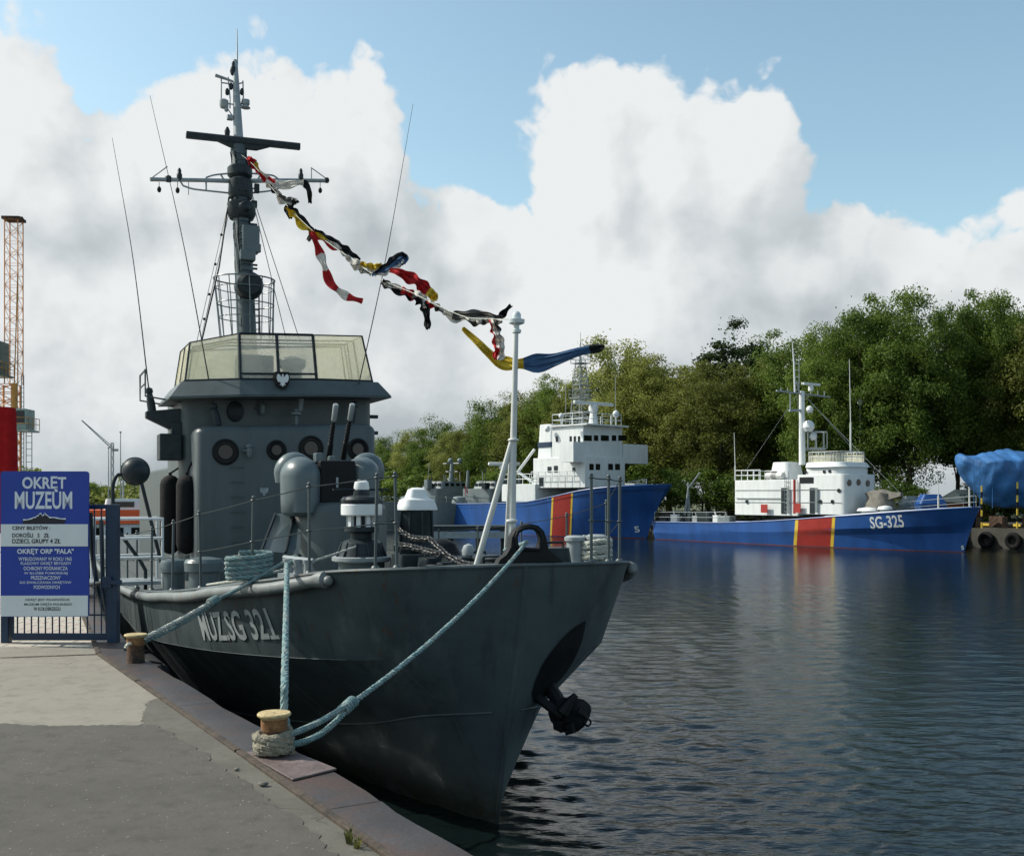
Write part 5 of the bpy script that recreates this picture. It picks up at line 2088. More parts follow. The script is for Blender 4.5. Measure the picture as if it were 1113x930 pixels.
WHT, BLK = M['sign_letter'], M['sign_black']
sign_text('OKRĘT', 24.5, 72, 517.5, 534.5, WHT, -0.0045, 0.03)
sign_text('MUZEUM', 16.5, 78.5, 534, 553, WHT, -0.0045, 0.022)
sign_text('CENY BILETÓW :', 14, 55, 570.6, 575.6, BLK, -0.0115, 0.02)
sign_text('DOROŚLI   5   ZŁ', 14, 54, 577.8, 583.8, BLK, -0.0115, 0.02)
sign_text('DZIECI, GRUPY 4 ZŁ', 14, 66, 585.4, 591, BLK, -0.0115, 0.02)
sign_text('OKRĘT ORP "FALA"', 19, 80, 596, 603, WHT, -0.0045, 0.03)
for i, (tx, a, b) in enumerate((('WYBUDOWANY W ROKU 1965', 20.5, 78), ('FLAGOWY OKRĘT BRYGADY', 23, 77.5), ('OCHRONY POGRANICZA', 26, 73.5), ('W SŁUŻBIE POMORSKIEJ', 26.5, 73.5), ('PRZEZNACZONY', 34, 66), ('DO ZWALCZANIA OKRĘTÓW', 22, 77.5), ('PODWODNYCH', 37, 65))):
    sign_text(tx, a, b, 605.2 + i * 5.1, 609.2 + i * 5.1, WHT, -0.0045, 0.01)
for i, (tx, a, b) in enumerate((('OKRĘT JEST WŁASNOŚCIĄ', 28, 76), ('MUZEUM ORĘŻA POLSKIEGO', 27, 78.5), ('W KOŁOBRZEGU', 37, 66))):
    sign_text(tx, a, b, 649.3 + i * 5.0, 653.3 + i * 5.0, BLK, -0.0115, 0.01)
# little ship silhouette above the price panel
mb = MB()
sil = [(25, 569), (25.5, 565.5), (30, 565), (35, 564), (37, 562.5), (39, 563), (40, 561), (42, 561), (43, 558.5), (45, 558.5), (46, 561), (48, 560), (49, 557.5), (50, 560), (52, 560.5), (54, 563), (58, 562.5), (62, 563.5), (66, 564), (71.5, 564.5), (69.5, 569)]
mb.add([(spx(x), -0.0045, ys_(y)) for x, y in sil], [tuple(range(len(sil)))])
mb.build('ship_emblem', M['sign_black'], sign, smooth=False, recalc=False)
mb = MB()
up_ = sil[1:-1]
hi_ = [(x, y - (0.9 if i % 2 else 1.6)) for i, (x, y) in enumerate(up_)]
vs = [(spx(x), -0.0047, ys_(y)) for x, y in up_] + [(spx(x), -0.0047, ys_(y)) for x, y in hi_]
n_ = len(up_)
mb.add(vs, [(i, i + 1, n_ + i + 1, n_ + i) for i in range(n_ - 1)])
mb.build('ship_outline', M['sign_letter'], sign, smooth=False, recalc=False)
# hooks from the board to the gate
mb = MB()
for px in (12, 88):
    for py in (530, 650):
        mb.box((spx(px), 0.12, ys_(py)), (0.03, 0.2, 0.02))
mb.build('hanger', M['dark'], sign, smooth=False)

# gangway from the quay to the ship
aGw = 8.4
def gw(ds, d, z):
    return S.w(aGw + ds, -db(aGw) - d, z)


sg = 0.0
gang = empty('gangway', gw(sg, 2.2, QZ), 'narrow boarding gangway with white pipe rails behind the blue gate post', 'gangway')
o_ = gw(sg, 2.2, QZ)
nE = -0.35
mb = MB()
ang = math.atan2(S.Pt.y, S.Pt.x)
mb.box(gw(sg, (1.7 + nE) / 2, QZ + 0.21) - o_, (1.7 - nE, 0.8, 0.06), ang)
mb.build('walkway', M['light_gray'], gang, smooth=False, bevel=0.008)
for ds in (-0.42, 0.42):
    mb = MB()
    for z in (0.62, 0.93, 1.24):
        mb.tube([gw(sg + ds, 1.7, QZ + z) - o_, gw(sg + ds, nE, QZ + z) - o_], 0.022, 8)
    for n in (1.7, (1.7 + nE) / 2, nE):
        mb.tube([gw(sg + ds, n, QZ + 0.18) - o_, gw(sg + ds, n, QZ + 1.26) - o_], 0.022, 8)
    mb.build('hand_rail', M['white'], gang)
mb = MB()
for n in (1.65,):
    for ds in (-0.3, 0.3):
        mb.box(gw(sg + ds, n, QZ + 0.095) - o_, (0.12, 0.1, 0.17), ang)
mb.build('foot_block', M['dark'], gang, smooth=False)

# weed and stones along the groove
def weed(px, py, h, label):
    c = ground(px, py)
    t_ = empty('weed_plant', (c.x, c.y, QZ + 0.004), label, 'plant')
    mb_ = MB()
    for k in range(22):
        A = RNG.uniform(0, 2 * PI)
        l = h * RNG.uniform(0.4, 1.3)
        ou = l * RNG.uniform(0.15, 1.2)
        pts = [Vector((0.015 * math.cos(A), 0.015 * math.sin(A), 0)), Vector((ou * 0.5 * math.cos(A), ou * 0.5 * math.sin(A), l * 0.65)), Vector((ou * math.cos(A), ou * math.sin(A), l * 0.8))]
        w_ = 0.0028
        side = Vector((-math.sin(A), math.cos(A), 0)) * w_
        mb_.add([pts[0] - side, pts[0] + side, pts[1] + side * 1.3, pts[1] - side * 1.3, pts[2]], [(0, 1, 2, 3), (3, 2, 4)])
    mb_.build('leaf_tuft', M['weed'], t_, smooth=False)


weed(380, 917, 0.085, 'small dry green weed growing in the quay groove at the bottom edge')
weed(388, 922, 0.05, 'smallest low weed tuft in the quay groove, just right of the taller weed')
for px, py, r, lab in ((286, 855, 0.022, 'larger gray pebble lying beside the groove on pale concrete'), (257, 838, 0.013, 'tiny dark pebble on the concrete near the groove')):
    c = ground(px, py)
    mb = MB()
    rr = [[c + Vector((r * 1.4 * math.cos(A) * math.sin(q) * (1 + 0.2 * math.sin(3 * A)), r * math.sin(A) * math.sin(q), 0.006 + r * 0.6 * (1 - math.cos(q)) / 1.0)) for A in [2 * PI * k / 10 for k in range(10)]] for q in (0.25, 0.9, 1.6, 2.3, 2.9)]
    mb.loft(rr)
    tag(mb.build('pebble', M['stone']), lab, 'stone')

# ------------------------------------------------------------------ signal flags on the halyard
pM = mpt(178)
pMw = S.w(-pM.x, 0.0, pM.z)
pJw = S.w(aJ, S.y_of(561, aJ), jz(347))


sagf = pchip([250, 272, 296, 320, 345, 380, 415, 450, 482, 515, 561, 600], [160, 176, 205, 232, 255, 280, 304, 319, 335, 346, 347, 347])


def pix(p):
    return CX + FPX * p.x / p.y


def hal(t):
    p = pMw.lerp(pJw, t)
    return P(pix(p), sagf(pix(p)), p.y)



def t_px(px):
    lo_, hi_ = 0.0, 1.0
    for _ in range(40):
        m_ = (lo_ + hi_) / 2
        if pix(hal(m_)) < px:
            lo_ = m_
        else:
            hi_ = m_
    return lo_


mb = MB()
o_ = pMw
mb.tube([hal(i / 60) - o_ for i in range(61)], 0.0055, 6)
hl = mb.build('signal_halyard', M['pale_rope'])
hl.location = o_
tag(hl, 'thin sagging signal line from the gray mast down to the white jackstaff', 'line')


def ribbon(label, pts, segs, at_px=None, seed=0, fold=0.06, kind='signal_flag', group='signal flags on the halyard'):
    """pts: (px, py, width px) along the cloth; segs: (fraction, colour names) with colours across the width"""
    rg = np.random.default_rng(seed + 11)
    t0 = t_px(at_px if at_px else pts[0][0])
    anchor_p = hal(min(max(t0, 0.0), 1.0))
    Y0 = anchor_p.y
    fx = pchip(range(len(pts)), [p[0] for p in pts])
    fy = pchip(range(len(pts)), [p[1] for p in pts])
    fw = pchip(range(len(pts)), [p[2] for p in pts])
    N_, C_ = 36, 8
    phase = rg.uniform(0, 6)
    vs, fs, mi, mats, mnames = [], [], [], [], []
    for i in range(N_ + 1):
        u = i / N_ * (len(pts) - 1)
        e = 0.02
        dx, dy = fx(u + e) - fx(u - e), fy(u + e) - fy(u - e)
        l = math.hypot(dx, dy) or 1
        nx, ny = -dy / l, dx / l
        w = fw(u) * (0.86 + 0.18 * math.sin(7 * i / N_ * 3 + phase) + 0.10 * math.sin(0.9 * i + 2 * phase))
        for c in range(C_ + 1):
            f = c / C_ - 0.5
            px = fx(u) + nx * w * f + 0.5 * math.sin(i * 0.8 + phase) * f
            py = fy(u) + ny * w * f + 0.7 * math.sin(i * 0.55 + c * 0.9 + phase)
            dep = Y0 + 0.35 * fold * math.sin(c * 2.4 + phase + i * 0.22) + fold * math.sin(i * 0.6 + phase) + 0.4 * fold * (i / N_) * 4
            vs.append(P(px, py, dep))
    o3 = anchor_p
    for i in range(N_):
        fr = (i + 0.5) / N_
        for c in range(C_):
            for lim, cols in segs:
                if fr <= lim:
                    cn = cols[min(int(c * len(cols) / C_), len(cols) - 1)]
                    break
            if cn not in mnames:
                mnames.append(cn)
            mi.append(mnames.index(cn))
            q = i * (C_ + 1) + c
            fs.append((q, q + C_ + 1, q + C_ + 2, q + 1))
    mb_ = MB()
    mb_.v = [tuple(v - o3) for v in vs]
    mb_.f, mb_.m = fs, mi
    o = mb_.build(kind, [M['flag_' + n] for n in mnames], smooth=False)
    o.location = o3
    sm = o.modifiers.new('thickness', 'SOLIDIFY')
    sm.thickness = 0.003
    tag(o, label, 'flag', group)


ribbon('small red and yellow flag fluttering at the mast just under the radar', [(269, 171, 6), (274, 176, 9), (278, 182, 8), (281, 187, 4)], [(0.45, ['red']), (1, ['yellow', 'red'])], 272, 1)
ribbon('white and pink flag with a black tail beside the yard arm', [(281, 186, 5), (292, 196, 9), (305, 201, 11), (318, 200, 9), (330, 199, 7), (336, 208, 7), (337, 221, 5)], [(0.14, ['white', 'red']), (0.24, ['red', 'white']), (0.68, ['white']), (1, ['black'])], 292, 2)
ribbon('ragged gray and black flag hanging under the first white one', [(302, 213, 8), (311, 219, 11), (322, 218, 8), (313, 228, 9), (316, 238, 5)], [(0.35, ['gray', 'white']), (0.5, ['white']), (1, ['black'])], 309, 3)
ribbon('long twisted yellow flag with a black edge on the upper halyard', [(312, 225, 6), (321, 233, 12), (330, 244, 13), (339, 252, 7), (335, 262, 6)], [(0.75, ['black', 'yellow', 'yellow']), (1, ['gray'])], 320, 4)
ribbon('long red and white banded pennant streaming downwards, the lowest of them all', [(338, 252, 6), (346, 270, 9), (352, 288, 10), (358, 305, 10), (366, 315, 9), (378, 322, 9), (394, 328, 8)], [(0.22, ['red']), (0.40, ['white']), (0.66, ['red']), (0.84, ['white']), (1, ['red'])], 341, 5, 0.03)
ribbon('black, yellow and red flag rolled along the line above the red-white pennant', [(341, 251, 7), (353, 259, 12), (366, 267, 13), (378, 274, 10), (391, 283, 5)], [(0.3, ['black', 'yellow', 'red']), (0.6, ['black', 'white', 'red']), (1, ['black', 'black', 'white'])], 352, 6)
ribbon('bright yellow flag with a white hem where the line meets the tall antenna', [(384, 284, 9), (396, 289, 9), (408, 291, 10), (415, 287, 6)], [(0.2, ['white']), (1, ['yellow', 'yellow', 'white'])], 392, 7)
ribbon('blue and white flag with a dark upper edge, folded upwards', [(404, 299, 4), (416, 294, 11), (428, 286, 16), (437, 279, 15), (438, 288, 7)], [(0.8, ['black', 'blue', 'white']), (1, ['blue'])], 408, 8)
ribbon('large curved dark red flag ending in yellow at the middle of the line', [(424, 293, 6), (438, 298, 12), (452, 305, 14), (462, 314, 15), (470, 321, 13), (475, 326, 4)], [(0.66, ['red']), (1, ['yellow'])], 424, 9)
ribbon('small white, black and red checked flag below the blue and white one', [(415, 306, 8), (424, 311, 10), (436, 316, 12), (448, 321, 11), (458, 325, 6)], [(0.3, ['black', 'white', 'gray']), (0.5, ['white', 'black']), (0.75, ['red', 'red', 'black']), (1, ['white', 'red'])], 420, 10)
ribbon('black and white flag whose black tail hangs straight down', [(450, 319, 12), (457, 325, 15), (462, 333, 12), (464, 345, 8), (465, 358, 7)], [(0.4, ['white', 'black']), (0.55, ['black', 'white', 'black']), (1, ['black'])], 452, 11)
ribbon('dark gray flag with a black raised tip close to the jackstaff', [(482, 339, 5), (494, 344, 12), (510, 343, 15), (527, 342, 9), (541, 345, 6), (549, 338, 7), (556, 332, 4)], [(0.15, ['white']), (0.6, ['gray', 'gray', 'white']), (0.75, ['gray']), (1, ['black'])], 488, 12)
ribbon('white flag with red stripe hanging in a crumpled bundle by the jackstaff', [(534, 346, 8), (538, 356, 11), (541, 368, 13), (543, 380, 14), (540, 391, 11)], [(0.35, ['gray', 'white', 'red']), (0.7, ['white', 'white', 'red']), (1, ['white', 'red'])], 536, 13)
ribbon('small white and red flag clipped between the dark gray flag and the black-tailed one', [(464, 326, 4), (470, 331, 8), (477, 335, 8), (485, 340, 5)], [(0.5, ['white', 'red']), (1, ['white', 'gray'])], 466, 21)
ribbon('small black and white flag between the pink-white flag and the ragged gray one', [(287, 193, 4), (294, 203, 7), (301, 209, 7), (307, 216, 4)], [(0.4, ['black', 'white']), (1, ['white', 'black'])], 290, 22)
ribbon('narrow white flag tied where the yellow flag ends and the blue one starts', [(377, 278, 5), (386, 290, 7), (394, 294, 6), (404, 297, 5)], [(0.5, ['white']), (1, ['gray', 'white'])], 382, 23)
ribbon('narrow gray and white rag trailing from the line just left of the jackstaff top', [(505, 345, 4), (518, 351, 7), (530, 349, 6), (546, 350, 4)], [(0.5, ['white', 'gray']), (1, ['gray'])], 508, 24)
ribbon('big yellow and blue flag wrapped round the jackstaff, its dark end streaming right', [(503, 356, 4), (516, 369, 9), (530, 383, 11), (545, 393, 14), (560, 396, 18), (579, 395, 20), (600, 391, 17), (625, 384, 13), (645, 379, 10), (657, 376.5, 5)], [(0.505, ['yellow', 'yellow']), (0.86, ['blue']), (1, ['black'])], 504, 14, 0.05)

# ------------------------------------------------------------------ far ships
def rail(mb_, pts, h, r=0.025, rows=2, post=1.2, m=0):
    pts = [Vector(p) for p in pts]
    for k in range(1, rows + 1):
        mb_.tube([p + Vector((0, 0, h * k / rows)) for p in pts], r, 5, m)
    for a_, b_ in zip(pts[:-1], pts[1:]):
        n = max(1, int((b_ - a_).length / post))
        for i in range(n + 1):
            p = a_.lerp(b_, i / n)
            mb_.tube([p, p + Vector((0, 0, h))], r, 5, m)


def child(name, parent):
    o = bpy.data.objects.new(name, None)
    COL.objects.link(o)
    o.parent = parent
    return o


# --- SG-325
S3 = Ship(29.1, 65.4, math.atan2(0.583, 0.812))
L3 = S3.a_of(711, -2.2)
s3 = empty('patrol_ship', (S3.O.x, S3.O.y, 0), 'blue and white patrol ship across the water with SG-325 on its bow', 'ship', S3.rz)
H3 = Hull(L3, [
    (1.5, [(0, 0), (6, 1.2), (12, 2.0), (L3, 1.8)], [(0, -0.8), (L3, -0.8)]),
    (1.0, [(0, 0), (2, .55), (5, 1.3), (9, 1.9), (14, 2.2), (L3, 2.1)], [(0, 0.0), (L3, 0.0)]),
    (0.62, [(0, 0), (2, .75), (5, 1.6), (9, 2.15), (14, 2.4), (L3, 2.3)], [(0, 1.25), (8, 0.95), (16, 0.62), (L3, 0.55)]),
    (0.4, [(0, 0), (1, .75), (2.5, 1.4), (5, 2.0), (9, 2.4), (14, 2.5), (L3, 2.3)], [(0, 1.75), (8, 1.35), (16, 0.9), (L3, 0.8)]),
    (0.0, [(0, 0), (.15, .45), (.6, 0.95), (1.5, 1.5), (3, 1.95), (6, 2.35), (10, 2.55), (L3, 2.4)], [(0, 2.83), (4, 2.55), (9, 2.15), (15, 1.72), (20, 1.5), (L3, 1.42)]),
])
H3.mesh(n=48).build('hull', M['blue_hull'], s3, angle=14, recalc=False)
H3.deck_mesh(48).build('deck', M['deck_gray'], s3)
d3 = lambda a: H3.deck(a)[1]
aR0, aR1 = S3.a_of(903, -2.4), S3.a_of(866, -2.4)
dg3 = lambda z, a: 0.0


def upright_band(sh, hl, px0, px1, off, nx=8, nz=14):
    """band painted across the side whose edges run square to the waterline"""
    vs = []
    for i in range(nx + 1):
        px = px0 + (px1 - px0) * i / nx
        for j in range(nz + 1):
            f = j / nz
            z = 0.06
            for _ in range(3):
                a = a_hull(px + 2.0 * f, z, -1, sh, hl, 0.9, hl.len - 1)
                z = 0.06 + (hl.deck(a)[1] - 0.03 - 0.06) * f
            vs.append((a, z))
    fs = [(i * (nz + 1) + j, (i + 1) * (nz + 1) + j, (i + 1) * (nz + 1) + j + 1, i * (nz + 1) + j + 1) for i in range(nx) for j in range(nz)]
    return hl.patch((vs, fs), -1, off)


upright_band(S3, H3, 866, 902.5, 0.012).build('hull_stripe', M['red'], s3, recalc=False)
upright_band(S3, H3, 862.5, 865.9, 0.012, 2).build('stripe_edge', M['yel_line'], s3, recalc=False)
upright_band(S3, H3, 902.6, 906, 0.012, 2).build('stripe_edge', M['yel_line'], s3, recalc=False)
H3.patch(grid_patch(1.05, L3 - 0.1, lambda a: -0.05, lambda a: 0.04, 40, 1), -1, 0.008).build('waterline_band', M['boot'], s3, recalc=False)
aT0, aT1 = S3.a_of(948.5, -1.95), S3.a_of(985, -1.6)
H3.lettering('SG-325', aT0, aT1, S3.z_of(575, aT0, -2), S3.z_of(561.5, aT0, -2), -1, 0.014, 0.02).build('lettering', M['white'], s3, smooth=False, recalc=False)
H3.lettering('5', 1.15, 0.98, 0.15, 0.42, -1, 0.014).build('draught_mark', M['white'], s3, smooth=False, recalc=False)
mb = MB()
for side in (-1, 1):
    mb.tube([L(a, side * db_, z_) for a in [L3 * (i / 40) ** 2 for i in range(41)] for db_, z_ in [H3.deck(a)]], 0.05, 6)
mb.build('rubbing_strake', M['blue_hull'], s3)
mb = MB()
for side in (-1, 1):
    mb.tube([L(a, side * (db_ - 0.03), z_ + 0.05) for a in [0.2 + 9.5 * (i / 20) ** 1.5 for i in range(21)] for db_, z_ in [H3.deck(a)]], 0.03, 5)
mb.build('toe_rail', M['white'], s3)


def blk(sh, px0, px1, w, py_top, py_bot, ship_, name, mat_, r=0.15, y=None, bevel=0.03, top_in=0.0):
    """deckhouse block: starboard front corner at px1, starboard aft corner at px0"""
    yy = -w if y is None else y
    a0, a1 = sh.a_of(px1, yy), sh.a_of(px0, yy)
    z1 = sh.z_of(py_top, (a0 + a1) / 2, yy)
    z0 = sh.z_of(py_bot, (a0 + a1) / 2, yy)
    mb_ = MB()
    p0 = [(-p[0], p[1]) for p in rbox(a0, a1, -w, w, r)]
    p1 = [(-p[0], p[1]) for p in rbox(a0 + top_in, a1 - top_in, -w + top_in, w - top_in, r)]
    mb_.prism(p0, z0, z1, p1)
    o = mb_.build(name, mat_, ship_, angle=30, bevel=bevel)
    return o, a0, a1, z0, z1


wA = 1.75
_, a0A, a1A, z0A, z1A = blk(S3, 798, 868, wA, 521.5, 560, s3, 'aft_deckhouse', M['white'])
_, a0B, a1B, z0B, z1B = blk(S3, 864, 919, wA + 0.02, 515.5, 559, s3, 'forward_deckhouse', M['white'], r=0.45)
_, a0C, a1C, z0C, z1C = blk(S3, 872, 914, 1.72, 503, 516, s3, 'wheelhouse', M['white'], r=0.7)
wcz = S3.z_of(503, a0C, -1.7)
mb = MB()
mb.prism([(-p[0], p[1]) for p in rbox(a0C - 0.15, a1C, -1.9, 1.9, 0.8)], wcz - 0.25, wcz + 0.10, [(-p[0], p[1]) for p in rbox(a0C + 0.1, a1C, -1.7, 1.7, 0.7)])
mb.build('bridge_skirt', M['white'], s3)
mb = MB()
arc = [(-p[0], p[1]) for p in rbox(a0C + 0.2, a1C - 0.1, -1.6, 1.6, 0.7)]
rail(mb, [(x, y, wcz + 0.1) for x, y in arc + arc[:1]], 0.72, 0.03, 2, 0.5)
mb.build('bridge_rail', M['offwhite'], s3)
mb = MB()
mb.loft([[(x * 1, y, wcz + 0.1) for x, y in arc], [(x, y, wcz + 0.62) for x, y in arc]], cap=False)
mb.build('wind_screen', M['screen_cream'], s3)
_, a0D, a1D, z0D, z1D = blk(S3, 834, 857, 1.0, 502, 523, s3, 'gear_house', M['white'], r=0.35, top_in=0.2)
mb = MB()
rail(mb, [L(a1A - 0.05, -wA + 0.1, z1A), L(a1D + 0.1, -wA + 0.1, z1A)], 0.75, 0.03, 2, 0.6)
rail(mb, [L(a1A - 0.05, wA - 0.1, z1A), L(a1D + 0.1, wA - 0.1, z1A)], 0.75, 0.03, 2, 0.6)
rail(mb, [L(a1A - 0.05, -wA + 0.1, z1A), L(a1A - 0.05, wA - 0.1, z1A)], 0.75, 0.03, 2, 0.6)
mb.build('roof_rail', M['white'], s3)


def side_rect(sh, ship_, name, px0, px1, py0, py1, w, mat_, y=None, proud=0.012):
    yy = -w - proud
    a0, a1 = sh.a_of(px1, yy), sh.a_of(px0, yy)
    am = (a0 + a1) / 2
    z1, z0 = sh.z_of(py0, am, yy), sh.z_of(py1, am, yy)
    mb_ = MB()
    mb_.box(L(am, yy + 0.01, (z0 + z1) / 2), (a1 - a0, 0.04, z1 - z0))
    return mb_.build(name, mat_, ship_, smooth=False)


for px in (849, 880):
    d = side_rect(S3, s3, 'doorway', px, px + 5.5, 530, 558, wA + 0.02, M['dark'])
    side_rect(S3, s3, 'door', px + 6, px + 8.5, 530, 557, wA + 0.14, M['navy_gray'])
side_rect(S3, s3, 'locker_box', 827, 834, 548, 557, wA + 0.3, M['red'])
side_rect(S3, s3, 'locker_box', 863, 870, 547, 557, wA + 0.3, M['red'])
side_rect(S3, s3, 'window', 869, 884, 518.5, 525, wA + 0.03, M['glass_dark'])
side_rect(S3, s3, 'window', 838, 844, 512, 522, 0.92, M['glass_dark'])
side_rect(S3, s3, 'lower_rail', 800, 848, 541, 541.8, wA + 0.06, M['light_gray'])
mb = MB()
yv = -wA - 0.25
av = S3.a_of(863.5, yv)
mb.tube([L(av, yv, S3.z_of(558, av, yv)), L(av, yv, S3.z_of(521, av, yv))], 0.09, 8)
mb.build('standpipe', M['red'], s3)
# portholes on the front face
for px, py in ((923, 524.5), (933, 524), (943, 525)):
    y = S3.y_of(px, a0B)
    z = S3.z_of(py, a0B, y)
    mb = MB()
    mb.disc(L(a0B, y, z), 0.22, (1, 0, 0), 0.05, 18)
    mb.build('porthole', M['glass_dark'], s3)
for px, py in ((876, 513), (896, 512.5), (902, 512)):
    yy = -1.72
    a = S3.a_of(px, yy)
    mb = MB()
    mb.disc(L(a, yy - 0.0, S3.z_of(py, a, yy)), 0.12, (0, -1, 0), 0.05, 14)
    mb.build('porthole', M['glass_dark'], s3)
# mast
m3 = child('mast', s3)
aM3 = S3.a_of(872, 0)
mz = lambda py: S3.z_of(py, aM3, 0)
my = lambda px: S3.y_of(px, aM3)
mb = MB()
mb.tube([L(aM3, 0, mz(505)), L(aM3, my(871.5), mz(425))], [0.24, 0.2], 12)
mb.tube([L(aM3, my(864), mz(427)), L(aM3, my(863), mz(395)), L(aM3, my(861), mz(372))], [0.075, 0.06, 0.02], 8)
for k_ in range(5):
    mb.tube([L(aM3, my(864), mz(424 - 7 * k_)), L(aM3, my(868.5), mz(424 - 7 * k_))], 0.02, 4)
mb.tube([L(aM3, my(868.5), mz(427)), L(aM3, my(868.5), mz(392))], 0.025, 4)
mb.build('mast_column', M['white'], m3)
mb = MB()
mb.tube([L(aM3, my(844), mz(427)), L(aM3, my(902), mz(429))], 0.07, 6)
mb.tube([L(aM3, my(858), mz(447)), L(aM3, my(872), mz(446))], 0.10, 6)
mb.tube([L(aM3, my(859), mz(447)), L(aM3, my(859), mz(428))], 0.05, 6)
for px in (849, 856, 881, 889, 896):
    mb.tube([L(aM3, my(px), mz(428)), L(aM3, my(px), mz(423))], 0.035, 5)
mb.tube([L(aM3, my(866), mz(415)), L(aM3, my(869), mz(427))], 0.05, 5)
mb.build('yard', M['light_gray'], m3)
mb = MB()
mb.box(L(aM3 - 0.2, my(879), mz(417)), (0.25, 1.85, 0.16), 0.0)
mb.lathe([(0.18, -0.5), (0.2, -0.3), (0.12, 0)], L(aM3 - 0.2, my(879), mz(417)), 12)
mb.build('radar_antenna', M['white'], m3)
mb = MB()
for px, py, r in ((879, 463, 0.42), (880, 445, 0.26), (884, 474, 0.28)):
    mb.lathe([(r * 0.6, -r), (r, -0.3 * r), (r * 0.9, r * 0.4), (r * 0.5, r * 0.85), (0, r)], L(aM3 - 0.5, S3.y_of(px, aM3 - 0.5), mz(py)), 16)
mb.build('radome', M['white'], m3)
mb = MB()
for py in (469, 487):
    pl = [L(aM3 - 0.4 + 0.75 * math.cos(A), my(882) + 0.85 * math.sin(A), mz(py)) for A in [2 * PI * k / 16 for k in range(16)]]
    mb.tube(pl + pl[:1], 0.03, 5)
for k in range(0, 16, 2):
    A = 2 * PI * k / 16
    mb.tube([L(aM3 - 0.4 + 0.75 * math.cos(A), my(882) + 0.85 * math.sin(A), mz(487)), L(aM3 - 0.4 + 0.75 * math.cos(A), my(882) + 0.85 * math.sin(A), mz(469))], 0.025, 5)
mb.lathe([(0.7, 0), (0.75, 0.1)], L(aM3 - 0.4, my(882), mz(489)), 16)
mb.build('mast_platform', M['light_gray'], m3)
mb = MB()
for p0, p1 in (((866, 430), L(a1C, -1.6, wcz)), ((876, 430), L(a0C + 0.4, 1.6, wcz)), ((866, 430), L(a1A, -1.2, z1A)), ((874, 430), L(a0B - 4, 0.5, d3(4)))):
    mb.tube([L(aM3, my(p0[0]), mz(p0[1])), p1], 0.011, 4)
mb.build('mast_stay', M['light_gray'], m3)
for px, py0, py1, y in ((924.5, 390, 490, 1.0), (799, 470, 522, -1.6), (1020, 510, 552, 0.4)):
    a = S3.a_of(px, y)
    mb = MB()
    zt, zb3 = S3.z_of(py0, a, y), S3.z_of(py1, a, y)
    mb.tube([L(a, y, zb3), L(a, y, zb3 + 0.3 * (zt - zb3)), L(a, y, zb3 + 0.31 * (zt - zb3)), L(a + 0.1, y, zt)], [0.06, 0.06, 0.03, 0.02], 6)
    mb.build('whip_antenna', M['offwhite'], s3)
# covered gun, mushrooms, lifting frame, deck clutter
aGn = S3.a_of(956, 0)
mb = MB()
zg = d3(aGn)
prof = [(0.95, -0.05), (0.98, 0.3), (0.9, 0.7), (0.75, 1.1), (0.8, 1.45), (0.4, 1.65), (0, 1.6)]
mb.lathe(prof, L(aGn, 0, zg), 22, sx=1.15, sy=0.95)
mb.v = [(x + 0.1 * math.sin(5 * z + 3 * y), y + 0.07 * math.sin(4 * x + 6 * z), z + 0.06 * math.sin(7 * x + 4 * y)) for x, y, z in mb.v]
mb.loft([[L(aGn - 0.5, -0.3, zg + 0.9), L(aGn - 0.5, 0.3, zg + 0.9), L(aGn - 0.5, 0.25, zg + 1.5), L(aGn - 0.5, -0.25, zg + 1.5)], [L(aGn - 1.7, -0.15, zg + 1.25), L(aGn - 1.7, 0.15, zg + 1.25), L(aGn - 1.7, 0.12, zg + 1.5), L(aGn - 1.7, -0.12, zg + 1.5)]])
mb.build('covered_gun', M['gray_tarp'], s3, angle=50)
mb = MB()
for px, y in ((943, -1.2), (962, -1.4)):
    a = S3.a_of(px, y)
    mb.lathe([(0.3, -0.05), (0.3, 0.2), (0.5, 0.25), (0.42, 0.42), (0.1, 0.5)], L(a, y, d3(a)), 14, sx=1.6 if px < 950 else 1)
mb.build('deck_ventilator', M['white'], s3)
aCr = S3.a_of(748, 0.3)
mb = MB()
zc = d3(aCr)
for dy in (-0.35, 0.35):
    mb.tube([L(aCr, 0.2 + dy, zc), L(aCr, 0.3, S3.z_of(531, aCr, 0.3)), L(S3.a_of(761, 0.2), 0.2, S3.z_of(513.5, aCr - 1, 0.2))], 0.07, 6)
mb.tube([L(aCr + 0.5, 0.2, zc), L(aCr, 0.3, S3.z_of(531, aCr, 0.3))], 0.06, 6)
mb.tube([L(aCr, 0.3, zc), L(aCr, 0.3, S3.z_of(524, aCr, 0.3))], 0.08, 6)
mb.build('lifting_frame', M['light_gray'], s3)
for px, w, h, mt in ((733, 0.5, 0.6, 'white'), (757, 0.4, 0.5, 'light_gray'), (778, 0.45, 0.55, 'white'), (790, 0.7, 0.5, 'navy_gray'), (768, 0.8, 0.8, 'dark'), (722, 0.5, 0.5, 'dark')):
    a = S3.a_of(px, -1.2)
    mb = MB()
    mb.prism([(-p[0], p[1]) for p in rbox(a - w, a + w, -1.2 - w * 0.5, -1.2 + w * 0.5, w * 0.3)], d3(a) - 0.03, d3(a) + h)
    mb.tube([L(a, -1.2, d3(a) + h - 0.02), L(a + 0.1, -1.2, d3(a) + h + 0.3)], 0.06, 6)
    mb.build('deck_locker', M[mt], s3, bevel=0.03)
mb = MB()
rail(mb, [L(a, -H3.deck(a)[0] + 0.08, d3(a)) for a in (L3 - 0.2, L3 - 3, L3 - 6, L3 - 8)], 0.8, 0.022, 2, 1.5)
mb.build('guard_rail', M['light_gray'], s3)
mb = MB()
rail(mb, [L(a, H3.deck(a)[0] - 0.08, d3(a)) for a in (0.8, 2, 4, 6, 8, 10)], 0.8, 0.02, 2, 1.2)
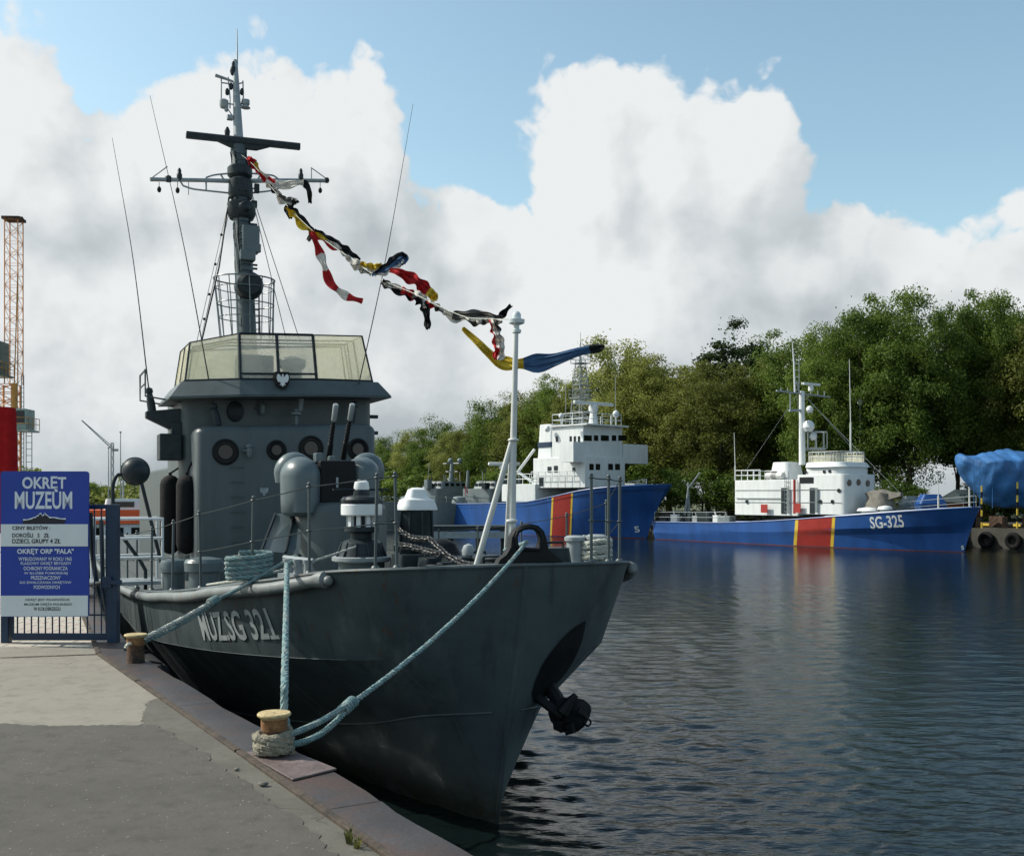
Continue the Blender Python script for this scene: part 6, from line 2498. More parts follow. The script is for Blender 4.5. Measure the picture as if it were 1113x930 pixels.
mb.build('guard_rail', M['light_gray'], s3)

# more fittings on the patrol ship
mb = MB()
for k_ in range(9):
    z_ = z0B + (z1B - z0B) * (k_ + 0.5) / 9
    mb.tube([L(a1B + 0.5, -wA - 0.08, z_), L(a1B + 0.85, -wA - 0.08, z_)], 0.02, 4)
for q_ in (0.5, 0.85):
    mb.tube([L(a1B + q_, -wA - 0.08, z0B), L(a1B + q_, -wA - 0.08, z1B + 0.3)], 0.025, 4)
mb.build('ladder', M['light_gray'], s3)
for px, py in ((812, 545), (905, 545), (912, 533), (892, 545)):
    yy = -wA - 0.02
    a = S3.a_of(px, yy)
    mb = MB()
    mb.disc(L(a, yy, S3.z_of(py, a, yy)), 0.14, (0, -1, 0), 0.06, 14)
    mb.build('porthole', M['glass_dark'], s3)
for px in (840, 846):
    a = S3.a_of(px, -1.3)
    mb = MB()
    mb.lathe([(0.22, -0.55), (0.26, -0.5), (0.26, 0.5), (0.22, 0.55)], L(a, -1.35, z1A + 0.3), 14, R=Matrix.Rotation(PI / 2, 3, 'Y'))
    mb.build('life_raft', M['offwhite'], s3)
mb = MB()
for f_ in (0.3, 0.62):
    mb.tube([L(a0B + 0.3, -wA - 0.05, z0B + (z1B - z0B) * f_), L(a1A - 0.1, -wA - 0.05, z0B + (z1B - z0B) * f_)], 0.02, 4)
mb.build('hand_rail', M['light_gray'], s3)
mb = MB()
for k_ in range(6):
    a = L3 - 1.0 - 1.15 * k_
    mb.lathe([(0.16, -0.02), (0.18, 0.5), (0.12, 0.62), (0, 0.64)], L(a, -1.35 + 0.3 * (k_ % 2), d3(a)), 10)
mb.build('deck_ventilator', M['dark'], s3)

# --- larger white and blue patrol vessel
S2 = Ship(11.2 + 1.45, 87.4 - 1.65, math.atan2(0.66, 0.75))
s2 = empty('patrol_vessel', (S2.O.x, S2.O.y, 0), 'tall white patrol vessel with blue hull and red stripe, pointing right, mid-picture', 'ship', S2.rz)
L2 = 27.0
H2 = Hull(L2, [
    (3.0, [(0, 0), (8, 2.0), (14, 2.6), (L2, 2.0)], [(0, -1), (L2, -1)]),
    (2.2, [(0, 0), (2, .8), (5, 1.9), (9, 2.8), (14, 3.2), (L2, 2.6)], [(0, 0), (L2, 0)]),
    (1.3, [(0, 0), (1.5, 1.0), (4, 2.2), (8, 3.1), (14, 3.3), (L2, 2.8)], [(0, 2.0), (L2, 1.3)]),
    (0.0, [(0, 0), (.4, 1.1), (1.2, 1.9), (3, 2.75), (6, 3.3), (10, 3.5), (L2, 3.0)], [(0, 4.45), (4, 4.25), (6.5, 4.0), (10, 3.45), (14, 2.95), (L2, 2.7)]),
])
H2.mesh(n=44).build('hull', M['blue_hull'], s2, angle=20, recalc=False)
H2.deck_mesh(44, drop=0.35).build('deck', M['deck_gray'], s2)
d2 = lambda a: H2.deck(a)[1]
r0_, r1_ = S2.a_of(620, -3.3), S2.a_of(600, -3.4)
upright_band(S2, H2, 600, 619, 0.03).build('hull_stripe', M['red'], s2, recalc=False)
for q0, q1 in ((598, 599.9), (619.1, 621)):
    upright_band(S2, H2, q0, q1, 0.03, 2).build('stripe_edge', M['yel_line'], s2, recalc=False)
H2.patch(grid_patch(2.3, L2 - 0.1, lambda a: -0.05, lambda a: 0.06, 30, 1), -1, 0.01).build('waterline_band', M['boot'], s2, recalc=False)
H2.lettering('5', 2.95, 2.55, 0.5, 1.0, -1, 0.02).build('draught_mark', M['white'], s2, smooth=False, recalc=False)
mb = MB()
for side in (-1, 1):
    mb.tube([L(a, side * b_, z_) for a in [L2 * (i / 40) ** 2 for i in range(41)] for b_, z_ in [H2.deck(a)]], 0.06, 6)
mb.build('rubbing_strake', M['blue_hull'], s2)
wm = 2.5
_, a0, a1, z0, z1 = blk(S2, 579.5, 636, wm, 497, 530, s2, 'main_deckhouse', M['white'], r=0.05)
aMF = a0
_, a0x, a1x, z0x, z1x = blk(S2, 545, 582, wm + 0.35, 526, 545, s2, 'aft_deckhouse', M['white'], r=0.1)
_, a0b, a1b, z0b, z1b = blk(S2, 600, 634, wm - 0.05, 463, 497.5, s2, 'wheelhouse', M['white'], r=0.05)
zc1, zc0 = S2.z_of(480, a0b, -3), S2.z_of(502, a0b, -3)
for side in (-1, 1):
    ye = S2.y_of(611.5, a0b + 1.2) if side < 0 else S2.y_of(700.5, a0b + 0.3)
    mb = MB()
    mb.box(L(a0b + 0.75, (ye + side * wm) / 2, (zc0 + zc1) / 2), (1.7, abs(ye - side * wm), zc1 - zc0))
    mb.build('bridge_wing', M['white'], s2, smooth=False)
mb = MB()
mb.box(L((a0b + a1b) / 2 - 0.2, 0, z1b + 0.06), (a1b - a0b + 0.8, 2 * wm + 0.3, 0.12))
mb.build('bridge_roof', M['white'], s2, smooth=False)


def front_rect(sh, ship_, name, a, px0, px1, py0, py1, mat_):
    y0, y1 = sh.y_of(px0, a), sh.y_of(px1, a)
    z1_, z0_ = sh.z_of(py0, a, (y0 + y1) / 2), sh.z_of(py1, a, (y0 + y1) / 2)
    mb_ = MB()
    mb_.box(L(a - 0.012, (y0 + y1) / 2, (z0_ + z1_) / 2), (0.05, y1 - y0, z1_ - z0_))
    return mb_.build(name, mat_, ship_, smooth=False)


for p0, p1 in ((634.5, 643), (645.5, 650), (653, 661.5), (665, 669.5), (672, 681)):
    front_rect(S2, s2, 'window', a0b, p0, p1, 473, 479, M['glass_dark'])
for p0, p1 in ((640.5, 645), (647.5, 652), (661, 666), (668.5, 673.5)):
    front_rect(S2, s2, 'window', aMF, p0, p1, 504, 510.5, M['glass_dark'])
for p0 in (604, 619, 623.5, 628):
    side_rect(S2, s2, 'window', p0, p0 + 2.2, 474, 480, wm - 0.03, M['glass_dark'])
for p0, p1, q0, q1 in ((586, 590, 518, 528), (595, 599, 507, 513), (622, 625, 508, 512), (602, 606, 506, 513)):
    side_rect(S2, s2, 'window' if q1 < 520 else 'doorway', p0, p1, q0, q1, wm + 0.02, M['dark'])
mb = MB()
rail(mb, [L(a0b + 0.1, -wm + 0.1, z1b + 0.1), L(a1b, -wm + 0.1, z1b + 0.1), L(a1b, wm - 0.1, z1b + 0.1), L(a0b + 0.1, wm - 0.1, z1b + 0.1), L(a0b + 0.1, -wm + 0.1, z1b + 0.1)], 1.0, 0.035, 2, 1.0)
mb.build('roof_rail', M['white'], s2)
mb = MB()
rail(mb, [L(aMF + 1.0, -wm - 0.3, S2.z_of(513, aMF + 2, -wm) - 0.9), L(a1 - 0.1, -wm - 0.3, S2.z_of(513, aMF + 2, -wm) - 0.9)], 1.0, 0.035, 2, 0.9)
rail(mb, [L(a1x, -wm - 0.2, z1x), L(a0x, -wm - 0.2, z1x)], 0.9, 0.03, 2, 0.9)
rail(mb, [L(aMF - 0.3, wm, d2(aMF) - 0.2), L(aMF - 2.5, wm, d2(aMF - 2) - 0.2)], 1.0, 0.03, 2, 0.9)
mb.build('deck_rail', M['white'], s2)
_, a0f, a1f, z0f, z1f = blk(S2, 583, 600, 1.2, 461, 500, s2, 'funnel', M['white'], r=0.3, top_in=0.15, y=-1.2)
mb = MB()
mb.prism([(-p[0], p[1]) for p in rbox(a0f + 0.02, a1f - 0.02, -1.22, 1.22, 0.3)], z0f + (z1f - z0f) * 0.36, z0f + (z1f - z0f) * 0.50)
mb.build('funnel_band', M['navy'], s2)
mb = MB()
mb.tube([L(a1 + 1.2, -0.5, z1x - 0.3), L(S2.a_of(563, -1.5), -1.5, S2.z_of(512, a1 + 1, -1.5)), L(S2.a_of(581, -1.0), -1.0, S2.z_of(487.5, a1, -1))], [0.16, 0.2, 0.13], 8)
mb.build('cargo_boom', M['white'], s2)
mm2 = child('lattice_mast', s2)
mb = MB()
aMm = S2.a_of(631, -0.6)
zb2_, zt2 = z1b + 0.1, S2.z_of(392, aMm, 0)
cor = [(0.6, -0.75), (0.6, 0.75), (-0.6, 0.75), (-0.6, -0.75)]
tp = lambda f, c: Vector((-aMm + c[0] * (1 - 0.55 * f), -0.6 + c[1] * (1 - 0.55 * f), zb2_ + (zt2 - zb2_) * f))
for c in cor:
    mb.tube([tp(0, c), tp(1, c)], 0.04, 5)
nb = 9
for i in range(nb):
    f0, f1 = i / nb, (i + 1) / nb
    for k in range(4):
        c0, c1 = cor[k], cor[(k + 1) % 4]
        mb.tube([tp(f0, c0), tp(f1, c1)], 0.02, 4)
        mb.tube([tp(f1, c0), tp(f1, c1)], 0.02, 4)
mb.tube([tp(1, (0, 0)), tp(1, (0, 0)) + Vector((0, 0, 1.6))], 0.05, 5)
mb.tube([tp(1, (0.5, -0.5)), tp(1, (0.5, -0.5)) + Vector((0, 0, 2.4))], 0.025, 4)
mb.build('mast_frame', M['light_gray'], mm2)
mb = MB()
for f, s_ in ((0.42, 1.3), (0.62, 0.9), (0.95, 1.1)):
    c = tp(f, (0, 0))
    mb.box(c, (s_, s_ * 1.2, 0.06))
    q = [c + Vector((s_ / 2 * x, s_ * 0.6 * y, 0)) for x, y in ((1, 1), (1, -1), (-1, -1), (-1, 1), (1, 1))]
    rail(mb, q, 0.7, 0.03, 2, 0.7)
mb.build('mast_platform', M['light_gray'], mm2)
mb = MB()
aRd = a0b + 0.35
yr = S2.y_of(645, aRd)
zr = S2.z_of(439, aRd, yr)
mb.lathe([(0.45, z1b), (0.32, zr - 0.9), (0.3, zr - 0.7), (0.42, zr - 0.6), (0.42, zr - 0.2), (0.15, zr)], L(aRd, yr, 0), 14)
mb.build('radar_pedestal', M['white'], s2)
mb = MB()
y0_, y1_ = S2.y_of(624, aRd), S2.y_of(666, aRd)
mb.box(L(aRd, (y0_ + y1_) / 2, zr + 0.05), (0.3, y1_ - y0_, 0.26))
mb.build('radar_antenna', M['white'], s2, bevel=0.05)
for px, py, r, a in ((610, 452, 0.22, a0b + 1.5), (669.5, 450, 0.30, a0b + 0.4), (595, 466, 0.26, a1b)):
    y = S2.y_of(px, a)
    z = S2.z_of(py, a, y)
    mb = MB()
    mb.tube([L(a, y, z1b), L(a, y, z)], 0.06, 6)
    mb.ball(L(a, y, z), r, 14, sz=1.15)
    mb.build('radome', M['white'], s2)
for px, py0, py1 in ((615, 415, 462), (669, 410, 462)):
    a = a0b + 0.6
    y = S2.y_of(px, a)
    mb = MB()
    mb.tube([L(a, y, S2.z_of(py1, a, y)), L(a, y, S2.z_of(py0, a, y))], 0.028, 5)
    mb.build('whip_antenna', M['light_gray'], s2)
mb = MB()
for px in (660, 697):
    a = 2.5
mb.box(L(3.4, 0, d2(3.4) - 0.05), (1.2, 1.6, 0.7))
mb.build('windlass', M['light_gray'], s2, smooth=False, bevel=0.05)


# --- two gray naval ships far behind
def naval(px, Y, w, label, kind):
    c = P(px, 575, Y)
    t_ = empty('naval_ship', (c.x, c.y, 0), label, 'ship', rz=math.radians(-128))
    pxm = Y / FPX
    h = Hull(22 if kind == 0 else 20, [(1, [(0, 0), (5, 1.4), (10, 2.2), (20, 2.0)], [(0, -.5), (22, -.5)]), (0.6, [(0, 0), (4, 1.4), (9, 2.4), (20, 2.3)], [(0, 0), (22, 0)]), (0, [(0, 0), (1, 1.2), (4, 2.2), (9, 2.8), (20, 2.6)], [(0, 3.0), (8, 2.2), (22, 1.8)])])
    hm = h.mesh(n=24)
    hm.v = [(x + 9, y, z) for x, y, z in hm.v]
    hm.build('hull', M['navy_gray'], t_, angle=25, recalc=False)
    dk = h.deck_mesh(24)
    dk.v = [(x + 9, y, z) for x, y, z in dk.v]
    dk.build('deck', M['deck_gray'], t_)
    zt = lambda py: CAMZ - (py - HY) * pxm
    mb_ = MB()
    mb_.prism(rbox(-6.5, 2.0, -1.9, 1.9, 0.3), 2.0, zt(531))
    mb_.build('deckhouse', M['navy_gray'], t_, angle=30)
    mb_ = MB()
    mb_.prism(rbox(-3.5, 0.8, -1.5, 1.5, 0.3), zt(531), zt(523), rbox(-3.3, 0.5, -1.35, 1.35, 0.3))
    mb_.build('wheelhouse', M['navy_gray'], t_, angle=30)
    mb_ = MB()
    for k in range(5):
        mb_.box((0.75 - 0.05, -1.1 + 0.55 * k, zt(526.5)), (0.08, 0.35, 0.3))
    for k in range(4):
        mb_.box((-2.8 + 0.9 * k, -1.46, zt(526.5)), (0.5, 0.08, 0.3))
        mb_.box((-2.8 + 0.9 * k, 1.46, zt(526.5)), (0.5, 0.08, 0.3))
    mb_.build('window', M['glass_dark'], t_, smooth=False)
    mb_ = MB()
    mb_.tube([(-2.4, 0, zt(525)), (-2.6, 0, zt(501 if kind == 0 else 507))], [0.3, 0.16], 10)
    mb_.tube([(-5.2, 0, zt(532)), (-5.3, 0, zt(510))], [0.25, 0.14], 8)
    if kind == 0:
        for dz_, s_ in ((0, 1.3), (-0.9, 0.9), (-1.7, 0.7)):
            mb_.tube([(-2.6, -s_, zt(503) + dz_), (-2.6, s_, zt(503) + dz_)], 0.07, 6)
            mb_.tube([(-2.6 - s_ * 0.7, 0, zt(503) + dz_), (-2.6 + s_ * 0.7, 0, zt(503) + dz_)], 0.06, 6)
        for x, y in ((0.8, 0.5), (-0.6, -0.8), (0, 1.1)):
            mb_.ball((-2.6 + x, y, zt(503) + 0.3), 0.28, 10)
    mb_.build('mast', M['navy_gray'], t_, angle=40)
    if kind == 1:
        mb_ = MB()
        mb_.box((-2.6, 0, zt(503.5)), (0.5, 3.4, 0.35), 0.9)
        mb_.lathe([(0.3, -0.6), (0.55, -0.4), (0.55, -0.1), (0.2, 0.1)], (-2.6, 0, zt(504.5)), 12)
        mb_.build('radar_antenna', M['white'], t_, bevel=0.08)
        mb_ = MB()
        mb_.tube([(2.6, -0.9, 2.2), (2.6, -0.9, zt(528))], 0.03, 5)
        mb_.loft([[(2.6, -0.9, zt(529)), (2.3, -0.95, zt(531)), (2.25, -0.9, zt(536)), (2.55, -0.85, zt(535))], [(2.58, -0.87, zt(529)), (2.28, -0.92, zt(531)), (2.23, -0.87, zt(536)), (2.53, -0.82, zt(535))]])
        mb_.build('ensign', M['flag_red'], t_, smooth=False)
    mb_ = MB()
    rail(mb_, [(-10, 2.4, 2.0), (-4, 2.4, 2.1), (2, 2.4, 2.3), (6, 2.0, 2.6)], 0.9, 0.03, 2, 1.6)
    mb_.build('guard_rail', M['navy_gray'], t_)
    mb_ = MB()
    rail(mb_, [(-10, -2.4, 2.0), (-4, -2.4, 2.1), (2, -2.4, 2.3), (6, -2.0, 2.6)], 0.9, 0.03, 2, 1.6)
    mb_.build('guard_rail', M['navy_gray'], t_)
    rg_ = np.random.default_rng(40 + kind)
    for k in range(9):
        x_, y_ = rg_.uniform(-6, 5), rg_.uniform(-1.8, 1.8)
        zb_4 = 2.1 if x_ > 2.2 else zt(531) - 0.02
        h_ = rg_.uniform(0.4, 1.0)
        mb_ = MB()
        mb_.prism(rbox(x_ - 0.35, x_ + 0.35, y_ - 0.3, y_ + 0.3, 0.12), zb_4, zb_4 + h_)
        mb_.tube([(x_, y_, zb_4 + h_ - 0.02), (x_ + rg_.uniform(-0.2, 0.2), y_, zb_4 + h_ + rg_.uniform(0.4, 2.4))], 0.035, 5)
        mb_.build('deck_fitting', M[('navy_gray', 'light_gray', 'dark')[k % 3]], t_, angle=40)
    mb_ = MB()
    mb_.lathe([(0.7, 2.4), (0.75, 3.0), (0.6, 3.4), (0.2, 3.5)], (4.6, 0, 0), 14)
    mb_.tube([(4.8, 0, 3.1), (6.6, 0, 3.4)], 0.08, 6)
    mb_.build('deck_gun', M['navy_gray'], t_)
    return t_


naval(474, 113, 1, 'gray naval ship with crowded mast behind the white-capped windlass', 0)
naval(531, 108, 1, 'gray naval ship with white radar bar, left of the blue-hulled vessel', 1)

# low pontoon jetty between the bow and the gray ships
pj = P(505, 560, 66)
t_ = empty('floating_jetty', (pj.x, pj.y, 0), 'low dark floating jetty with a pale plank edge behind the bow', 'jetty', rz=math.radians(8))
mb = MB()
mb.box((0, 0, 1.55), (5.6, 2.2, 0.3))
mb.build('jetty_deck', M['dark'], t_, smooth=False)
mb = MB()
mb.box((0, -1.13, 1.15), (5.6, 0.06, 0.42))
mb.build('plank_edge', M['light_gray'], t_, smooth=False)
mb = MB()
for x in (-2.5, -0.9, 0.9, 2.5):
    for y in (-0.9, 0.9):
        mb = MB()
        mb.tube([(x, y, -1), (x, y, 1.42)], 0.12, 8)
        mb.build('jetty_pile', M['dark'], t_)

# rescue boat with orange canopy seen over the museum ship's deck
pr = P(140, 605, 58)
rb_ = empty('rescue_boat', (pr.x, pr.y, 0), 'white rescue boat with a bright orange canopy band, behind the gangway', 'boat', rz=math.radians(12))
mb = MB()
rings = []
for x, b, zt_ in ((-4, 1.5, 1.2), (-2, 1.7, 1.15), (1, 1.6, 1.3), (3, 1.0, 1.6), (4.2, 0.05, 2.0)):
    rings.append([(x, -b, zt_), (x, -b * 0.8, 0), (x, 0, -0.4), (x, b * 0.8, 0), (x, b, zt_)])
mb.loft(rings)
mb.build('hull', M['white'], rb_)
mb = MB()
mb.prism(rbox(-3.2, 1.2, -1.2, 1.2, 0.2), 1.1, 2.05)
mb.prism(rbox(-1.2, 1.0, -0.9, 0.9, 0.2), 2.81, 3.4, rbox(-1.1, 0.7, -0.8, 0.8, 0.2))
mb.build('cabin', M['white'], rb_)
mb = MB()
mb.prism(rbox(-3.6, 1.7, -1.35, 1.35, 0.2), 2.06, 2.8, rbox(-3.3, 1.5, -1.25, 1.25, 0.2))
mb.build('canopy_band', M['orange'], rb_)
mb = MB()
for x in (-2.6, -1.5, -0.4, 0.6):
    mb.box((x, -1.21, 1.65), (0.6, 0.05, 0.4))
mb.box((-0.2, -0.87, 3.1), (1.2, 0.06, 0.3))
mb.build('window', M['glass_dark'], rb_, smooth=False)
mb = MB()
mb.tube([(-0.3, 0, 3.38), (-0.3, 0, 5.4)], 0.05, 6)
mb.tube([(-0.3, -0.6, 4.6), (-0.3, 0.6, 4.6)], 0.03, 5)
mb.build('mast', M['light_gray'], rb_)
for px, Y, top, lab in ((118, 80, 487, 'thin gray yacht mast beside the round searchlight, the taller of two'), (131, 82, 470, 'thin gray flagpole just left of the round searchlight')):
    c = P(px, 560, Y)
    t_ = empty('light_pole', (c.x, c.y, 0.0), lab, 'pole')
    zt_ = P(px, top, Y).z
    mb = MB()
    mb.tube([(0, 0, -1), (0, 0, zt_)], [0.07, 0.03], 6)
    mb.lathe([(0.09, zt_ - 0.02), (0.09, zt_ + 0.08), (0, zt_ + 0.1)], (0, 0, 0), 8)
    mb.build('shaft', M['light_gray'], t_)

# right bank: boat under a blue tarpaulin on striped props
Yt = 66.0
tb = empty('covered_boat', (P(1092, 556, Yt).x, Yt + 0.6, 1.55), 'big boat on land wrapped in blue tarpaulin at the right edge', 'boat', rz=math.radians(-8))
ox = P(1092, 0, Yt).x
tx = lambda px: (px - 1092) / FPX * Yt
tz = lambda py: CAMZ - (py - HY) / FPX * Yt - 1.55
mb = MB()
rings = []
for px, top, bot, w in ((1046, 494, 507, 0.35), (1050, 493.5, 514, 0.8), (1060, 494.5, 525, 1.3), (1068, 494, 536, 1.6), (1076, 492, 545, 1.75), (1088, 488.5, 551, 1.8), (1100, 488.5, 552, 1.8), (1113, 490, 552, 1.8), (1140, 493, 546, 1.7), (1170, 499, 540, 1.4), (1180, 505, 530, 0.8)):
    zt_, zb_2 = tz(top), tz(bot)
    hh = zt_ - zb_2
    sw = RNG.uniform(-0.05, 0.05)
    prof = [(-w * 0.5, zb_2), (-w * 0.9, zb_2 + hh * 0.3), (-w * 1.02 + sw, zb_2 + hh * 0.62), (-w + sw, zb_2 + hh * 0.8), (-w * 0.5, zt_ - 0.08 * hh), (0, zt_), (w * 0.5, zt_ - 0.08 * hh), (w, zb_2 + hh * 0.8), (w * 1.02, zb_2 + hh * 0.62), (w * 0.9, zb_2 + hh * 0.3), (w * 0.5, zb_2)]
    rings.append([(tx(px) + RNG.uniform(-0.05, 0.05), y, z) for y, z in prof])
dense = []
for i in range(len(rings) - 1):
    for k in range(8):
        f = k / 8
        ra = [Vector(a_).lerp(Vector(b_), f) for a_, b_ in zip(rings[i], rings[i + 1])]
        fine = []
        for q in range(len(ra)):
            for s_ in range(5):
                fine.append(ra[q].lerp(ra[(q + 1) % len(ra)], s_ / 5))
        dense.append([Vector((v.x + 0.05 * math.sin(3 * v.z + 2 * v.y), v.y + 0.06 * math.sin(2.3 * v.x + 1.5 * v.z) + 0.035 * math.sin(6.1 * v.x - 3 * v.z), v.z + 0.05 * math.sin(4.3 * v.x + 1.2 * v.y) + 0.05 * abs(math.sin(5.2 * v.x + 2.4 * v.z)) * (1 if v.z > 1 else 0))) for v in fine])
mb.loft(dense)
mb.build('tarpaulin', M['tarp'], tb, angle=80)
mb = MB()
for px, py in ((1056, 500), (1062, 503), (1075, 505), (1110, 507)):
    mb.tube([(tx(px), -1.75, tz(py)), (tx(px) + 0.15, -1.2, tz(552))], 0.025, 5)
mb.build('lashing_line', M['tarp'], tb)
for px in (1063.5, 1099.5, 1140):
    mb = MB()
    h = tz(528 if px < 1080 else 524)
    n = 7
    for k in range(n):
        mb.box((tx(px), -1.85, h * (k + 0.5) / n), (0.085, 0.085, h / n), m=k % 2)
    mb.build('striped_prop', [M['yel_line'], M['black']], tb, smooth=False)
mb = MB()
for px in (1063.5, 1090, 1125, 1150):
    mb.box((tx(px), 0, 0.35), (0.35, 2.6, 0.7))
mb.build('keel_block', M['rust'], tb, smooth=False)

# striped edge plate of the right quay, as a thing on the bank
pts0 = BK(-4.0, 0.0, 1.55)
ke = MB()
for k in range(26):
    c = BK(4.2 - 0.55 * k, -0.04, 1.60)
    ke.box(c, (0.50, 0.10, 0.16), math.atan2(bd.y, bd.x), m=k % 2)
tag(ke.build('edge_guard', [M['yel_line'], M['black']], smooth=False), 'yellow and black striped edge board along the far quay below the tarpaulin', 'edge board')
for k in range(5):
    c = BK(3.8 - 1.9 * k, -0.16, 0.55)
    mb = MB()
    mb.ring(c, 0.42, 0.17, rot=Matrix.Rotation(math.atan2(bd.y, bd.x), 3, 'Z') @ Matrix.Rotation(PI / 2, 3, 'X'), n=22, k=8)
    tag(mb.build('tyre_fender', M['rubber']), 'black tyre fender hung in a row on the far quay wall at right', 'tyre', 'tyre fenders on the far quay')

# small shed, blue crate, covered cargo and posts on the far bank
def shed(px, Y, w, d, h, label):
    c = P(px, 540, Y)
    t_ = empty('brick_shed', (c.x, c.y, 1.75), label, 'shed', rz=math.radians(20))
    mb_ = MB()
    mb_.box((0, 0, h / 2), (w, d, h))
    mb_.build('wall', M['brick'], t_, smooth=False)
    mb_ = MB()
    mb_.loft([[(-w / 2 - 0.3, -d / 2 - 0.3, h), (w / 2 + 0.3, -d / 2 - 0.3, h), (w / 2 + 0.3, d / 2 + 0.3, h), (-w / 2 - 0.3, d / 2 + 0.3, h)], [(-w / 2 + 0.4, -0.05, h + 1.0), (w / 2 - 0.4, -0.05, h + 1.0), (w / 2 - 0.4, 0.05, h + 1.0), (-w / 2 + 0.4, 0.05, h + 1.0)]])
    mb_.build('roof', M['roof_pale'], t_, smooth=False)
    mb_ = MB()
    mb_.box((-w / 4, -d / 2 - 0.005, h * 0.55), (w * 0.2, 0.06, h * 0.35))
    mb_.build('window', M['glass_dark'], t_, smooth=False)


shed(1051, 84, 3.2, 2.6, 1.3, 'small brick shed with a pale roof under the trees, left of the blue tarpaulin')
for px, py0, py1, Y, w, mt, lab in ((1011, 537, 556, 72, 1.0, 'blue_hull', 'blue covered crate on the far quay behind the bow of SG-325'), (989, 539, 555, 73, 0.75, 'navy_gray', 'gray hooded winch cover on the far quay, left of the blue crate')):
    c = P(px, py1, Y)
    z1_ = P(px, py0, Y).z
    mb = MB()
    mb.prism(rbox(-w, w, -w * 0.7, w * 0.7, 0.2), 0, (z1_ - 1.56) * 0.7, rbox(-w * 0.95, w * 0.95, -w * 0.66, w * 0.66, 0.2))
    mb.prism(rbox(-w * 0.94, w * 0.94, -w * 0.65, w * 0.65, 0.2), (z1_ - 1.56) * 0.7, z1_ - 1.56, rbox(-w * 0.55, w * 0.6, -w * 0.4, w * 0.4, 0.15))
    o = mb.build('covered_crate' if 'crate' in lab else 'covered_winch', M[mt], angle=40)
    o.location = (c.x, Y, 1.56)
    tag(o, lab, 'crate' if 'crate' in lab else 'winch')
mp_ = P(1054, 556, 68.5)
t_ = empty('slewing_davit', (mp_.x, mp_.y, 1.55), 'small white davit post with light blue cloth tied to it, beside the bow of SG-325', 'davit')
mb = MB()
mb.tube([(0, 0, 0), (0, 0, 2.6), (-0.3, -0.1, 2.9)], 0.07, 8)
mb.build('post', M['white'], t_)
mb = MB()
mb.loft([[(-0.25, -0.12, 1.3), (0.0, -0.15, 1.35), (0.05, 0.1, 1.3)], [(-0.35, -0.1, 0.9), (-0.05, -0.16, 0.85), (0, 0.12, 0.9)], [(-0.7, -0.1, 0.3), (-0.45, -0.14, 0.25), (-0.4, 0.1, 0.3)]])
mb.build('tied_cloth', cloth('light_blue_cloth', (0.12, 0.33, 0.5)), t_)
for px, top, Y, lab in ((783, 462, 96, 'slim gray lamp post on the far bank, left of the white deckhouse of SG-325'), (935, 440, 84, 'slim lamp post among the trees right of the mast of SG-325')):
    c = P(px, 545, Y)
    t_ = empty('lamp_post', (c.x, c.y, 1.75), lab, 'lamp post')
    zt_ = P(px, top, Y).z - 1.75
    mb = MB()
    mb.tube([(0, 0, 0), (0, 0, zt_ * 0.95), (0, 0, zt_)], [0.09, 0.06, 0.05], 8)
    mb.build('pole', M['navy_gray'], t_)
    mb = MB()
    mb.lathe([(0.08, zt_ - 0.05), (0.24, zt_ + 0.1), (0.26, zt_ + 0.3), (0.1, zt_ + 0.45)], (0, 0, 0), 12)
    mb.build('lamp_head', M['lamp_glass'], t_)

# ------------------------------------------------------------------ cranes at the left edge
def lattice(mb_, x0, x1, y0, y1, z0, z1, n, r, rb, m=0):
    cs = [(x0, y0), (x1, y0), (x1, y1), (x0, y1)]
    for c in cs:
        mb_.tube([(*c, z0), (*c, z1)], r, 4, m)
    for i in range(n):
        za, zb_3 = z0 + (z1 - z0) * i / n, z0 + (z1 - z0) * (i + 1) / n
        for k in range(4):
            a_, b_ = cs[k], cs[(k + 1) % 4]
            mb_.tube([(*a_, za if (i + k) % 2 else zb_3), (*b_, zb_3 if (i + k) % 2 else za)], rb, 4, m)
            mb_.tube([(*a_, zb_3), (*b_, zb_3)], rb * 0.8, 4, m)


Yk = 46.0
kx = lambda px: (px - 15) / FPX * Yk
kz = lambda py: CAMZ - (py - HY) / FPX * Yk - QZ
cr_ = empty('tower_crane', (P(15, 0, Yk).x, Yk, QZ), 'tall lattice tower crane with orange column and glazed cabs at the left edge', 'crane', rz=0.06)
mb = MB()
w_ = kx(22) - kx(8)
lattice(mb, -w_ / 2, w_ / 2, -w_ / 2, w_ / 2, kz(418), kz(240), 15, 0.028, 0.012)
mb.build('upper_mast', M['tower_orange'], cr_, smooth=False)
mb = MB()
lattice(mb, kx(0), kx(18), -0.4, 0.4, 0, kz(418), 18, 0.05, 0.02)
mb.build('lower_mast', M['tower_orange'], cr_, smooth=False)
mb = MB()
mb.box((0, 0, kz(238.5)), (w_ + 0.2, w_ + 0.2, 0.12))
for px in (7.5, 23):
    mb.lathe([(0.1, -0.1), (0.12, 0.0), (0.06, 0.1)], (kx(px), 0, kz(238)), 10)
mb.build('mast_head', M['rust'], cr_, smooth=False)
mb = MB()
mb.tube([(kx(20.5), -0.5, 0), (kx(20.5), -0.5, kz(418))], 0.14, 10)
mb.tube([(kx(20.5), -0.5, kz(420)), (kx(22), -0.3, kz(300))], 0.025, 5)
mb.build('column', M['crane_yellow'], cr_)


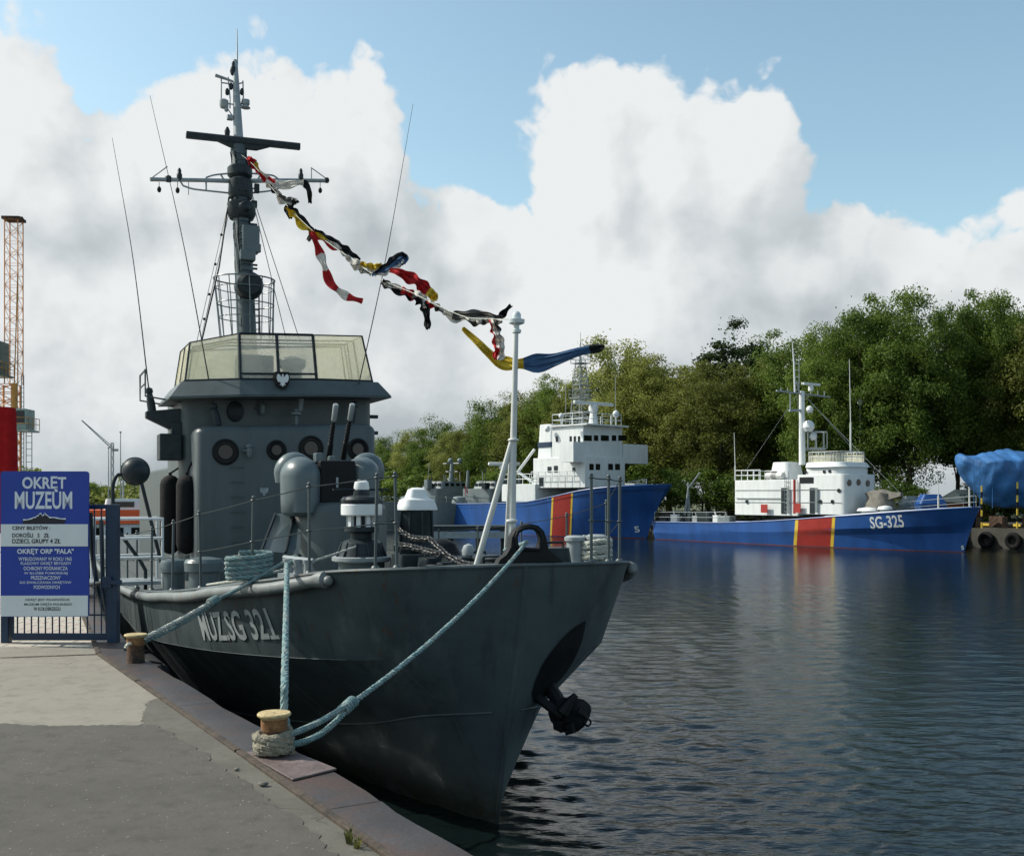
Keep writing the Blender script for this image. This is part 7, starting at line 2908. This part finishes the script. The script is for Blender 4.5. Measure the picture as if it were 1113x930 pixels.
def cab(px0, px1, py0, py1, mt):
    c_ = child('cab', cr_)
    x0, x1, z1_, z0_ = kx(px0), kx(px1), kz(py0), kz(py1)
    mb_ = MB()
    mb_.box(((x0 + x1) / 2, -0.6, (z0_ + z1_) / 2), (x1 - x0, 1.0, z1_ - z0_))
    mb_.box(((x0 + x1) / 2, -0.6, z0_ - 0.05), (x1 - x0 + 0.3, 1.3, 0.08))
    mb_.build('cab_body', mt, c_, smooth=False, bevel=0.03)
    mb_ = MB()
    mb_.box(((x0 + x1) / 2, -1.105, z0_ + (z1_ - z0_) * 0.6), ((x1 - x0) * 0.75, 0.03, (z1_ - z0_) * 0.6))
    mb_.build('window', M['glass_dark'], c_, smooth=False)
    mb_ = MB()
    q = [(x0 - 0.1, -1.2, z0_), (x1 + 0.15, -1.2, z0_), (x1 + 0.15, 0, z0_)]
    rail(mb_, q, 0.5, 0.015, 2, 0.4)
    mb_.build('hand_rail', M['crane_yellow'], c_)


cab(-12, 11.5, 374, 409, paint('cab_dark_green', (0.03, 0.09, 0.075), 0.4))
cab(27.5, 38.5, 446, 468, paint('cab_gray_green', (0.2, 0.27, 0.25), 0.4))
mb = MB()
for px in (25, 27.5, 30, 36):
    mb.tube([(kx(px), -0.2, 0), (kx(px), -0.2, kz(470 if px > 28 else 408))], 0.02, 5)
for py in range(412, 520, 5):
    mb.tube([(kx(25), -0.2, kz(py)), (kx(27.5), -0.2, kz(py))], 0.012, 4)
for py in range(474, 520, 7):
    mb.tube([(kx(30), -0.2, kz(py)), (kx(36), -0.2, kz(py))], 0.014, 4)
mb.build('ladder', M['light_gray'], cr_)
# red tarpaulin hung over a mast at the left edge
Yr_ = 30.0
ct = empty('red_sail_cover', (P(6, 0, Yr_).x, Yr_, QZ), 'dark red cloth cover draped over a tall frame, left of the museum board', 'cover')
rx_ = lambda px: (px - 6) / FPX * Yr_
rzz = lambda py: CAMZ - (py - HY) / FPX * Yr_ - QZ
mb = MB()
rings = []
for py, x0, x1 in ((443, -1, 15), (447, -6, 16), (470, -12, 16.5), (500, -16, 17.5), (530, -20, 18), (560, -24, 16), (579, -26, 10)):
    xa, xb = rx_(x0), rx_(x1)
    rings.append([((xa + xb) / 2 + (xb - xa) / 2 * math.cos(A) * (1 + 0.05 * math.sin(9 * A)), 0.35 * math.sin(A) * (1 + 0.15 * math.sin(7 * A)), max(0.01, rzz(py))) for A in [2 * PI * k / 28 for k in range(28)]])
mb.loft(rings)
mb.build('cloth', M['red_cloth'], ct, angle=60)
# slim far crane with raised jib
Yf = 230.0
fx_ = P(122, 0, Yf).x
fcr = empty('jib_crane', (fx_, Yf, 1.6), 'faint slim gray crane with raised jib far behind the searchlight', 'crane')
fz = lambda py: CAMZ - (py - HY) / FPX * Yf - 1.6
fxx = lambda px: (px - 122) / FPX * Yf
mb = MB()
lattice(mb, -0.25, 0.25, -0.25, 0.25, 0, fz(481), 16, 0.06, 0.035)
mb.build('tower', M['light_gray'], fcr, smooth=False)
mb = MB()
for dy in (-0.2, 0.2):
    mb.tube([(fxx(124), dy, fz(490)), (fxx(89), dy, fz(457))], 0.06, 4)
    mb.tube([(fxx(124), dy, fz(487)), (fxx(89), dy, fz(456.5))], 0.04, 4)
for i in range(14):
    f = i / 14
    mb.tube([(fxx(124 - 35 * f), -0.2, fz(490 - 33 * f)), (fxx(124 - 35 * (f + 0.07)), 0.2, fz(487.5 - 31 * (f + 0.07)))], 0.03, 4)
mb.box((fxx(126), 0, fz(489)), (0.9, 0.6, 0.5))
mb.build('jib', M['light_gray'], fcr, smooth=False)

# ------------------------------------------------------------------ trees
def crown_mesh(name, seed, nclump, nleaf, rx, ry, rz_, mat_, leaf=0.42, conical=False, open_=0.0):
    """thousands of leaf-spray faces grouped in clumps through an uneven crown volume, centred on the origin"""
    rg = np.random.default_rng(seed)
    cs = []
    lob = rg.normal(size=(7, 3))
    lob /= np.linalg.norm(lob, axis=1)[:, None]
    while len(cs) < nclump:
        d = rg.normal(size=3)
        d /= np.linalg.norm(d)
        bump = 0.62 + 0.5 * np.max(lob @ d)
        r = (rg.uniform(0.18, 1.0) ** 0.45) * bump
        p = d * r * np.array([rx, ry, rz_])
        if conical:
            h = (p[2] + rz_) / (2 * rz_)
            p[:2] *= max(0.12, 1.15 * (1 - h))
        if p[2] < -0.6 * rz_ and rg.random() < 0.7:
            continue
        cs.append(p)
    cs = np.array(cs)
    rad = rg.uniform(0.55, 1.15, nclump) * (0.6 if conical else 1.0) * rx * 0.22
    rad = np.maximum(rad * 1.05, 0.5)
    ci = rg.integers(0, nclump, nleaf)
    d = rg.normal(size=(nleaf, 3))
    d /= np.linalg.norm(d, axis=1)[:, None]
    rr = rg.uniform(0, 1, nleaf) ** 0.5
    c = cs[ci] + d * (rad[ci] * rr)[:, None] * np.array([1.15, 1.15, 0.75])
    nv = 0 if conical else int(nleaf * 0.22)      # loose foliage between the clumps
    dv = rg.normal(size=(nv, 3))
    dv /= np.linalg.norm(dv, axis=1)[:, None]
    pick = cs[rg.integers(0, nclump, nv)] * rg.uniform(0.75, 1.0, nv)[:, None] + dv * rg.uniform(0, 1.5, nv)[:, None]
    if nv:
        c[nleaf - nv:] = pick
    # stray twigs reaching outside
    ns = int(nleaf * 0.04)
    c[:ns] = cs[ci[:ns]] * rg.uniform(0.96, 1.06, ns)[:, None] + rg.normal(size=(ns, 3)) * (0.12 if conical else 0.4)
    nrm = d * 0.6 + rg.normal(size=(nleaf, 3)) * 0.7 + np.array([0, 0, 0.35])
    nrm /= np.linalg.norm(nrm, axis=1)[:, None]
    t = np.cross(nrm, rg.normal(size=(nleaf, 3)))
    t /= np.linalg.norm(t, axis=1)[:, None] + 1e-9
    b = np.cross(nrm, t)
    s = leaf * rg.uniform(0.5, 1.15, nleaf)[:, None]
    bend = nrm * s * 0.25
    v = np.stack([c - t * s * 0.5, c + b * s * 0.32 + bend, c + t * s * 0.5, c - b * s * 0.32 + bend], 1).reshape(-1, 3)
    me = bpy.data.meshes.new(name)
    me.vertices.add(len(v))
    me.vertices.foreach_set('co', v.ravel().astype(np.float32))
    me.loops.add(nleaf * 4)
    me.loops.foreach_set('vertex_index', np.arange(nleaf * 4, dtype=np.int32))
    me.polygons.add(nleaf)
    me.polygons.foreach_set('loop_start', np.arange(0, nleaf * 4, 4, dtype=np.int32))
    me.update(calc_edges=True)
    me.materials.append(mat_)
    return me, cs


def trunk_mesh(name, seed, h, zc, rx, rz_, r0, cs):
    """tapered trunk from z=0, limbs reaching into the clumps; zc is the crown centre height"""
    rg = np.random.default_rng(seed)
    mb_ = MB()
    lean = rg.uniform(-0.03, 0.03, 2)
    pts = [Vector((lean[0] * z + 0.12 * math.sin(z * 0.5 + seed), lean[1] * z + 0.12 * math.cos(z * 0.6), z)) for z in np.linspace(-0.2, zc + rz_ * 0.55, 12)]
    mb_.tube(pts, [r0 * (1.35 if i == 0 else 1.0) * (1 - 0.075 * i) for i in range(12)], 8)
    for k in rg.choice(len(cs), min(16, len(cs)), replace=False):
        c = Vector(cs[k]) + Vector((0, 0, zc))
        z = max(zc - rz_ * 0.95, min(c.z - 1.0, zc + rz_ * 0.4)) * rg.uniform(0.8, 1)
        i = min(11, max(0, int((z + 0.2) / (zc + rz_ * 0.55 + 0.2) * 11)))
        s = pts[i]
        mid = s.lerp(c, 0.5) + Vector((0, 0, 0.08 * (c - s).length))
        mb_.tube([s, mid, c], [r0 * 0.42, r0 * 0.26, r0 * 0.08], 5)
    me_o = mb_.build(name, M['bark'], None, angle=60)
    me = me_o.data
    bpy.data.objects.remove(me_o)
    return me


PROTO = {}
specs = {
    'broad': dict(n=210, l=52000, rx=5.6, ry=5.4, rz=8.6, zc=10.2, m='leaf_green'),
    'broad2': dict(n=190, l=48000, rx=5.2, ry=5.4, rz=8.8, zc=10.4, m='leaf_green'),
    'olive': dict(n=190, l=46000, rx=5.4, ry=5.2, rz=8.4, zc=9.4, m='leaf_olive'),
    'olive2': dict(n=170, l=42000, rx=5.0, ry=5.2, rz=8.4, zc=9.6, m='leaf_olive'),
    'light': dict(n=150, l=38000, rx=5.4, ry=5.2, rz=7.2, zc=8.0, m='leaf_light'),
    'round': dict(n=170, l=42000, rx=6.0, ry=5.6, rz=7.2, zc=7.8, m='leaf_green'),
    'airy': dict(n=58, l=9000, rx=3.0, ry=3.0, rz=7.6, zc=10.6, m='leaf_dark'),
    'bush': dict(n=40, l=7000, rx=3.4, ry=3.2, rz=2.6, zc=2.4, m='leaf_green'),
}
for i, (k, s_) in enumerate(specs.items()):
    cm, cs = crown_mesh('crown_' + k, 100 + i, s_['n'], s_['l'], s_['rx'], s_['ry'], s_['rz'], M[s_['m']], leaf=0.25 if k != 'airy' else 0.27, conical=s_.get('con', False))
    tm = trunk_mesh('trunk_' + k, 200 + i, 0, s_['zc'], s_['rx'], s_['rz'], 0.28 if k not in ('bush',) else 0.1, cs)
    PROTO[k] = (cm, tm, s_['zc'], s_['rz'] * 1.05)


def tree(kind, px, top_py, Y, label, wide=1.0, ground_z=1.75, cat='tree', name=None, group=None):
    cm, tm, zc, rz_ = PROTO[kind]
    c = P(px, HY, Y)
    H = P(px, top_py, Y).z - ground_z
    s = H / (zc + rz_)
    nm = name or {'conifer': 'conifer_tree', 'bush': 'shrub'}.get(kind, 'leafy_tree')
    t_ = empty(nm, (c.x, c.y, ground_z - 0.05), label, cat, rz=RNG.uniform(0, 2 * PI), group=group)
    t_.scale = (s * wide, s * wide, s)
    cr = bpy.data.objects.new('crown', cm)
    COL.objects.link(cr)
    cr.parent = t_
    cr.location = (0, 0, zc)
    tr_ = bpy.data.objects.new('trunk', tm)
    COL.objects.link(tr_)
    tr_.parent = t_


T = tree
# front row along the bank, from the right edge to the left
T('olive', 1140, 312, 80, 'brown-tinged tree at the very right edge behind the blue tarpaulin', 0.85)
T('broad', 1094, 311, 84, 'tall brownish-green tree rising straight above the blue tarpaulin', 0.78)
T('broad2', 1042, 317, 86, 'tall green tree with sky gaps low down, left of the tarpaulin', 0.75)
T('broad', 990, 309, 84, 'tallest broad green tree, above the bow of SG-325', 0.85)
T('broad2', 938, 322, 86, 'big dense green tree just right of the white mast of SG-325', 0.85)
T('broad', 897, 347, 88, 'green tree directly behind the white mast of SG-325', 0.8)
T('round', 868, 372, 94, 'shorter leafy tree left of the white mast of SG-325', 0.9)
T('olive2', 836, 368, 97, 'olive tree behind the aft deckhouse of SG-325', 1.0)
T('airy', 797, 334, 102, 'dark feathery tree standing up above the olive trees', 1.15)
T('olive', 790, 384, 95, 'wide olive-brown tree in front of the dark feathery one', 1.05)
T('olive2', 748, 378, 100, 'olive tree above the stern of SG-325', 1.05)
T('olive', 706, 374, 103, 'rounded olive-green tree behind the bow of the white and blue vessel', 1.05)
T('light', 664, 372, 108, 'pale yellow-green treetop behind the lattice mast of the white vessel', 1.0)
T('olive2', 632, 412, 108, 'olive-green tree directly behind the white wheelhouse mid-picture', 1.1)
T('broad2', 604, 405, 114, 'darker green tree under the end of the yellow and blue flag', 0.9)
T('olive', 570, 416, 118, 'brownish tree just right of the white jackstaff', 1.0)
T('round', 540, 432, 122, 'green rounded tree just left of the white jackstaff', 0.9)
T('olive2', 516, 446, 126, 'small olive tree left of the jackstaff above a gray ship', 0.9)
T('light', 494, 470, 130, 'pale green tree above the gray ship with the crowded mast', 1.0)
T('round', 474, 455, 138, 'dark rounded tree, highest of the far left group', 1.0)
T('light', 452, 468, 142, 'yellow-green tree between the deckhouse and the far dark tree', 1.0)
T('round', 428, 472, 150, 'farthest green tree beside the port edge of the gray wheelhouse', 1.0)
T('light', 404, 478, 156, 'yellow-green tree half hidden by the gray wheelhouse', 1.0)
# second row that fills the gaps
for i, (k, px, py, Y, lab) in enumerate((
        ('broad', 1120, 330, 100, 'green tree in the back row above the tarpaulin'),
        ('broad2', 1066, 330, 102, 'back-row green tree between the two tallest at the right'),
        ('broad', 962, 335, 102, 'back-row green tree right of the thin antenna of SG-325'),
        ('olive', 915, 352, 104, 'back-row olive tree behind the wheelhouse of SG-325'),
        ('broad2', 862, 358, 108, 'back-row green tree peeping out left of the mast top of SG-325'),
        ('olive', 815, 384, 116, 'back-row olive tree right of the dark feathery tree'),
        ('olive2', 768, 388, 118, 'back-row olive tree left of the dark feathery tree'),
        ('olive', 726, 386, 120, 'back-row olive tree over the dark blue bow mid-picture'),
        ('broad2', 684, 386, 122, 'back-row green tree right of the lattice mast'),
        ('olive', 585, 428, 132, 'back-row tree in the dip right of the jackstaff'),
        ('broad', 555, 436, 134, 'back-row green tree behind the jackstaff pole'),
        ('light', 505, 474, 150, 'back-row pale tree over the two gray ships'))):
    T(k, px, py, Y, lab, 1.1)
# low shrubs under the trees
for px, py, Y, lab in ((700, 500, 98, 'low dark shrub behind the bow of the white and blue vessel'), (765, 505, 92, 'low shrub on the bank behind the stern of SG-325'), (828, 510, 88, 'low shrub behind the aft rail of SG-325'),
                       (968, 518, 80, 'low shrub behind the covered gun of SG-325'), (1078, 520, 82, 'low shrub behind the left part of the tarpaulin boat'), (1112, 518, 82, 'low shrub at the right edge behind the tarpaulin boat'),
                       (560, 500, 116, 'low shrub right of the jackstaff foot'), (480, 505, 134, 'low shrub behind the crowded mast of the gray ship'), (430, 508, 140, 'low shrub beside the gray wheelhouse'), (640, 500, 106, 'low shrub hidden behind the white deckhouse mid-picture'),
                       (100, 523, 222, 'distant green bush just right of the museum board'), (88, 520, 226, 'distant tall bush behind the museum board')):
    T('bush', px, py, Y, lab, 1.4, cat='shrub')


# distant tree line across the harbour, one mass
def far_mass():
    rg = np.random.default_rng(5)
    n = 26000
    u = rg.uniform(0, 1, n)
    x = -250 + 222 * u
    y = 262 - 66 * u + rg.uniform(2, 26, n)
    top = 5.5 + 2.2 * np.sin(x * 0.09) + 1.5 * np.sin(x * 0.23 + 1) + 1.2 * np.sin(x * 0.61)
    z = 1.4 + top * rg.uniform(0, 1, n) ** 0.7
    c = np.stack([x, y, z], 1)
    nrm = rg.normal(size=(n, 3)) + np.array([0, -0.3, 0.5])
    nrm /= np.linalg.norm(nrm, axis=1)[:, None]
    t = np.cross(nrm, rg.normal(size=(n, 3)))
    t /= np.linalg.norm(t, axis=1)[:, None]
    b = np.cross(nrm, t)
    s = rg.uniform(0.5, 1.2, n)[:, None]
    v = np.stack([c - t * s * .5, c + b * s * .4, c + t * s * .5, c - b * s * .4], 1).reshape(-1, 3)
    mb_ = MB()
    mb_.v = [tuple(p) for p in v]
    mb_.f = [(4 * i, 4 * i + 1, 4 * i + 2, 4 * i + 3) for i in range(n)]
    mb_.m = [0] * n
    struct(mb_.build('treeline', M['leaf_light'], smooth=False, recalc=False), 'stuff')


far_mass()

# ------------------------------------------------------------------ sky, clouds, sun
SUN_AZ, SUN_EL = math.radians(-79), math.radians(42)
w = bpy.data.worlds.new('World')
SC.world = w
w.use_nodes = True
nt = w.node_tree
N, Lk = nt.nodes, nt.links
for n in list(N):
    N.remove(n)


def mth(nt_, op, a, b=None, c=None, clamp=False):
    n = nt_.nodes.new('ShaderNodeMath')
    n.operation = op
    n.use_clamp = clamp
    for i, v in enumerate((a, b, c)):
        if v is None:
            continue
        if isinstance(v, (int, float)):
            n.inputs[i].default_value = v
        else:
            nt_.links.new(v, n.inputs[i])
    return n.outputs[0]


# cloud body field as a group: input direction, output > 0 inside the cloud bank
g = bpy.data.node_groups.new('cloud_field', 'ShaderNodeTree')
g.interface.new_socket('Direction', in_out='INPUT', socket_type='NodeSocketVector')
g.interface.new_socket('Field', in_out='OUTPUT', socket_type='NodeSocketFloat')
gi, go = g.nodes.new('NodeGroupInput'), g.nodes.new('NodeGroupOutput')
D = gi.outputs[0]


def gnoise(nt_, vec, scale, detail, rough, col=False, dist=0.0):
    n = nt_.nodes.new('ShaderNodeTexNoise')
    n.inputs['Scale'].default_value = scale
    n.inputs['Detail'].default_value = detail
    n.inputs['Roughness'].default_value = rough
    n.inputs['Distortion'].default_value = dist
    nt_.links.new(vec, n.inputs['Vector'])
    return n.outputs['Color' if col else 'Fac']


def vmath(nt_, op, a, b=None, s=None):
    n = nt_.nodes.new('ShaderNodeVectorMath')
    n.operation = op
    for i, v in enumerate((a, b)):
        if v is None:
            continue
        if isinstance(v, tuple):
            n.inputs[i].default_value = v
        else:
            nt_.links.new(v, n.inputs[i])
    if s is not None:
        n.inputs['Scale'].default_value = s
    return n.outputs[0]


wp = vmath(g, 'SUBTRACT', gnoise(g, D, 6.5, 3, 0.55, True), (0.5, 0.5, 0.5))
wp = vmath(g, 'SCALE', wp, s=0.10)
Dw = vmath(g, 'ADD', D, wp)
gb = bpy.data.node_groups.new('cloud_bank', 'ShaderNodeTree')
gb.interface.new_socket('Direction', in_out='INPUT', socket_type='NodeSocketVector')
gb.interface.new_socket('Field', in_out='OUTPUT', socket_type='NodeSocketFloat')
gbi, gbo = gb.nodes.new('NodeGroupInput'), gb.nodes.new('NodeGroupOutput')
sp = gb.nodes.new('ShaderNodeSeparateXYZ')
gb.links.new(gbi.outputs[0], sp.inputs[0])
az = mth(gb, 'ARCTAN2', sp.outputs[0], sp.outputs[1])
el = mth(gb, 'ARCSINE', mth(gb, 'MINIMUM', mth(gb, 'MAXIMUM', sp.outputs[2], -0.999), 0.999))
BL = [(8, 128, 72, 95), (45, 215, 75, 85), (118, 205, 72, 75), (175, 205, 75, 100), (235, 190, 75, 105), (290, 165, 75, 100), (345, 190, 75, 95), (398, 195, 55, 100), (430, 250, 50, 65), (500, 275, 65, 72),
      (605, 190, 62, 100), (650, 190, 80, 95), (735, 180, 72, 112), (790, 195, 75, 105), (832, 225, 52, 92), (926, 270, 48, 60), (870, 310, 90, 78), (1010, 326, 110, 82), (1095, 338, 90, 85), (1150, 230, 70, 32),
      (250, 420, 420, 230), (640, 400, 260, 200), (900, 470, 420, 180)]
fld = None
for px, py, rx, ry in BL:
    ca = math.atan((px - CX) / FPX)
    ce = math.atan((HY - py) / FPX * math.cos(ca))
    rx_, ry_ = rx / FPX, ry / FPX
    a2 = mth(gb, 'POWER', mth(gb, 'MULTIPLY', mth(gb, 'SUBTRACT', az, ca), 1 / rx_), 2.0)
    e2 = mth(gb, 'POWER', mth(gb, 'ABSOLUTE', mth(gb, 'MULTIPLY', mth(gb, 'SUBTRACT', el, ce), 1 / ry_)), 2.0)
    d_ = mth(gb, 'SQRT', mth(gb, 'ADD', a2, e2))
    f_ = mth(gb, 'MULTIPLY', mth(gb, 'SUBTRACT', 1.0, d_), min(rx_, ry_) / 0.07 * 0.55 + 0.25)
    if fld is None:
        fld = f_
    else:
        n = gb.nodes.new('ShaderNodeMath')
        n.operation = 'SMOOTH_MAX'
        gb.links.new(fld, n.inputs[0])
        gb.links.new(f_, n.inputs[1])
        n.inputs[2].default_value = 0.06
        fld = n.outputs[0]
gb.links.new(fld, gbo.inputs[0])
bkn = g.nodes.new('ShaderNodeGroup')
bkn.node_tree = gb
g.links.new(Dw, bkn.inputs[0])
fld = bkn.outputs[0]
sp = g.nodes.new('ShaderNodeSeparateXYZ')
g.links.new(Dw, sp.inputs[0])
az = mth(g, 'ARCTAN2', sp.outputs[0], sp.outputs[1])
el = mth(g, 'ARCSINE', mth(g, 'MINIMUM', mth(g, 'MAXIMUM', sp.outputs[2], -0.999), 0.999))
# elsewhere in the sky: broken cumulus from noise
oth = mth(g, 'MULTIPLY_ADD', gnoise(g, D, 2.2, 3, 0.5), 3.0, -1.78)
far_az = mth(g, 'SUBTRACT', mth(g, 'ABSOLUTE', az), 0.62)
hi_el = mth(g, 'SUBTRACT', el, 0.52)
msk = mth(g, 'MULTIPLY', mth(g, 'MAXIMUM', far_az, hi_el), 8.0, clamp=True)
oth = mth(g, 'SUBTRACT', oth, mth(g, 'MULTIPLY', mth(g, 'SUBTRACT', 1.0, msk), 3.0))
fld = mth(g, 'MAXIMUM', fld, oth)
low = mth(g, 'MULTIPLY_ADD', el, -9.0, 1.0)
fld = mth(g, 'MAXIMUM', fld, low)


def puff(vec, scale, detail):
    n = g.nodes.new('ShaderNodeTexVoronoi')
    n.feature = 'F1'
    n.normalize = True
    n.inputs['Scale'].default_value = scale
    n.inputs['Detail'].default_value = detail
    n.inputs['Roughness'].default_value = 0.55
    n.inputs['Lacunarity'].default_value = 2.2
    g.links.new(vec, n.inputs['Vector'])
    return n.outputs['Distance']


Dp = vmath(g, 'ADD', D, vmath(g, 'SCALE', vmath(g, 'SUBTRACT', gnoise(g, D, 20, 3, 0.6, True), (0.5, 0.5, 0.5)), s=0.035))
pf = mth(g, 'SUBTRACT', 0.28, puff(Dp, 13.0, 2.0))
nz = mth(g, 'SUBTRACT', gnoise(g, Dw, 40, 3, 0.6), 0.5)
fld = mth(g, 'ADD', fld, mth(g, 'MULTIPLY_ADD', pf, 1.25, mth(g, 'MULTIPLY', nz, 0.35)))
g.links.new(fld, go.inputs[0])

tc = N.new('ShaderNodeTexCoord')
dirv = tc.outputs['Generated']
nrmv = vmath(nt, 'NORMALIZE', dirv)


def field(vec):
    n = N.new('ShaderNodeGroup')
    n.node_tree = g
    Lk.new(vec, n.inputs[0])
    return n.outputs[0]


f0 = field(nrmv)
lightdir = (-0.030, 0.0, 0.045)
f1 = field(vmath(nt, 'NORMALIZE', vmath(nt, 'ADD', nrmv, lightdir)))
alpha = N.new('ShaderNodeMapRange')
alpha.interpolation_type = 'SMOOTHSTEP'
alpha.inputs['From Min'].default_value = -0.02
alpha.inputs['From Max'].default_value = 0.13
Lk.new(f0, alpha.inputs['Value'])
# light from the upper left: rims bright, thick middles and undersides gray
lit = mth(nt, 'SUBTRACT', f0, f1)
bk0 = N.new('ShaderNodeGroup')
bk0.node_tree = gb
Lk.new(nrmv, bk0.inputs[0])
bk1 = N.new('ShaderNodeGroup')
bk1.node_tree = gb
Lk.new(vmath(nt, 'NORMALIZE', vmath(nt, 'ADD', nrmv, (-0.09, 0.0, 0.12))), bk1.inputs[0])
big = mth(nt, 'SUBTRACT', bk0.outputs[0], bk1.outputs[0])
soft = gnoise(nt, vmath(nt, 'MULTIPLY', nrmv, (1, 1, 2.0)), 4.5, 7, 0.55)
elv = N.new('ShaderNodeSeparateXYZ')
Lk.new(nrmv, elv.inputs[0])
sh = mth(nt, 'MULTIPLY_ADD', mth(nt, 'MINIMUM', elv.outputs[2], 0.4), 0.62, 0.47)
sh = mth(nt, 'ADD', sh, mth(nt, 'MULTIPLY', mth(nt, 'MINIMUM', mth(nt, 'MAXIMUM', lit, -0.35), 0.45), 0.55))
sh = mth(nt, 'ADD', sh, mth(nt, 'MULTIPLY', mth(nt, 'MINIMUM', mth(nt, 'MAXIMUM', big, -0.3), 0.6), 0.30))
sh = mth(nt, 'ADD', sh, mth(nt, 'MULTIPLY', mth(nt, 'SUBTRACT', soft, 0.5), 0.7))
ramp = N.new('ShaderNodeValToRGB')
e = ramp.color_ramp.elements
e[0].position, e[0].color = 0.05, (0.40, 0.46, 0.50, 1)
e[1].position, e[1].color = 1.0, (1.0, 1.03, 1.04, 1)
m1 = e.new(0.5)
m1.color = (0.64, 0.70, 0.73, 1)
Lk.new(sh, ramp.inputs[0])
sky = N.new('ShaderNodeTexSky')
sky.sky_type = 'NISHITA'
sky.sun_disc = False
sky.sun_elevation = SUN_EL
sky.sun_rotation = SUN_AZ % (2 * PI)
sky.air_density = 1.0
sky.dust_density = 1.5
sky.ozone_density = 1.0
CLOUD = 5.6
cl = N.new('ShaderNodeMix')
cl.data_type = 'RGBA'
cl.blend_type = 'MULTIPLY'
cl.inputs['Factor'].default_value = 1
cl.inputs['B'].default_value = (CLOUD, CLOUD, CLOUD, 1)
Lk.new(ramp.outputs[0], cl.inputs['A'])
mxs = N.new('ShaderNodeMix')
mxs.data_type = 'RGBA'
Lk.new(alpha.outputs[0], mxs.inputs['Factor'])
tint = N.new('ShaderNodeMix')
tint.data_type = 'RGBA'
tint.blend_type = 'MULTIPLY'
tint.inputs['Factor'].default_value = 1
tint.inputs['B'].default_value = (1.36, 1.46, 1.24, 1)
Lk.new(sky.outputs[0], tint.inputs['A'])
Lk.new(tint.outputs['Result'], mxs.inputs['A'])
Lk.new(cl.outputs['Result'], mxs.inputs['B'])
w.cycles.sampling_method = 'MANUAL'
w.cycles.sample_map_resolution = 512
bg = N.new('ShaderNodeBackground')
bg.inputs['Strength'].default_value = 0.15
Lk.new(mxs.outputs['Result'], bg.inputs['Color'])
ow = N.new('ShaderNodeOutputWorld')
Lk.new(bg.outputs[0], ow.inputs['Surface'])

sd_ = bpy.data.lights.new('sun', 'SUN')
sd_.energy = 5.0
sd_.angle = math.radians(0.5)
sd_.color = (1.0, 0.95, 0.86)
so = bpy.data.objects.new('sun', sd_)
COL.objects.link(so)
sv = Vector((math.sin(SUN_AZ) * math.cos(SUN_EL), math.cos(SUN_AZ) * math.cos(SUN_EL), math.sin(SUN_EL)))
so.rotation_euler = sv.to_track_quat('Z', 'Y').to_euler()

# ------------------------------------------------------------------ camera
cd_ = bpy.data.cameras.new('camera')
cd_.sensor_width = 36
cd_.lens = FPX / 1113 * 36
cd_.shift_y = (HY - 465) / 1113
cd_.clip_start = 0.1
cd_.clip_end = 6000
co = bpy.data.objects.new('camera', cd_)
COL.objects.link(co)
co.location = (0, 0, CAMZ)
co.rotation_euler = (PI / 2, 0, 0)
SC.camera = co
SC.view_settings.view_transform = 'Standard'
SC.view_settings.look = 'None'
SC.view_settings.exposure = 0.0
SC.view_settings.gamma = 1.0
SC.cycles.max_bounces = 8
SC.cycles.transparent_max_bounces = 12
